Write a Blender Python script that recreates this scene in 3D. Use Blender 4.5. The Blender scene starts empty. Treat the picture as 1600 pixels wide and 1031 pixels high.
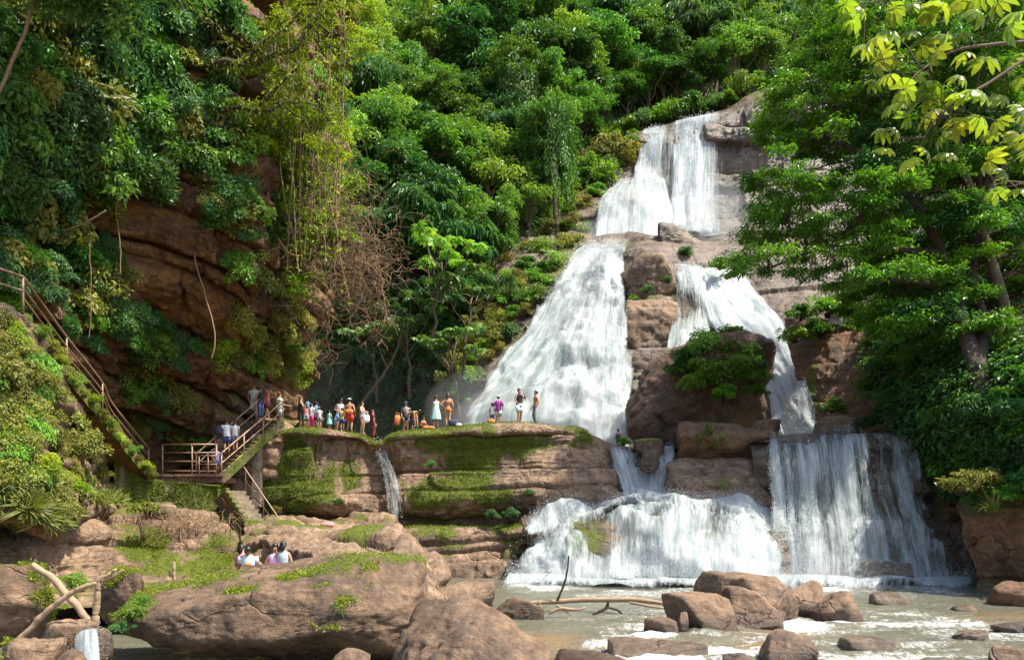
import bpy, math
import numpy as np
from mathutils import Vector, Matrix, Euler

SC = bpy.context.scene
COL = SC.collection
R = math.radians

# ---------------------------------------------------------------- camera
CAM_H, FPX, PCX, PYH = 2.8, 1600 * 28 / 36, 800.0, 800.0
cam_d = bpy.data.cameras.new('camera')
cam_d.lens, cam_d.sensor_width = 28, 36
cam_d.shift_y = (PYH - 515.5) / 1600
cam_d.clip_start, cam_d.clip_end = 0.1, 2000
cam = bpy.data.objects.new('camera', cam_d)
cam.location = (0, 0, CAM_H)
cam.rotation_euler = (R(90), 0, 0)
COL.objects.link(cam)
SC.camera = cam

# ---------------------------------------------------------------- daylight
SUN_EL, SUN_AZ = R(60), R(108)          # azimuth measured from +Y (away from camera) towards +X
world = bpy.data.worlds.new('World')
SC.world = world
world.use_nodes = True
wn = world.node_tree.nodes
bg = wn['Background']
sky = wn.new('ShaderNodeTexSky')
sky.sky_type = 'NISHITA'
sky.sun_disc = False
sky.sun_elevation = SUN_EL
sky.sun_rotation = SUN_AZ
sky.air_density, sky.dust_density, sky.ozone_density = 1.0, 2.0, 1.0
world.node_tree.links.new(sky.outputs[0], bg.inputs[0])
bg.inputs[1].default_value = 0.145
sun_d = bpy.data.lights.new('sun', 'SUN')
sun_d.energy, sun_d.angle, sun_d.color = 4.3, R(0.6), (1.0, 0.94, 0.81)
sun = bpy.data.objects.new('sun', sun_d)
sdir = Vector((math.sin(SUN_AZ) * math.cos(SUN_EL), math.cos(SUN_AZ) * math.cos(SUN_EL), math.sin(SUN_EL)))
sun.rotation_euler = sdir.to_track_quat('Z', 'Y').to_euler()
sun.location = sdir * 200
COL.objects.link(sun)
SC.view_settings.view_transform = 'Standard'
SC.view_settings.look = 'None'
SC.view_settings.gamma = 1
SC.view_settings.use_curve_mapping = False
SC.view_settings.exposure = 1.24
SC.cycles.use_denoising = True
SC.cycles.max_bounces = 8
SC.cycles.transparent_max_bounces = 16
SC.cycles.diffuse_bounces = 4
SC.cycles.glossy_bounces = 2
SC.cycles.transmission_bounces = 4
SC.cycles.caustics_reflective = False
SC.cycles.caustics_refractive = False

# ---------------------------------------------------------------- helpers
def W(px, py, D):
    return np.array([(px - PCX) * D / FPX, D, CAM_H + (PYH - py) * D / FPX])

def WZ(px, D, z):
    return np.array([(px - PCX) * D / FPX, D, z])

def to_px(P):
    P = np.asarray(P, float)
    return PCX + P[..., 0] * FPX / P[..., 1], PYH - (P[..., 2] - CAM_H) * FPX / P[..., 1]

def rng(seed):
    return np.random.default_rng(seed)

def nrm(v):
    return v / np.maximum(np.linalg.norm(v, axis=-1, keepdims=True), 1e-9)

def _hash(ix, iy, iz, s):
    h = (ix.astype(np.int64) * 374761393 + iy.astype(np.int64) * 668265263 + iz.astype(np.int64) * 2147483647 + s * 974634777) & 0xFFFFFFFF
    h = ((h ^ (h >> 13)) * 1274126177) & 0xFFFFFFFF
    h = ((h ^ (h >> 16)) * 2246822519) & 0xFFFFFFFF
    return ((h ^ (h >> 15)) & 0xFFFFFF) / float(0x1000000)

def vnoise(P, s=0):
    """smooth value noise in [-1, 1]"""
    P = np.asarray(P, float)
    i = np.floor(P).astype(np.int64)
    f = P - i
    f = f * f * f * (f * (f * 6 - 15) + 10)
    r = 0
    for dx in (0, 1):
        wx = f[..., 0] if dx else 1 - f[..., 0]
        for dy in (0, 1):
            wy = f[..., 1] if dy else 1 - f[..., 1]
            for dz in (0, 1):
                wz = f[..., 2] if dz else 1 - f[..., 2]
                r = r + wx * wy * wz * _hash(i[..., 0] + dx, i[..., 1] + dy, i[..., 2] + dz, s)
    return r * 2 - 1

def fbm(P, sc=1.0, oc=4, s=0, gain=0.5):
    P = np.asarray(P, float) * sc
    a, r, t = 1.0, 0, 0
    for k in range(oc):
        r = r + a * vnoise(P + 17.3 * k, s + k)
        t += a
        a *= gain
        P = P * 2.03
    return r / t

def ridged(P, sc=1.0, oc=4, s=0):
    P = np.asarray(P, float) * sc
    a, r, t = 1.0, 0, 0
    for k in range(oc):
        r = r + a * (1 - np.abs(vnoise(P + 9.1 * k, s + k)) * 2)
        t += a
        a *= 0.5
        P = P * 2.1
    return r / t

def sstep(a, b, x):
    t = np.clip((x - a) / (b - a), 0, 1)
    return t * t * (3 - 2 * t)

def mk_mesh(name, verts, faces, smooth=True, attrs=None, uv=None, mats=None, mat_idx=None):
    """faces: list of int arrays (k,3) / (k,4)"""
    me = bpy.data.meshes.new(name)
    verts = np.ascontiguousarray(np.asarray(verts, np.float32).reshape(-1, 3))
    if not isinstance(faces, (list, tuple)):
        faces = [faces]
    faces = [np.asarray(f, np.int32) for f in faces if len(f)]
    loops = np.concatenate([f.ravel() for f in faces])
    tot = np.concatenate([np.full(len(f), f.shape[1], np.int32) for f in faces])
    start = np.concatenate([[0], np.cumsum(tot)[:-1]]).astype(np.int32)
    me.vertices.add(len(verts))
    me.vertices.foreach_set('co', verts.ravel())
    me.loops.add(len(loops))
    me.loops.foreach_set('vertex_index', loops)
    me.polygons.add(len(tot))
    me.polygons.foreach_set('loop_start', start)
    if mat_idx is not None:
        me.polygons.foreach_set('material_index', np.asarray(mat_idx, np.int32))
    me.update(calc_edges=True)
    me.polygons.foreach_set('use_smooth', np.full(len(tot), bool(smooth)))
    for k, v in (attrs or {}).items():
        a = me.attributes.new(k, 'FLOAT', 'POINT')
        a.data.foreach_set('value', np.ascontiguousarray(v, np.float32).ravel())
    if uv is not None:
        l = me.uv_layers.new(name='UVMap')
        l.data.foreach_set('uv', np.ascontiguousarray(np.asarray(uv, np.float32).reshape(-1, 2)[loops]).ravel())
    for m in (mats or []):
        me.materials.append(m)
    return me

def link(name, me, parent=None, label=None, cat=None, group=None, kind=None, loc=None):
    o = bpy.data.objects.new(name, me)
    COL.objects.link(o)
    if parent is not None:
        o.parent = parent
    if loc is not None:
        o.location = Vector(loc)
    tag(o, label, cat, group, kind)
    return o

def tag(o, label=None, cat=None, group=None, kind=None):
    if label: o['label'] = label
    if cat: o['category'] = cat
    if group: o['group'] = group
    if kind: o['kind'] = kind
    return o

def empty(name, loc, label=None, cat=None, group=None, rz=0.0):
    o = link(name, None, None, label, cat, group, None, loc)
    o.rotation_euler = (0, 0, rz)
    o.empty_display_size = 0.3
    return o

CHILDREN = {}
def part(name, me, parent, label=None, loc=None):
    o = link(name, me, parent, label, loc=loc)
    CHILDREN.setdefault(parent.name, []).append(o)
    return o

def copy_tree(src, loc, rot=(0, 0, 0), scale=(1, 1, 1), label=None, group=None):
    c = src.copy()
    COL.objects.link(c)
    c.location, c.rotation_euler, c.scale = Vector(loc), rot, scale
    if label: c['label'] = label
    if group: c['group'] = group
    for ch in CHILDREN.get(src.name, []):
        d = ch.copy()
        COL.objects.link(d)
        d.parent = c
        CHILDREN.setdefault(c.name, []).append(d)
    return c

class MB:
    """collects pieces of one mesh"""
    def __init__(self):
        self.v, self.f, self.n, self.mi = [], [], 0, []
    def add(self, v, f, mi=0):
        v = np.asarray(v, float).reshape(-1, 3)
        fs = f if isinstance(f, list) else [f]
        for q in fs:
            q = np.asarray(q, int)
            if len(q):
                self.f.append(q + self.n)
                self.mi.append(np.full(len(q), mi))
        self.v.append(v)
        self.n += len(v)
        return self
    def tube(self, pts, rad, sides=6, cap=True, ell=None, mi=0):
        pts = np.asarray(pts, float)
        n = len(pts)
        rad = np.broadcast_to(np.asarray(rad, float), (n,))
        t = nrm(np.gradient(pts, axis=0))
        ref = np.array([0, 0, 1.0]) if abs(t[:, 2]).mean() < 0.8 else np.array([0, 1.0, 0])
        a = nrm(np.cross(t, ref))
        b = np.cross(t, a)
        th = np.arange(sides) * 2 * math.pi / sides
        e = (1, 1) if ell is None else ell
        ring = pts[:, None, :] + rad[:, None, None] * (e[0] * np.cos(th)[None, :, None] * a[:, None, :] + e[1] * np.sin(th)[None, :, None] * b[:, None, :])
        i = np.arange(n - 1)[:, None] * sides
        j = np.arange(sides)[None, :]
        k = (j + 1) % sides
        q = np.stack([i + j, i + k, i + sides + k, i + sides + j], -1).reshape(-1, 4)
        v = ring.reshape(-1, 3)
        fs = [q]
        if cap:
            v = np.vstack([v, pts[:1], pts[-1:]])
            m = n * sides
            jj = np.arange(sides); kk = (jj + 1) % sides
            fs.append(np.stack([np.full(sides, m), kk, jj], -1))
            fs.append(np.stack([np.full(sides, m + 1), (n - 1) * sides + jj, (n - 1) * sides + kk], -1))
        return self.add(v, fs, mi)
    def rings(self, ctr, ax, ay, sides=12, cap=True, mi=0):
        """loft of ellipses: centres (n,3), half axes vectors ax, ay (n,3)"""
        ctr, ax, ay = (np.asarray(q, float) for q in (ctr, ax, ay))
        n = len(ctr)
        th = np.arange(sides) * 2 * math.pi / sides
        ring = ctr[:, None] + np.cos(th)[None, :, None] * ax[:, None] + np.sin(th)[None, :, None] * ay[:, None]
        i = np.arange(n - 1)[:, None] * sides
        j = np.arange(sides)[None, :]
        k = (j + 1) % sides
        q = np.stack([i + j, i + k, i + sides + k, i + sides + j], -1).reshape(-1, 4)
        v = ring.reshape(-1, 3); fs = [q]
        if cap:
            v = np.vstack([v, ctr[:1], ctr[-1:]]); m = n * sides
            jj = np.arange(sides); kk = (jj + 1) % sides
            fs.append(np.stack([np.full(sides, m), kk, jj], -1))
            fs.append(np.stack([np.full(sides, m + 1), (n - 1) * sides + jj, (n - 1) * sides + kk], -1))
        return self.add(v, fs, mi)
    def box(self, c, s, M=None, mi=0):
        c = np.asarray(c, float); s = np.asarray(s, float) / 2
        v = np.array([[x, y, z] for x in (-1, 1) for y in (-1, 1) for z in (-1, 1)], float) * s
        if M is not None:
            v = v @ np.asarray(M, float).T
        f = np.array([[0, 1, 3, 2], [4, 6, 7, 5], [0, 4, 5, 1], [2, 3, 7, 6], [0, 2, 6, 4], [1, 5, 7, 3]])
        return self.add(v + c, f, mi)
    def ball(self, c, r, seg=10, mi=0):
        r = np.broadcast_to(np.asarray(r, float), (3,))
        ph = np.linspace(0.02, math.pi - 0.02, seg // 2 + 2)
        ctr = np.asarray(c, float) + np.stack([0 * ph, 0 * ph, np.cos(ph) * r[2]], -1)
        ax = np.stack([np.sin(ph) * r[0], 0 * ph, 0 * ph], -1)
        ay = np.stack([0 * ph, np.sin(ph) * r[1], 0 * ph], -1)
        return self.rings(ctr[::-1], ax[::-1], ay[::-1], seg, True, mi)
    def mesh(self, name, mats, smooth=True):
        mats = mats if isinstance(mats, list) else [mats]
        return mk_mesh(name, np.vstack(self.v), self.f, smooth, mats=mats, mat_idx=np.concatenate(self.mi))

def cr(P, t):
    """Catmull-Rom along axis 0 at parameters t in [0, n-1]"""
    P = np.asarray(P, float)
    n = len(P)
    i = np.clip(np.floor(t).astype(int), 0, n - 2)
    f = (t - i).reshape((-1,) + (1,) * (P.ndim - 1))
    g = lambda k: P[np.clip(k, 0, n - 1)]
    p0, p1, p2, p3 = g(i - 1), g(i), g(i + 1), g(i + 2)
    return 0.5 * (2 * p1 + (p2 - p0) * f + (2 * p0 - 5 * p1 + 4 * p2 - p3) * f ** 2 + (3 * p1 - p0 - 3 * p2 + p3) * f ** 3)

def lin(P, t):
    P = np.asarray(P, float)
    n = len(P)
    i = np.clip(np.floor(t).astype(int), 0, n - 2)
    f = (t - i).reshape((-1,) + (1,) * (P.ndim - 1))
    return P[i] * (1 - f) + P[i + 1] * f

def patch(ctrl, nu, nv, f=cr):
    """ctrl (rows, cols, k) -> (nv, nu, k)"""
    C = np.asarray(ctrl, float)
    A = f(C, np.linspace(0, C.shape[0] - 1, nv))
    return f(A.swapaxes(0, 1), np.linspace(0, C.shape[1] - 1, nu)).swapaxes(0, 1)

def ctl(rows):
    return np.array([[W(*p) for p in r] for r in rows])

def gnormals(P, toward=(0, 0, CAM_H)):
    du = np.gradient(P, axis=1); dv = np.gradient(P, axis=0)
    n = nrm(np.cross(du, dv))
    s = np.sign(((np.asarray(toward) - P) * n).sum(-1).mean()) or 1
    return n * s

def gfaces(nv, nu):
    i = np.arange(nv - 1)[:, None] * nu
    j = np.arange(nu - 1)[None, :]
    return np.stack([i + j, i + j + 1, i + nu + j + 1, i + nu + j], -1).reshape(-1, 4)

def grid_mesh(name, P, mat, attrs=None, uv=None, smooth=True):
    nv, nu = P.shape[:2]
    f = gfaces(nv, nu)
    d = gnormals(P)
    du = P[0, 1] - P[0, 0]; dv = P[1, 0] - P[0, 0]
    if (np.cross(P[nv // 2, nu // 2 + 1] - P[nv // 2, nu // 2], P[nv // 2 + 1, nu // 2] - P[nv // 2, nu // 2]) * d[nv // 2, nu // 2]).sum() < 0:
        f = f[:, ::-1]
    return mk_mesh(name, P.reshape(-1, 3), f, smooth, attrs, None if uv is None else uv.reshape(-1, 2), [mat])

# ---------------------------------------------------------------- materials
class NT:
    def __init__(self, name):
        self.m = bpy.data.materials.new(name)
        self.m.use_nodes = True
        self.t = self.m.node_tree
        self.t.nodes.clear()
        self.out = self.n('OutputMaterial')
    def n(self, typ, **kw):
        nd = self.t.nodes.new('ShaderNode' + typ)
        for k, v in kw.items():
            if k.startswith('i_'):
                key = k[2:]
                key = int(key) if key.isdigit() else key.replace('_', ' ')
                sock = nd.inputs[key]
                if hasattr(v, 'links') or isinstance(v, bpy.types.NodeSocket):
                    self.t.links.new(v, sock)
                else:
                    if sock.type == 'RGBA' and len(v) == 3:
                        v = (*v, 1)
                    sock.default_value = v
            else:
                setattr(nd, k, v)
        return nd
    def attr(self, name):
        return self.n('Attribute', attribute_name=name).outputs['Fac']
    def coord(self, which='Object'):
        return self.n('TexCoord').outputs[which]
    def pos(self):
        return self.n('NewGeometry').outputs['Position']
    def mapping(self, vec, scale=(1, 1, 1), loc=(0, 0, 0)):
        return self.n('Mapping', i_Vector=vec, i_Scale=scale, i_Location=loc).outputs[0]
    def noise(self, vec, scale=1.0, detail=4.0, rough=0.55, dist=0.0):
        return self.n('TexNoise', i_Vector=vec, i_Scale=scale, i_Detail=detail, i_Roughness=rough, i_Distortion=dist).outputs['Fac']
    def ramp(self, fac, stops, interp='LINEAR'):
        nd = self.n('ValToRGB', i_Fac=fac)
        cr_ = nd.color_ramp
        cr_.interpolation = interp
        while len(cr_.elements) < len(stops):
            cr_.elements.new(0.5)
        for e, (p, c) in zip(cr_.elements, stops):
            e.position = p
            e.color = (c, c, c, 1) if isinstance(c, (int, float)) else (*c, 1)
        return nd.outputs[0]
    def mix(self, fac, a, b, mode='MIX'):
        nd = self.n('Mix', data_type='RGBA', blend_type=mode)
        for sock, v in ((nd.inputs[0], fac), (nd.inputs[6], a), (nd.inputs[7], b)):
            if isinstance(v, bpy.types.NodeSocket):
                self.t.links.new(v, sock)
            elif isinstance(v, (int, float)):
                sock.default_value = v if sock.type == 'VALUE' else (v, v, v, 1)
            else:
                sock.default_value = (*v, 1)
        return nd.outputs[2]
    def math(self, op, a, b=0.0, c=None, clamp=False):
        nd = self.n('Math', operation=op, use_clamp=clamp)
        for s, v in zip(nd.inputs, (a, b, c)):
            if v is None: continue
            if isinstance(v, bpy.types.NodeSocket): self.t.links.new(v, s)
            else: s.default_value = v
        return nd.outputs[0]
    def bump(self, h, strength=0.5, dist=0.05):
        return self.n('Bump', i_Height=h, i_Strength=strength, i_Distance=dist).outputs[0]
    def done(self, shader):
        self.t.links.new(shader, self.out.inputs[0])
        return self.m

def plain(name, col, rough=0.7, metal=0.0, var=0.15, scale=12.0, bump=0.0):
    k = NT(name)
    v = k.noise(k.coord(), scale, 5)
    c = k.mix(v, tuple(x * (1 - var) for x in col), tuple(min(1, x * (1 + var)) for x in col))
    p = k.n('BsdfPrincipled', i_Base_Color=c, i_Roughness=rough, i_Metallic=metal)
    if bump:
        k.t.links.new(k.bump(v, bump, 0.02), p.inputs['Normal'])
    return k.done(p.outputs[0])

def rock_mat(name, ca, cb, cc, moss=1.0, wet=0.0, scale=1.0, wetline=None):
    """banded sandstone; attribute 'moss' carries moss patches"""
    k = NT(name)
    P = k.pos()
    big = k.noise(P, 0.35 * scale, 5, 0.6)
    band = k.noise(k.mapping(P, (0.25, 0.25, 3.0)), 1.1 * scale, 6, 0.65, 0.6)
    fine = k.noise(P, 9.0 * scale, 6, 0.7)
    grit = k.noise(P, 45.0, 3, 0.7)
    c = k.mix(k.ramp(big, [(0.3, 0.0), (0.7, 1.0)]), ca, cb)
    c = k.mix(k.ramp(band, [(0.42, 0.0), (0.62, 0.75)]), c, cc)
    c = k.mix(k.ramp(fine, [(0.30, 0.75), (0.55, 0.0)]), c, tuple(x * 0.45 for x in ca))
    c = k.mix(k.ramp(grit, [(0.3, 0.35), (0.6, 0.0)]), c, tuple(x * 1.5 for x in cb))
    damp = k.ramp(k.noise(k.mapping(P, (1, 1, 0.6)), 0.55, 6, 0.68, 0.5), [(0.50, 0.0), (0.60, 1.0)])
    c = k.mix(k.math('MULTIPLY', damp, 0.8), c, k.mix(1.0, c, (0.46, 0.43, 0.42), 'MULTIPLY'))
    blot = k.noise(P, 2.7 * scale, 6, 0.75, 0.4)
    c = k.mix(k.ramp(blot, [(0.36, 0.75), (0.52, 0.0)]), c, tuple(x * 0.55 for x in ca))
    c = k.mix(k.ramp(blot, [(0.56, 0.0), (0.68, 0.55)]), c, tuple(min(1, x * 1.25) for x in cc))
    wv = k.n('VectorMath', operation='ADD', i_0=P, i_1=k.n('VectorMath', operation='SCALE', i_0=k.n('TexNoise', i_Vector=P, i_Scale=1.3, i_Detail=4.0).outputs['Color'], i_Scale=0.9).outputs[0]).outputs[0]
    ck = k.n('TexVoronoi', feature='DISTANCE_TO_EDGE', i_Vector=k.mapping(wv, (0.6, 0.6, 1.1)), i_Scale=1.1 * scale).outputs[0]
    ck = k.math('MULTIPLY', k.ramp(ck, [(0.0, 1.0), (0.035, 0.0)]), k.ramp(big, [(0.48, 0.0), (0.60, 1.0)]))
    c = k.mix(k.math('MULTIPLY', ck, 0.35), c, tuple(x * 0.35 for x in ca))
    lich = k.ramp(k.noise(P, 5.5, 5, 0.8), [(0.62, 0.0), (0.68, 0.5)])
    c = k.mix(lich, c, (0.34, 0.31, 0.25))
    m = k.math('ADD', k.attr('moss'), k.math('MULTIPLY', k.math('SUBTRACT', fine, 0.5), 0.9))
    m = k.ramp(m, [(0.42, 0.0), (0.56, 1.0)])
    mc = k.mix(k.noise(P, 2.2, 5, 0.6), (0.070, 0.115, 0.010), (0.27, 0.27, 0.018))
    mc = k.mix(k.ramp(grit, [(0.35, 0.7), (0.65, 0.0)]), mc, (0.035, 0.05, 0.008))
    c = k.mix(k.math('MULTIPLY', m, moss), c, mc)
    h = k.math('ADD', k.math('MULTIPLY', fine, 0.7), k.math('MULTIPLY', grit, 0.25))
    h = k.math('ADD', h, k.math('MULTIPLY', k.math('MULTIPLY', m, grit), 0.5))
    h = k.math('ADD', h, k.math('MULTIPLY', band, 0.8))
    h = k.math('SUBTRACT', h, k.math('MULTIPLY', ck, 0.9))
    rough = k.math('SUBTRACT', 0.88 - 0.5 * wet, k.math('MULTIPLY', fine, 0.15))
    rough = k.math('SUBTRACT', rough, k.math('MULTIPLY', damp, 0.25 * (1 - wet)))
    if wetline is not None:      # soaked, darker stone just above the water
        z = k.n('SeparateXYZ', i_Vector=P).outputs[2]
        wl = k.ramp(k.math('ADD', z, k.math('MULTIPLY', blot, -0.25)), [(0.0, 1.0), (wetline, 0.0)])
        c = k.mix(wl, c, k.mix(1.0, c, (0.42, 0.40, 0.40), 'MULTIPLY'))
        rough = k.math('SUBTRACT', rough, k.math('MULTIPLY', wl, 0.45))
    p = k.n('BsdfPrincipled', i_Base_Color=c, i_Roughness=rough, i_Normal=k.bump(h, 0.9, 0.10))
    return k.done(p.outputs[0])

def leaf_mat(name, dark, mid, light, trans=0.35, gloss=0.45, brown=0.0):
    k = NT(name)
    v = k.attr('var')
    oi = k.n('ObjectInfo').outputs['Random']
    c = k.ramp(v, [(0.0, dark), (0.5, mid), (1.0, light)])
    hsv = k.n('HueSaturation', i_Color=c,
              i_Hue=k.math('ADD', 0.485, k.math('MULTIPLY', oi, 0.03)),
              i_Value=k.math('ADD', 0.72, k.math('MULTIPLY', k.math('FRACT', k.math('MULTIPLY', oi, 7.13)), 0.56)))
    c = hsv.outputs[0]
    if brown:
        c = k.mix(k.ramp(v, [(1 - brown - 0.01, 0.0), (1 - brown, 1.0)]), c, (0.16, 0.075, 0.02))
    p = k.n('BsdfPrincipled', i_Base_Color=c, i_Roughness=gloss)
    p.inputs['Specular IOR Level'].default_value = 0.35
    tc = k.mix(0.6, c, k.mix(1.0, c, (2.2, 1.9, 0.5), 'MULTIPLY'))
    t = k.n('BsdfTranslucent', i_Color=tc)
    mx = k.n('MixShader', i_0=trans, i_1=p.outputs[0], i_2=t.outputs[0])
    return k.done(mx.outputs[0])

M = {}
M['sandstone'] = rock_mat('sandstone', (0.125, 0.074, 0.040), (0.28, 0.178, 0.105), (0.36, 0.24, 0.155))
M['red_rock'] = rock_mat('red_rock', (0.11, 0.058, 0.03), (0.21, 0.11, 0.055), (0.27, 0.14, 0.06))
M['dark_rock'] = rock_mat('dark_rock', (0.065, 0.034, 0.016), (0.16, 0.078, 0.026), (0.25, 0.12, 0.030))
M['wet_rock'] = rock_mat('wet_rock', (0.075, 0.05, 0.033), (0.16, 0.105, 0.065), (0.21, 0.15, 0.10), 0.9, 0.75)
M['boulder_rock'] = rock_mat('boulder_rock', (0.095, 0.056, 0.032), (0.22, 0.132, 0.076), (0.29, 0.185, 0.112))
M['brown_rock'] = rock_mat('brown_rock', (0.070, 0.041, 0.023), (0.180, 0.106, 0.060), (0.25, 0.155, 0.092))
M['umber_rock'] = rock_mat('umber_rock', (0.075, 0.042, 0.025), (0.15, 0.085, 0.048), (0.20, 0.115, 0.062))
M['stream_rock'] = rock_mat('stream_rock', (0.100, 0.060, 0.035), (0.235, 0.142, 0.084), (0.32, 0.205, 0.128), wetline=0.34)
M['leaf_hill'] = leaf_mat('leaf_hill', (0.030, 0.100, 0.016), (0.068, 0.185, 0.024), (0.15, 0.29, 0.032))
M['leaf_pale'] = leaf_mat('leaf_pale', (0.065, 0.155, 0.022), (0.135, 0.27, 0.032), (0.25, 0.38, 0.045))
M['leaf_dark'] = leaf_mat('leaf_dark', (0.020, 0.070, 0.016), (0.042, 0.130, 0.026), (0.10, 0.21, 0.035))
M['leaf_tree'] = leaf_mat('leaf_tree', (0.036, 0.115, 0.009), (0.088, 0.230, 0.013), (0.22, 0.38, 0.022), 0.35, 0.35, 0.012)
M['leaf_yellow'] = leaf_mat('leaf_yellow', (0.09, 0.17, 0.012), (0.21, 0.33, 0.018), (0.44, 0.48, 0.03), 0.4)
M['leaf_bank'] = leaf_mat('leaf_bank', (0.07, 0.11, 0.016), (0.17, 0.19, 0.028), (0.36, 0.33, 0.10), 0.35, 0.5, 0.03)
M['leaf_blue'] = leaf_mat('leaf_blue', (0.03, 0.09, 0.028), (0.065, 0.16, 0.042), (0.15, 0.25, 0.07), 0.3, 0.4)
M['leaf_big'] = leaf_mat('leaf_big', (0.10, 0.17, 0.02), (0.17, 0.25, 0.025), (0.27, 0.31, 0.03), 0.5, 0.3)
M['leaf_moss'] = leaf_mat('leaf_moss', (0.065, 0.115, 0.009), (0.14, 0.185, 0.012), (0.25, 0.265, 0.018), 0.25, 0.7)
M['leaf_grass'] = leaf_mat('leaf_grass', (0.07, 0.12, 0.02), (0.15, 0.19, 0.035), (0.30, 0.29, 0.10), 0.3)
M['bark'] = plain('bark', (0.10, 0.07, 0.045), 0.9, 0, 0.5, 6, 0.6)
M['bark_dark'] = plain('bark_dark', (0.045, 0.03, 0.02), 0.9, 0, 0.5, 6, 0.6)
M['bark_pale'] = plain('bark_pale', (0.42, 0.36, 0.28), 0.85, 0, 0.35, 5, 0.4)
M['driftwood'] = plain('driftwood', (0.30, 0.20, 0.12), 0.8, 0, 0.45, 7, 0.7)
M['dead_vine'] = plain('dead_vine', (0.20, 0.125, 0.068), 0.9, 0, 0.4, 8, 0.4)
# ================================================================ LAND, ROCK, WATER
def strata(P, seed, thick=0.6, amp=0.35, block=0.3, bw=2.0, tilt=(0.05, 0.0), warp=0.3, crack=0.16, along=(1.0, 0.6), detail=0.10):
    r = rng(seed)
    x, y, z = P[..., 0], P[..., 1], P[..., 2]
    s = along[0] * x + along[1] * y
    zz = z + tilt[0] * x + tilt[1] * y + warp * fbm(P, 0.16, 3, seed) + 0.12 * warp * fbm(P, 0.9, 3, seed + 5)
    lo, hi = zz.min() - 2, zz.max() + 2
    b = [lo]
    while b[-1] < hi:
        b.append(b[-1] + thick * r.uniform(0.35, 1.9))
    b = np.array(b)
    i = np.clip(np.searchsorted(b, zz) - 1, 0, len(b) - 2)
    h = b[i + 1] - b[i]
    f = (zz - b[i]) / h
    r1 = r.uniform(-1, 1, len(b))
    mk = sstep(-0.35, 0.30, fbm(P, 0.28, 3, seed + 11))
    mk = 0.25 + 0.75 * mk
    off = amp * r1[i]
    wid = bw * r.uniform(0.6, 1.8, len(b))[i]
    q = (s + r.uniform(0, 50, len(b))[i] + 0.8 * fbm(P, 0.45, 3, seed + 9)) / wid
    c = np.floor(q).astype(np.int64)
    off = off + block * mk * (_hash(i, c, i * 0, seed) * 2 - 1)
    g = q - np.floor(q)
    dx = np.minimum(g, 1 - g) * wid
    dz = np.minimum(f, 1 - f) * h
    jz = sstep(-0.5, 0.25, fbm(P * np.array([1, 1, 2.0]), 0.5, 3, seed + 12))
    jx = sstep(-0.15, 0.45, fbm(P, 0.7, 3, seed + 13))
    off = off - crack * jz * np.exp(-(dz / 0.07) ** 2) - 0.8 * crack * jx * np.exp(-(dx / 0.09) ** 2)
    off = off - 0.30 * amp * (np.abs(2 * f - 1) ** 4)
    zt = zz / (0.22 * thick) + 0.6 * fbm(P, 0.8, 3, seed + 14)                 # thin laminae
    lam = sstep(-0.2, 0.4, fbm(P, 0.4, 3, seed + 15))
    off = off + 0.10 * thick * lam * (np.abs((zt - np.floor(zt)) * 2 - 1) - 0.5) * 0.5 * (0.5 + _hash(np.floor(zt).astype(np.int64), i * 0, i * 0, seed))
    off = off + 0.30 * amp * (ridged(P, 0.55, 4, seed + 16) - 0.2)
    off = off + detail * 1.5 * fbm(P, 1.4, 5, seed + 3, 0.6) + 0.07 * ridged(P, 3.2, 3, seed + 4)
    return off

def rock_patch(name, rows, res, mat, seed, label=None, moss=None, st=None, flat=0.88, lump=0.5, smooth=True, kind='structure', fn=cr, cat=None):
    C = ctl(rows)
    P0 = patch(C, 40, 30, fn)
    lu = np.linalg.norm(np.diff(P0, axis=1), axis=-1).sum(1).max()
    lv = np.linalg.norm(np.diff(P0, axis=0), axis=-1).sum(0).max()
    nu, nv = max(12, int(lu / res)), max(12, int(lv / res))
    P = patch(C, nu, nv, fn)
    N = gnormals(P)
    P = P + N * (lump * fbm(P, 0.22, 4, seed + 40))[..., None]
    if st is not None:
        P = P + N * (strata(P, seed, **st) * (1 - flat * np.clip(N[..., 2], 0, 1)))[..., None]
    N2 = gnormals(P)
    mo = np.zeros(P.shape[:2]) if moss is None else moss(P, N2)
    me = grid_mesh(name, P, M[mat], {'moss': mo}, smooth=smooth)
    o = link(name, me, label=label, kind=kind, cat=cat)
    return o, P, N2

def moss_fn(up=0.5, noise=0.7, bias=0.0, sc=0.45, seed=0, spots=()):
    def f(P, N):
        m = bias + up * N[..., 2] + noise * fbm(P, sc, 4, seed + 70)
        px, py = to_px(P)
        for (x, y, rx, ry, a) in spots:
            m = m + a * np.exp(-((px - x) / rx) ** 2 - ((py - y) / ry) ** 2)
        return m
    return f

# far ground under everything, reaches the horizon
g = np.array([[-900, -900, -1.2], [900, -900, -1.2], [900, 900, -1.2], [-900, 900, -1.2]], float)
link('ground', mk_mesh('ground', g, np.array([[0, 1, 2, 3]]), False, {'moss': np.zeros(4)}, mats=[M['sandstone']]), kind='structure')

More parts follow.
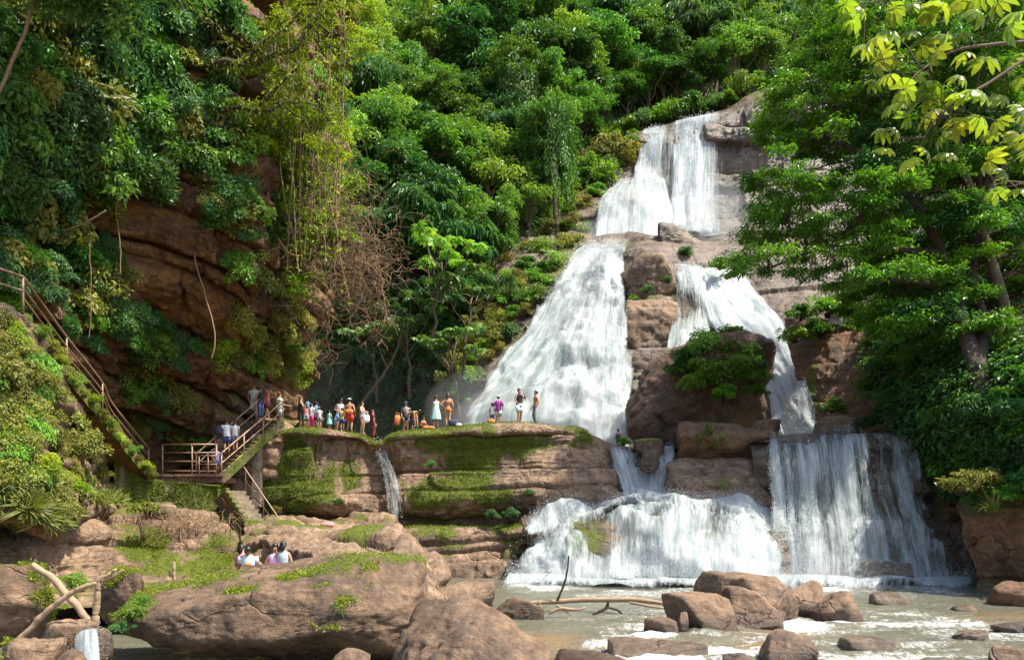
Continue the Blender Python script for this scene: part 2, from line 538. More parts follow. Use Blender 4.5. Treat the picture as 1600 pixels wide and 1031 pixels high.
# ---------------------------------------------------------------- hillside behind everything
HC = [300, 480, 620, 760, 900, 1000, 1140, 1280, 1500, 1900]
HR = [(-350, [128] * 10), (-120, [112, 110, 110, 110, 112, 112, 112, 112, 110, 105]), (40, [92, 92, 92, 92, 94, 96, 98, 98, 95, 90]),
      (180, [72, 73, 73, 74, 76, 78, 80, 80, 78, 75]), (300, [60, 62, 63, 65, 69, 74, 76, 76, 72, 70]), (450, [53, 54, 55, 57.5, 60.5, 66, 68, 68, 65, 62]),
      (600, [54, 57, 57, 53.5, 54, 60, 60, 60, 58, 56]), (740, [54, 58, 58, 54, 53, 56, 56, 56, 54, 52])]
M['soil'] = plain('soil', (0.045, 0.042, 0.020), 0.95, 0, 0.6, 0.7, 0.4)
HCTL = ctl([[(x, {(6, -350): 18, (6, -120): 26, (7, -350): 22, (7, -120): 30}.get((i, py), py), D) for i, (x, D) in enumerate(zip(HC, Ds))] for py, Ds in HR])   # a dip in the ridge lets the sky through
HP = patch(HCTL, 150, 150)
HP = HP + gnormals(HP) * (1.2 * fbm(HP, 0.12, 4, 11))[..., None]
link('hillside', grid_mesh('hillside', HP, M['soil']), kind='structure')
HN = gnormals(HP)
_hpx, _hpy = to_px(HP)
def hill_at(px, py):
    k = np.argmin((_hpx - px) ** 2 + (_hpy - py) ** 2)
    return HP.reshape(-1, 3)[k], HN.reshape(-1, 3)[k]

# ---------------------------------------------------------------- great rock overhang on the left
LX = [(-520, -170, 60, 215, 330, 420, 480, 545), (-520, -170, 60, 215, 330, 420, 480, 545), (-520, -170, 60, 215, 335, 428, 490, 545),
      (-520, -170, 60, 215, 335, 420, 482, 535), (-520, -170, 60, 215, 335, 412, 480, 515), (-520, -170, 60, 215, 320, 385, 470, 500),
      (-520, -170, 60, 200, 290, 345, 455, 495), (-520, -170, 60, 200, 280, 335, 445, 490), (-520, -170, 60, 200, 280, 335, 445, 490)]
LD = [(-250, (20, 24, 28, 31, 33, 35, 42, 54)), (0, (17, 22, 26.5, 29.5, 31.5, 33.5, 40.5, 52)), (150, (16, 21, 26, 29, 31, 33, 39.5, 49)),
      (300, (16, 21, 26, 29.5, 31, 33, 39, 47.5)), (430, (16.5, 21.5, 26.5, 30.5, 31.6, 33.5, 39, 47)), (520, (18, 23, 28, 33, 34, 35.5, 39.5, 46.5)),
      (620, (19, 24.5, 30, 35.3, 36.8, 37.5, 40.5, 46)), (780, (19.5, 25, 31, 36.2, 38.3, 39, 41, 46)), (960, (19.5, 25, 31, 36.4, 38.5, 39.2, 41, 46))]
_, LP, LN = rock_patch('cliff', [[(x, py, D) for x, D in zip(xs, Ds)] for xs, (py, Ds) in zip(LX, LD)], 0.10, 'dark_rock', 21,
                       moss=moss_fn(0.6, 0.5, -0.15, 0.4, 1), st=dict(thick=1.0, amp=0.75, block=0.6, bw=3.2, tilt=(0.28, 0.05), warp=0.8, crack=0.5, detail=.2), lump=1.3)
_lpx, _lpy = to_px(LP)
def cliff_at(px, py):
    k = np.argmin((_lpx - px) ** 2 + (_lpy - py) ** 2)
    return LP.reshape(-1, 3)[k], LN.reshape(-1, 3)[k]

# overgrown bank below the stairs, near left
BX = (-320, -70, 40, 105, 160, 188, 196)
BR = [((420, 455, 492, 585, 680, 735, 745), (15.5, 20.7, 22.4, 26.2, 30.3, 32.6, 35)),
      ((520, 540, 570, 650, 715, 755, 760), (14.6, 19.6, 21.5, 25.3, 29.8, 32.2, 35)),
      ((640, 660, 680, 730, 770, 785, 790), (14, 18.9, 20.8, 24.6, 29.2, 31.8, 35)),
      ((760, 780, 800, 818, 825, 826, 828), (13.5, 18.3, 20.1, 23.9, 28.4, 31.4, 35)),
      ((800, 820, 842, 850, 850, 848, 848), (14.2, 19.2, 21.1, 25, 29.4, 32, 35))]
_, KP, KN = rock_patch('bank', [[(x, y, d) for x, y, d in zip(BX, ys, ds)] for ys, ds in BR], 0.12, 'sandstone', 31,
                       moss=moss_fn(0.4, 0.5, 0.25, 0.5, 2), st=dict(thick=0.7, amp=0.25, block=0.2, bw=2), lump=0.5)
_kpx, _kpy = to_px(KP)
def bank_at(px, py):
    k = np.argmin((_kpx - px) ** 2 + (_kpy - py) ** 2)
    return KP.reshape(-1, 3)[k], KN.reshape(-1, 3)[k]

# rock shelf under the bank and the concrete wall
rock_patch('rock_shelf', [[(-330, 780, 17), (-80, 790, 22), (60, 815, 27), (190, 800, 32.0), (270, 790, 31.8), (345, 805, 31.5), (400, 868, 31.0), (412, 880, 34)],
                          [(-330, 840, 15.5), (-80, 842, 20), (60, 842, 23.5), (190, 806, 29.8), (270, 800, 30), (335, 828, 29), (385, 880, 28), (402, 890, 31)],
                          [(-330, 890, 15.0), (-80, 880, 19.0), (60, 880, 22.6), (192, 850, 28.2), (270, 850, 28.3), (330, 868, 27.5), (372, 898, 27), (392, 905, 29)],
                          [(-330, 950, 14.3), (-80, 925, 18.3), (60, 915, 22.0), (190, 905, 26), (270, 912, 25), (330, 914, 25), (370, 918, 25), (395, 922, 27)],
                          [(-330, 1040, 12), (-80, 1000, 15), (60, 985, 17), (190, 985, 18), (270, 985, 18), (330, 970, 19), (370, 965, 19), (400, 960, 20)]],
           0.07, 'sandstone', 41, moss=moss_fn(0.35, 0.7, 0.10, 0.6, 3, [(240, 850, 50, 40, 0.5), (330, 890, 40, 25, 0.25), (40, 950, 50, 50, .3), (300, 812, 50, 18, -0.8), (130, 870, 60, 35, -0.5)]),
           st=dict(thick=0.7, amp=0.36, block=0.42, bw=1.9, tilt=(0.03, 0.04), warp=0.4, crack=0.22), lump=0.35, flat=0.3)

# brown sloping rock between the sitting visitors and the ledge
rock_patch('rock_slope', [[(380, 800, 36.5), (430, 795, 36.5), (500, 800, 36.5), (570, 795, 36.5), (625, 800, 36.4), (650, 840, 36.4)],
                          [(385, 825, 32), (430, 812, 33), (500, 812, 34), (570, 815, 33), (622, 822, 32.5), (652, 868, 34)],
                          [(388, 862, 28.5), (430, 842, 28), (500, 838, 29), (570, 832, 29), (630, 838, 28), (662, 895, 31)],
                          [(385, 900, 23), (430, 890, 23), (500, 880, 23), (570, 868, 24), (640, 862, 24.5), (678, 915, 27)],
                          [(385, 940, 19.5), (430, 930, 19.5), (500, 920, 19.5), (580, 900, 19.5), (655, 905, 20), (690, 945, 22)],
                          [(385, 1000, 16.5), (430, 1000, 16.5), (500, 1000, 16.5), (590, 990, 17), (665, 985, 17), (700, 990, 17.6)]],
           0.06, 'sandstone', 51, moss=moss_fn(0.15, 0.85, 0.10, 0.7, 4, [(560, 845, 40, 20, .3), (450, 830, 40, 18, .2), (600, 890, 40, 30, -.2)]),
           st=dict(thick=0.55, amp=0.34, block=0.48, bw=1.5, tilt=(0.12, 0.10), warp=0.5, crack=0.24), lump=0.4, flat=0.15)

# ---------------------------------------------------------------- the ledge people stand on
def ledge_moss(P, N):
    px, py = to_px(P)
    m = 0.20 + 0.30 * N[..., 2] + 0.95 * fbm(P, 0.55, 4, 75) + 0.35 * sstep(560, 400, px)
    for (x, y, rx, ry, a) in [(470, 690, 60, 25, .5), (700, 690, 90, 16, .55), (820, 690, 60, 10, .4), (905, 695, 30, 12, .4), (740, 760, 50, 40, .45), (800, 790, 40, 20, .4),
                              (540, 770, 30, 40, .4), (660, 790, 40, 16, .4), (430, 760, 50, 50, .35), (880, 750, 70, 40, -.6), (930, 740, 40, 50, -.6), (680, 740, 40, 20, -.35), (590, 740, 18, 60, -.5)]:
        m = m + a * np.exp(-((px - x) / rx) ** 2 - ((py - y) / ry) ** 2)
    return m + 0.30 * fbm(P, 1.9, 3, 76)
LEX = (380, 440, 500, 560, 592, 625, 700, 780, 850, 905, 945, 985)
_, EP, EN = rock_patch('rock_ledge', [
    [(x, y, d) for x, y, d in zip((395, 455, 515, 570, 600, 640, 715, 790, 855, 905, 950, 1000), (700, 700, 700, 700, 702, 702, 700, 700, 700, 702, 704, 706), (47,) * 9 + (45, 43, 43))],
    [(x, y, d) for x, y, d in zip(LEX, (686, 672, 672, 678, 690, 676, 669, 666, 668, 672, 692, 705), (38.6, 38.2, 38, 38, 38.2, 37.8, 37.6, 37.6, 37.6, 37.8, 38.2, 40))],
    [(x, y, d) for x, y, d in zip(LEX, (712, 704, 706, 708, 716, 708, 706, 702, 700, 702, 718, 740), (37.9, 37.6, 37.4, 37.6, 38.2, 37.0, 36.8, 36.8, 36.7, 36.7, 37.2, 39.3))],
    [(x, y, d) for x, y, d in zip(LEX, (752, 745, 748, 750, 752, 745, 742, 740, 738, 738, 748, 765), (37.6, 37.3, 36.9, 37.2, 37.7, 36.9, 36.7, 36.4, 36.0, 35.7, 36.2, 38.5))],
    [(x, y, d) for x, y, d in zip((380, 440, 500, 560, 592, 625, 700, 780, 850, 915, 962, 990), (790, 785, 788, 788, 790, 788, 782, 778, 776, 775, 778, 790), (37.4, 36.9, 36.4, 36.7, 37.3, 36.4, 36.0, 35.7, 35.3, 35.0, 35.4, 37.6))],
    [(x, y, d) for x, y, d in zip((380, 440, 500, 560, 592, 625, 700, 780, 850, 920, 970, 995), (815, 812, 812, 812, 812, 814, 816, 814, 806, 800, 800, 805), (38.2, 37.9, 37.6, 37.4, 37.2, 37.6, 37.4, 37.0, 36.2, 35.4, 35.4, 37.4))],
    [(x, y, d) for x, y, d in zip((380, 440, 500, 560, 592, 625, 700, 780, 850, 920, 970, 995), (850, 850, 850, 850, 850, 850, 850, 850, 840, 830, 825, 825), (38.6, 38.3, 38, 38, 38, 38, 37.6, 37.3, 36.6, 35.8, 35.8, 37.5))]],
    0.055, 'sandstone', 61, moss=ledge_moss, st=dict(thick=0.85, amp=0.36, block=0.34, bw=2.8, tilt=(-0.045, 0.02), warp=0.5, crack=0.22), lump=0.3)

# lower tier of the ledge
rock_patch('rock_tier', [
    [(610, 822, 37.5), (650, 822, 37.5), (720, 822, 37.2), (790, 820, 37), (845, 812, 36.5), (890, 815, 36.5)],
    [(612, 832, 35.6), (650, 826, 35.6), (720, 824, 35.4), (790, 822, 35.2), (835, 818, 35), (872, 835, 36)],
    [(614, 856, 35.0), (650, 854, 35.0), (720, 850, 34.8), (790, 848, 34.6), (822, 848, 34.6), (850, 860, 35.6)],
    [(616, 886, 34.4), (650, 884, 34.4), (720, 880, 34.3), (780, 878, 34.2), (808, 880, 34.2), (835, 888, 35)],
    [(616, 925, 34.0), (650, 925, 34.0), (720, 922, 34.0), (775, 920, 33.9), (800, 920, 34), (826, 925, 34.6)]],
    0.05, 'sandstone', 71, moss=moss_fn(0.35, 0.8, 0.12, 0.6, 6, [(700, 838, 50, 12, .35), (740, 855, 40, 10, .3), (745, 892, 60, 16, -.5)]),
    st=dict(thick=0.75, amp=0.32, block=0.3, bw=2.2, tilt=(-0.05, 0), warp=0.4, crack=0.2), lump=0.25)

# ---------------------------------------------------------------- cliff behind the main falls
FX = (560, 660, 730, 800, 880, 960, 1015, 1060, 1120, 1200, 1280, 1360, 1480, 1700)
FD = [(372, (72, 70, 63.5, 62, 61.5, 60.5, 59, 59, 60, 60, 59, 58, 57, 54)),
      (400, (70, 67, 60, 58, 57.5, 57, 54.6, 54.8, 56, 56, 55, 54, 52, 49)),
      (460, (66, 62, 56.5, 55, 54, 53.7, 52.0, 52.5, 53.6, 53, 51.5, 50.5, 49, 46)),
      (530, (64, 60, 53.5, 52, 51, 50.8, 49.9, 50.4, 51, 50, 48, 47, 46, 43)),
      (600, (64, 58, 50.6, 49, 48.4, 48.2, 47.9, 48.4, 48.5, 47, 45, 44, 43, 40)),
      (680, (64, 56, 48, 46.6, 46, 45.7, 46, 46.5, 46.5, 45, 43, 42, 41, 38)),
      (740, (64, 56, 47.5, 46, 45.5, 45, 45.4, 45.8, 45.8, 44.2, 42.2, 41.4, 40, 37))]
rock_patch('fall_cliff', [[(x, py, D) for x, D in zip(FX, Ds)] for py, Ds in FD], 0.10, 'wet_rock', 81,
           moss=moss_fn(0.3, 0.5, -0.05, 0.4, 7, [(780, 540, 60, 60, .35), (870, 430, 50, 40, .35), (1265, 600, 14, 70, .4), (1015, 470, 40, 30, .3), (1300, 540, 50, 20, .25)]),
           st=dict(thick=1.0, amp=0.38, block=0.35, bw=3.0, tilt=(-0.03, 0.03), warp=0.5, crack=0.25), lump=0.6)

# cliff of the upper fall
UX = (820, 870, 925, 990, 1060, 1135, 1190, 1260, 1360)
rock_patch('upper_cliff', [
    [(x, y, d) for x, y, d in zip(UX, (285, 262, 235, 205, 188, 170, 142, 128, 120), (76, 76, 76, 76, 76, 76, 76, 74, 72))],
    [(x, y, d) for x, y, d in zip(UX, (300, 272, 245, 215, 196, 178, 152, 138, 130), (71, 70.6, 70.3, 70.2, 70.1, 70, 69, 68, 67))],
    [(x, y, d) for x, y, d in zip(UX, (320, 305, 285, 265, 255, 240, 220, 200, 200), (68, 68, 68, 69, 69.2, 69, 68, 67, 66))],
    [(x, y, d) for x, y, d in zip(UX, (345, 335, 325, 305, 310, 300, 290, 280, 280), (65.5, 65.2, 64.8, 66.5, 67.8, 68, 67, 66, 65))],
    [(x, y, d) for x, y, d in zip(UX, (380, 375, 370, 360, 360, 355, 350, 340, 340), (63.4, 63, 62.8, 64, 66, 66.6, 65.5, 64.5, 63))],
    [(x, y, d) for x, y, d in zip(UX, (430, 425, 420, 410, 410, 405, 400, 400, 400), (61, 61, 61, 62, 63, 63.5, 62.5, 61.5, 60))]],
    0.13, 'wet_rock', 91, moss=moss_fn(0.15, 0.5, -0.15, 0.35, 8), st=dict(thick=1.6, amp=0.35, block=0.35, bw=3.0, tilt=(0.1, 0), warp=0.6, crack=0.22), lump=0.5)

# reddish layered side wall beside the right-hand fall
rock_patch('side_wall', [
    [(1225, 495, 46.5), (1280, 505, 44.5), (1330, 515, 43), (1400, 520, 41), (1500, 520, 38)],
    [(1235, 560, 44.8), (1280, 565, 43), (1330, 570, 41.5), (1400, 575, 39.5), (1500, 575, 37)],
    [(1255, 620, 43), (1290, 625, 41.6), (1330, 630, 40.3), (1400, 632, 38.5), (1500, 630, 36)],
    [(1275, 665, 41.6), (1310, 668, 40.2), (1350, 668, 39), (1410, 668, 37.4), (1500, 668, 35)],
    [(1280, 720, 41), (1315, 720, 39.6), (1355, 720, 38.4), (1415, 720, 36.8), (1500, 720, 34.5)]],
    0.08, 'red_rock', 95, moss=moss_fn(0.2, 0.5, -0.1, 0.5, 9, [(1268, 600, 12, 50, .6), (1350, 610, 40, 40, .25)]), st=dict(thick=0.7, amp=0.12, block=0.16, bw=2.6, tilt=(0.12, 0), warp=0.5, crack=0.12), lump=0.5)

# ---------------------------------------------------------------- rock under the lower right fall, the bank on the right
rock_patch('fall_step', [
    [(1160, 690, 40), (1200, 686, 40), (1260, 682, 40), (1340, 678, 40), (1420, 676, 40), (1470, 690, 40)],
    [(1175, 706, 34.8), (1205, 697, 34.6), (1260, 689, 34.4), (1340, 684, 34.3), (1420, 681, 34.2), (1445, 700, 35)],
    [(1180, 750, 34.4), (1208, 745, 34.0), (1262, 738, 33.6), (1340, 735, 33.4), (1430, 740, 33.4), (1462, 755, 34.2)],
    [(1185, 800, 33.9), (1212, 800, 33.2), (1268, 795, 32.8), (1345, 795, 32.5), (1445, 800, 32.5), (1490, 800, 33)],
    [(1188, 850, 33), (1216, 850, 32.2), (1275, 848, 31.8), (1350, 850, 31.6), (1460, 850, 31.7), (1520, 820, 32.2)],
    [(1190, 910, 32), (1220, 908, 31.2), (1280, 906, 30.8), (1355, 906, 30.6), (1480, 906, 30.7), (1540, 900, 31.2)],
    [(1190, 950, 31), (1220, 945, 30.6), (1280, 940, 30.2), (1355, 940, 30), (1480, 940, 30.2), (1550, 940, 30.4)]],
    0.07, 'wet_rock', 101, moss=moss_fn(0.1, 0.4, -0.2, 0.6, 10), st=dict(thick=1.1, amp=0.3, block=0.45, bw=1.3, warp=0.5, crack=0.2), lump=0.5)

RX = (1395, 1440, 1500, 1580, 1720, 2100)
_, RP, RN = rock_patch('right_bank', [
    [(1330, 380, 52), (1400, 370, 48), (1500, 360, 44), (1580, 350, 40), (1720, 330, 36), (2100, 250, 30)],
    [(1345, 560, 42), (1420, 545, 38), (1500, 530, 34), (1580, 520, 31), (1720, 510, 28), (2100, 480, 24)],
    [(1370, 655, 37.5), (1430, 640, 34.5), (1500, 630, 31), (1580, 625, 28.5), (1720, 620, 26), (2100, 610, 22)],
    [(1440, 690, 35.5), (1455, 690, 33.5), (1510, 690, 31), (1590, 690, 28.0), (1720, 690, 25), (2100, 690, 21)],
    [(1452, 740, 35.2), (1475, 740, 33.3), (1520, 740, 31), (1600, 740, 27.6), (1720, 740, 24.5), (2100, 740, 20)],
    [(1485, 800, 34), (1500, 805, 32), (1540, 806, 30), (1610, 805, 27), (1720, 800, 24), (2100, 800, 19)],
    [(1520, 910, 32), (1530, 912, 31), (1570, 915, 29.5), (1620, 915, 26.5), (1720, 915, 23.5), (2100, 915, 18.6)],
    [(1520, 960, 31), (1530, 960, 30.4), (1570, 960, 29), (1620, 960, 26), (1720, 960, 23), (2100, 960, 18)]],
    0.13, 'dark_rock', 111, moss=moss_fn(0.5, 0.5, 0.12, 0.5, 12), st=dict(thick=0.8, amp=0.25, block=0.25, bw=2.2), lump=0.5)
_rpx, _rpy = to_px(RP)
def rbank_at(px, py):
    k = np.argmin((_rpx - px) ** 2 + (_rpy - py) ** 2)
    return RP.reshape(-1, 3)[k], RN.reshape(-1, 3)[k]
# mossy rock block below the bank at the right edge of the pool
rock_patch('rock_block', [
    [(1488, 770, 33), (1530, 762, 32), (1600, 755, 29.5), (1700, 750, 27.5)],
    [(1492, 790, 29.8), (1530, 778, 29), (1600, 768, 27.5), (1700, 760, 25.5)],
    [(1498, 815, 28.9), (1535, 810, 28.2), (1605, 800, 26.8), (1700, 795, 25)],
    [(1508, 860, 28.7), (1545, 860, 28), (1610, 850, 26.6), (1700, 850, 24.8)],
    [(1518, 902, 28.5), (1555, 905, 27.8), (1612, 905, 26.4), (1700, 905, 24.6)],
    [(1518, 950, 28), (1555, 950, 27.4), (1612, 950, 26), (1700, 950, 24.4)]],
    0.06, 'red_rock', 115, moss=moss_fn(0.6, 0.4, -0.1, 0.6, 13, [(1560, 780, 60, 22, .5)]), st=dict(thick=2.2, amp=0.12, block=0.35, bw=1.5, crack=0.22, along=(1, 0.2)), lump=0.9)

# dome the lowest cascade runs over
rock_patch('cascade_rock', [
    [(810, 800, 37), (860, 795, 37), (940, 792, 37), (1040, 785, 37), (1140, 790, 37), (1230, 800, 37)],
    [(822, 838, 33.6), (862, 815, 33.4), (940, 803, 33.2), (1040, 797, 33.2), (1140, 803, 33.2), (1226, 815, 33.2)],
    [(815, 865, 33.0), (862, 835, 32.2), (940, 820, 31.9), (1040, 815, 31.8), (1140, 820, 31.8), (1228, 830, 31.8)],
    [(808, 885, 32.6), (865, 862, 31.4), (940, 850, 31.0), (1040, 848, 30.9), (1140, 850, 30.9), (1232, 855, 31)],
    [(800, 912, 32.4), (870, 910, 31.0), (940, 908, 30.5), (1040, 908, 30.4), (1140, 908, 30.4), (1240, 908, 30.4)],
    [(800, 940, 32), (870, 940, 30.4), (940, 940, 29.9), (1040, 940, 29.8), (1140, 940, 29.8), (1240, 940, 29.8)]],
    0.06, 'wet_rock', 121, moss=moss_fn(0.2, 0.5, 0.05, 0.8, 14, [(925, 850, 40, 40, .5)]), st=dict(thick=0.8, amp=0.2, block=0.25, bw=1.2, warp=0.5), lump=0.35)

# stream bed of the upper pool, rock beside the middle chute
rock_patch('chute_rock', [
    [(920, 700, 41), (960, 706, 41), (1010, 706, 41), (1075, 700, 41)],
    [(930, 712, 38.2), (960, 708, 38), (1010, 707, 38), (1075, 712, 38)],
    [(950, 750, 37.2), (985, 750, 37.0), (1020, 750, 37), (1065, 750, 37)],
    [(965, 800, 35.6), (990, 800, 35.4), (1025, 800, 35.4), (1060, 800, 35.4)],
    [(965, 830, 34.6), (990, 830, 34.6), (1025, 830, 34.6), (1060, 830, 34.6)]],
    0.08, 'wet_rock', 131, moss=moss_fn(0.1, 0.4, -0.1, 0.6, 15), st=dict(thick=0.8, amp=0.2, block=0.2, bw=1.5), lump=0.3)

import bmesh
_ico = {}
def ico(level):
    if level not in _ico:
        bm = bmesh.new()
        bmesh.ops.create_icosphere(bm, subdivisions=level, radius=1)
        v = np.array([p.co[:] for p in bm.verts]); f = np.array([[p.index for p in q.verts] for q in bm.faces])
        bm.free()
        _ico[level] = (nrm(v), f)
    return _ico[level]


# ================================================================ WATER
def fall_mat(name, streak=(2.2, 0.28), cover=0.5, grey=0.0):
    k = NT(name)
    uv = k.coord('UV')
    a = k.noise(k.mapping(uv, (streak[0], streak[1], 1)), 1.0, 7, 0.62, 0.25)
    b = k.noise(k.mapping(uv, (streak[0] * 4.2, streak[1] * 3.2, 1), (7, 3, 1)), 1.0, 5, 0.7, 0.5)
    c = k.noise(k.mapping(uv, (12.0, 1.6, 1), (1, 8, 3)), 1.0, 4, 0.7)
    s = k.math('ADD', k.math('MULTIPLY', a, 0.9), k.math('MULTIPLY', b, 0.62))
    s = k.math('ADD', s, k.math('MULTIPLY', c, 0.35))
    s = k.math('ADD', s, k.attr('dens'))
    al = k.ramp(k.math('SUBTRACT', s, 1.0 - 0.5), [(0.36 - 0.28 * cover, 0.0), (0.80 - 0.28 * cover, 1.0)])
    col = k.mix(k.ramp(k.math('ADD', k.math('MULTIPLY', b, 0.5), k.math('MULTIPLY', a, 0.5)), [(0.40, 1.0), (0.58, 0.0)]), (0.66, 0.675, 0.68), (0.34 - grey * .15, 0.43 - grey * .15, 0.43 - grey * .15))
    h = k.math('ADD', k.math('MULTIPLY', b, 0.9), k.math('MULTIPLY', c, 0.35))
    p = k.n('BsdfPrincipled', i_Base_Color=col, i_Roughness=0.55, i_Normal=k.bump(h, 0.6, 0.12))
    t = k.n('BsdfTranslucent', i_Color=(0.62, 0.65, 0.66))
    mx = k.n('MixShader', i_0=0.35, i_1=p.outputs[0], i_2=t.outputs[0])
    tr = k.n('BsdfTransparent', i_Color=(0.93, 0.95, 0.94))
    m2 = k.n('MixShader', i_0=al, i_1=tr.outputs[0], i_2=mx.outputs[0])
    return k.done(m2.outputs[0])

M['fall_white'] = fall_mat('fall_white', (1.7, 0.14), 0.90)
M['fall_thin'] = fall_mat('fall_thin', (2.6, 0.18), 0.58, 0.25)
M['fall_splash'] = fall_mat('fall_splash', (1.9, 0.38), 0.74)
M['fall_mid'] = fall_mat('fall_mid', (2.1, 0.14), 0.70, 0.2)
M['foam'] = plain('foam', (0.66, 0.68, 0.68), 0.55, 0, 0.06, 9)
SPRAY = []          # (points, flow direction)

def fall(name, rows, res, mat, seed, dens, label, layers=2, gap=0.16, amp=0.22, lump=0.35, spray=6000, edge=0.10, puff=0.0, parent=None, spread=0.25):
    C = ctl(rows)
    P0 = patch(C, 30, 40)
    lu = np.linalg.norm(np.diff(P0, axis=1), axis=-1).sum(1).mean()
    lv = np.linalg.norm(np.diff(P0, axis=0), axis=-1).sum(0).mean()
    nu, nv = max(10, int(lu / res)), max(10, int(lv / res))
    top = None
    mb_v, mb_f, mb_uv, mb_d, n0 = [], [], [], [], 0
    for L in range(layers):
        P = patch(C, nu, nv)
        N = gnormals(P)
        u = np.linspace(0, lu, nu)[None, :] * np.ones((nv, 1))
        v = np.linspace(0, lv, nv)[:, None] * np.ones((1, nu))
        q = np.stack([u * 0.9, v * 0.22, 0 * u + L * 5.0], -1)
        q2 = np.stack([u * 0.45, v * 0.35, 0 * u + L * 3.0], -1)
        ramp = np.clip(v / 1.5, 0.15, 1)
        d = (L * gap) + ramp * (amp * fbm(q, 1.0, 4, seed + L, 0.5) + lump * fbm(q2, 1.0, 3, seed + 20, 0.4))
        if puff:
            d = d + ramp * puff * np.maximum(0, fbm(P, 0.5, 3, seed + 30, 0.45)) * 2
        P = P + N * d[..., None]
        uu = u / lu; vv = v / lv
        e = np.minimum(uu, 1 - uu) * lu
        rag = 0.5 + 0.5 * fbm(np.stack([u * 0.3, v * 0.5, 0 * u], -1), 1.0, 4, seed + 50)
        dn = dens(uu, vv) - 0.18 * L + 0.30 * fbm(np.stack([u * 0.35, v * 0.22, 0 * u + 2.0 * L], -1), 1.0, 4, seed + 60)
        dn = dn - 1.1 * (1 - sstep(0, edge * lu * (0.1 + 2.2 * rag ** 1.5) + 0.01, e)) - 0.5 * (1 - sstep(0, 0.25, lv - v))
        mb_v.append(P.reshape(-1, 3)); mb_uv.append(np.stack([u, v + 3.1 * L], -1).reshape(-1, 2)); mb_d.append(dn.ravel())
        mb_f.append(gfaces(nv, nu) + n0); n0 += nu * nv
        if L == layers - 1 and spray:
            r = rng(seed + 99)
            w = np.clip(dn + 0.25, 0, 1).ravel() + 0.005
            pk = r.choice(nu * nv, int(spray * 0.6), p=w / w.sum())
            fl = nrm(np.gradient(P, axis=0)).reshape(-1, 3)[pk]
            off = np.abs(r.normal(0, spread * 0.6, len(pk)))[:, None] * N.reshape(-1, 3)[pk] + r.normal(0, 0.06, (len(pk), 3))
            SPRAY.append((P.reshape(-1, 3)[pk] + off, fl))
    me = mk_mesh(name, np.vstack(mb_v), mb_f, True, {'dens': np.concatenate(mb_d)}, np.vstack(mb_uv), [M[mat]])
    return link(name, me, label=label, kind='structure')

# upper fall: tall curtain on the right, broken sheet and apron on the left
def d_upper(u, v):
    return 0.02 + 0.45 * np.exp(-((u - 0.62) / 0.16) ** 2) + 0.28 * np.exp(-((u - 0.12) / 0.14) ** 2) - 0.34 * np.exp(-((u - 0.40) / 0.09) ** 2) - 0.30 * np.exp(-((u - 0.93) / 0.08) ** 2) + 0.1 * v
fall('waterfall_upper', [[(1000, 207, 70.0), (1030, 198, 69.9), (1060, 190, 69.8), (1100, 182, 69.7), (1138, 174, 69.6)],
                         [(993, 232, 69.4), (1026, 228, 69.2), (1058, 225, 69.0), (1098, 222, 68.9), (1137, 215, 68.9)],
                         [(986, 275, 68.2), (1022, 285, 68.0), (1055, 290, 67.8), (1095, 295, 67.6), (1138, 285, 67.7)],
                         [(990, 325, 66.4), (1022, 335, 66.4), (1055, 345, 66.4), (1090, 350, 66.3), (1142, 345, 66.5)],
                         [(1000, 372, 65.0), (1025, 372, 65.2), (1055, 370, 65.4), (1090, 368, 65.4), (1145, 362, 65.6)]],
     0.16, 'fall_mid', 201, d_upper, 'tall white curtain of the topmost waterfall under the forest', spray=5000)
fall('waterfall_apron', [[(962, 290, 65.6), (985, 282, 65.8), (1010, 276, 66), (1040, 280, 66)],
                         [(940, 310, 64.6), (975, 306, 64.5), (1015, 306, 64.6), (1050, 315, 65)],
                         [(926, 345, 63.4), (968, 345, 63.2), (1014, 345, 63.2), (1058, 350, 63.8)],
                         [(918, 400, 61.6), (960, 402, 61.4), (1012, 402, 61.4), (1058, 392, 62.2)]],
     0.14, 'fall_mid', 211, lambda u, v: 0.12 + 0.15 * np.sin(u * 11) + 0.1 * v, 'fan of white water spreading at the foot of the topmost waterfall', spray=4000)

# main fall
fall('waterfall_main', [[(925, 398, 57.6), (945, 398, 57.4), (962, 399, 57.2), (980, 404, 56.6)],
                        [(880, 428, 55.4), (918, 426, 55.2), (950, 425, 55.0), (982, 428, 54.4)],
                        [(848, 478, 53.0), (900, 475, 52.6), (945, 474, 52.4), (984, 474, 52.0)],
                        [(805, 540, 50.4), (872, 535, 50.0), (930, 533, 49.8), (986, 535, 49.7)],
                        [(755, 600, 48.0), (840, 598, 47.4), (920, 596, 47.1), (990, 598, 47.2)],
                        [(715, 650, 46.4), (815, 648, 45.6), (912, 646, 45.3), (992, 648, 45.6)],
                        [(685, 705, 45.0), (800, 705, 44.2), (910, 706, 43.8), (992, 706, 44.2)]],
     0.10, 'fall_white', 221, lambda u, v: 0.10 + 0.22 * np.exp(-((u - 0.75) / 0.3) ** 2) - 0.26 * np.exp(-((u - 0.3) / 0.12) ** 2 - ((v - 0.75) / 0.2) ** 2) + 0.25 * (1 - v),
     'broad white main waterfall fanning out behind the ledge of visitors', layers=3, gap=0.35, amp=0.45, lump=0.7, spray=36000, puff=0.5, spread=0.5, edge=0.13)
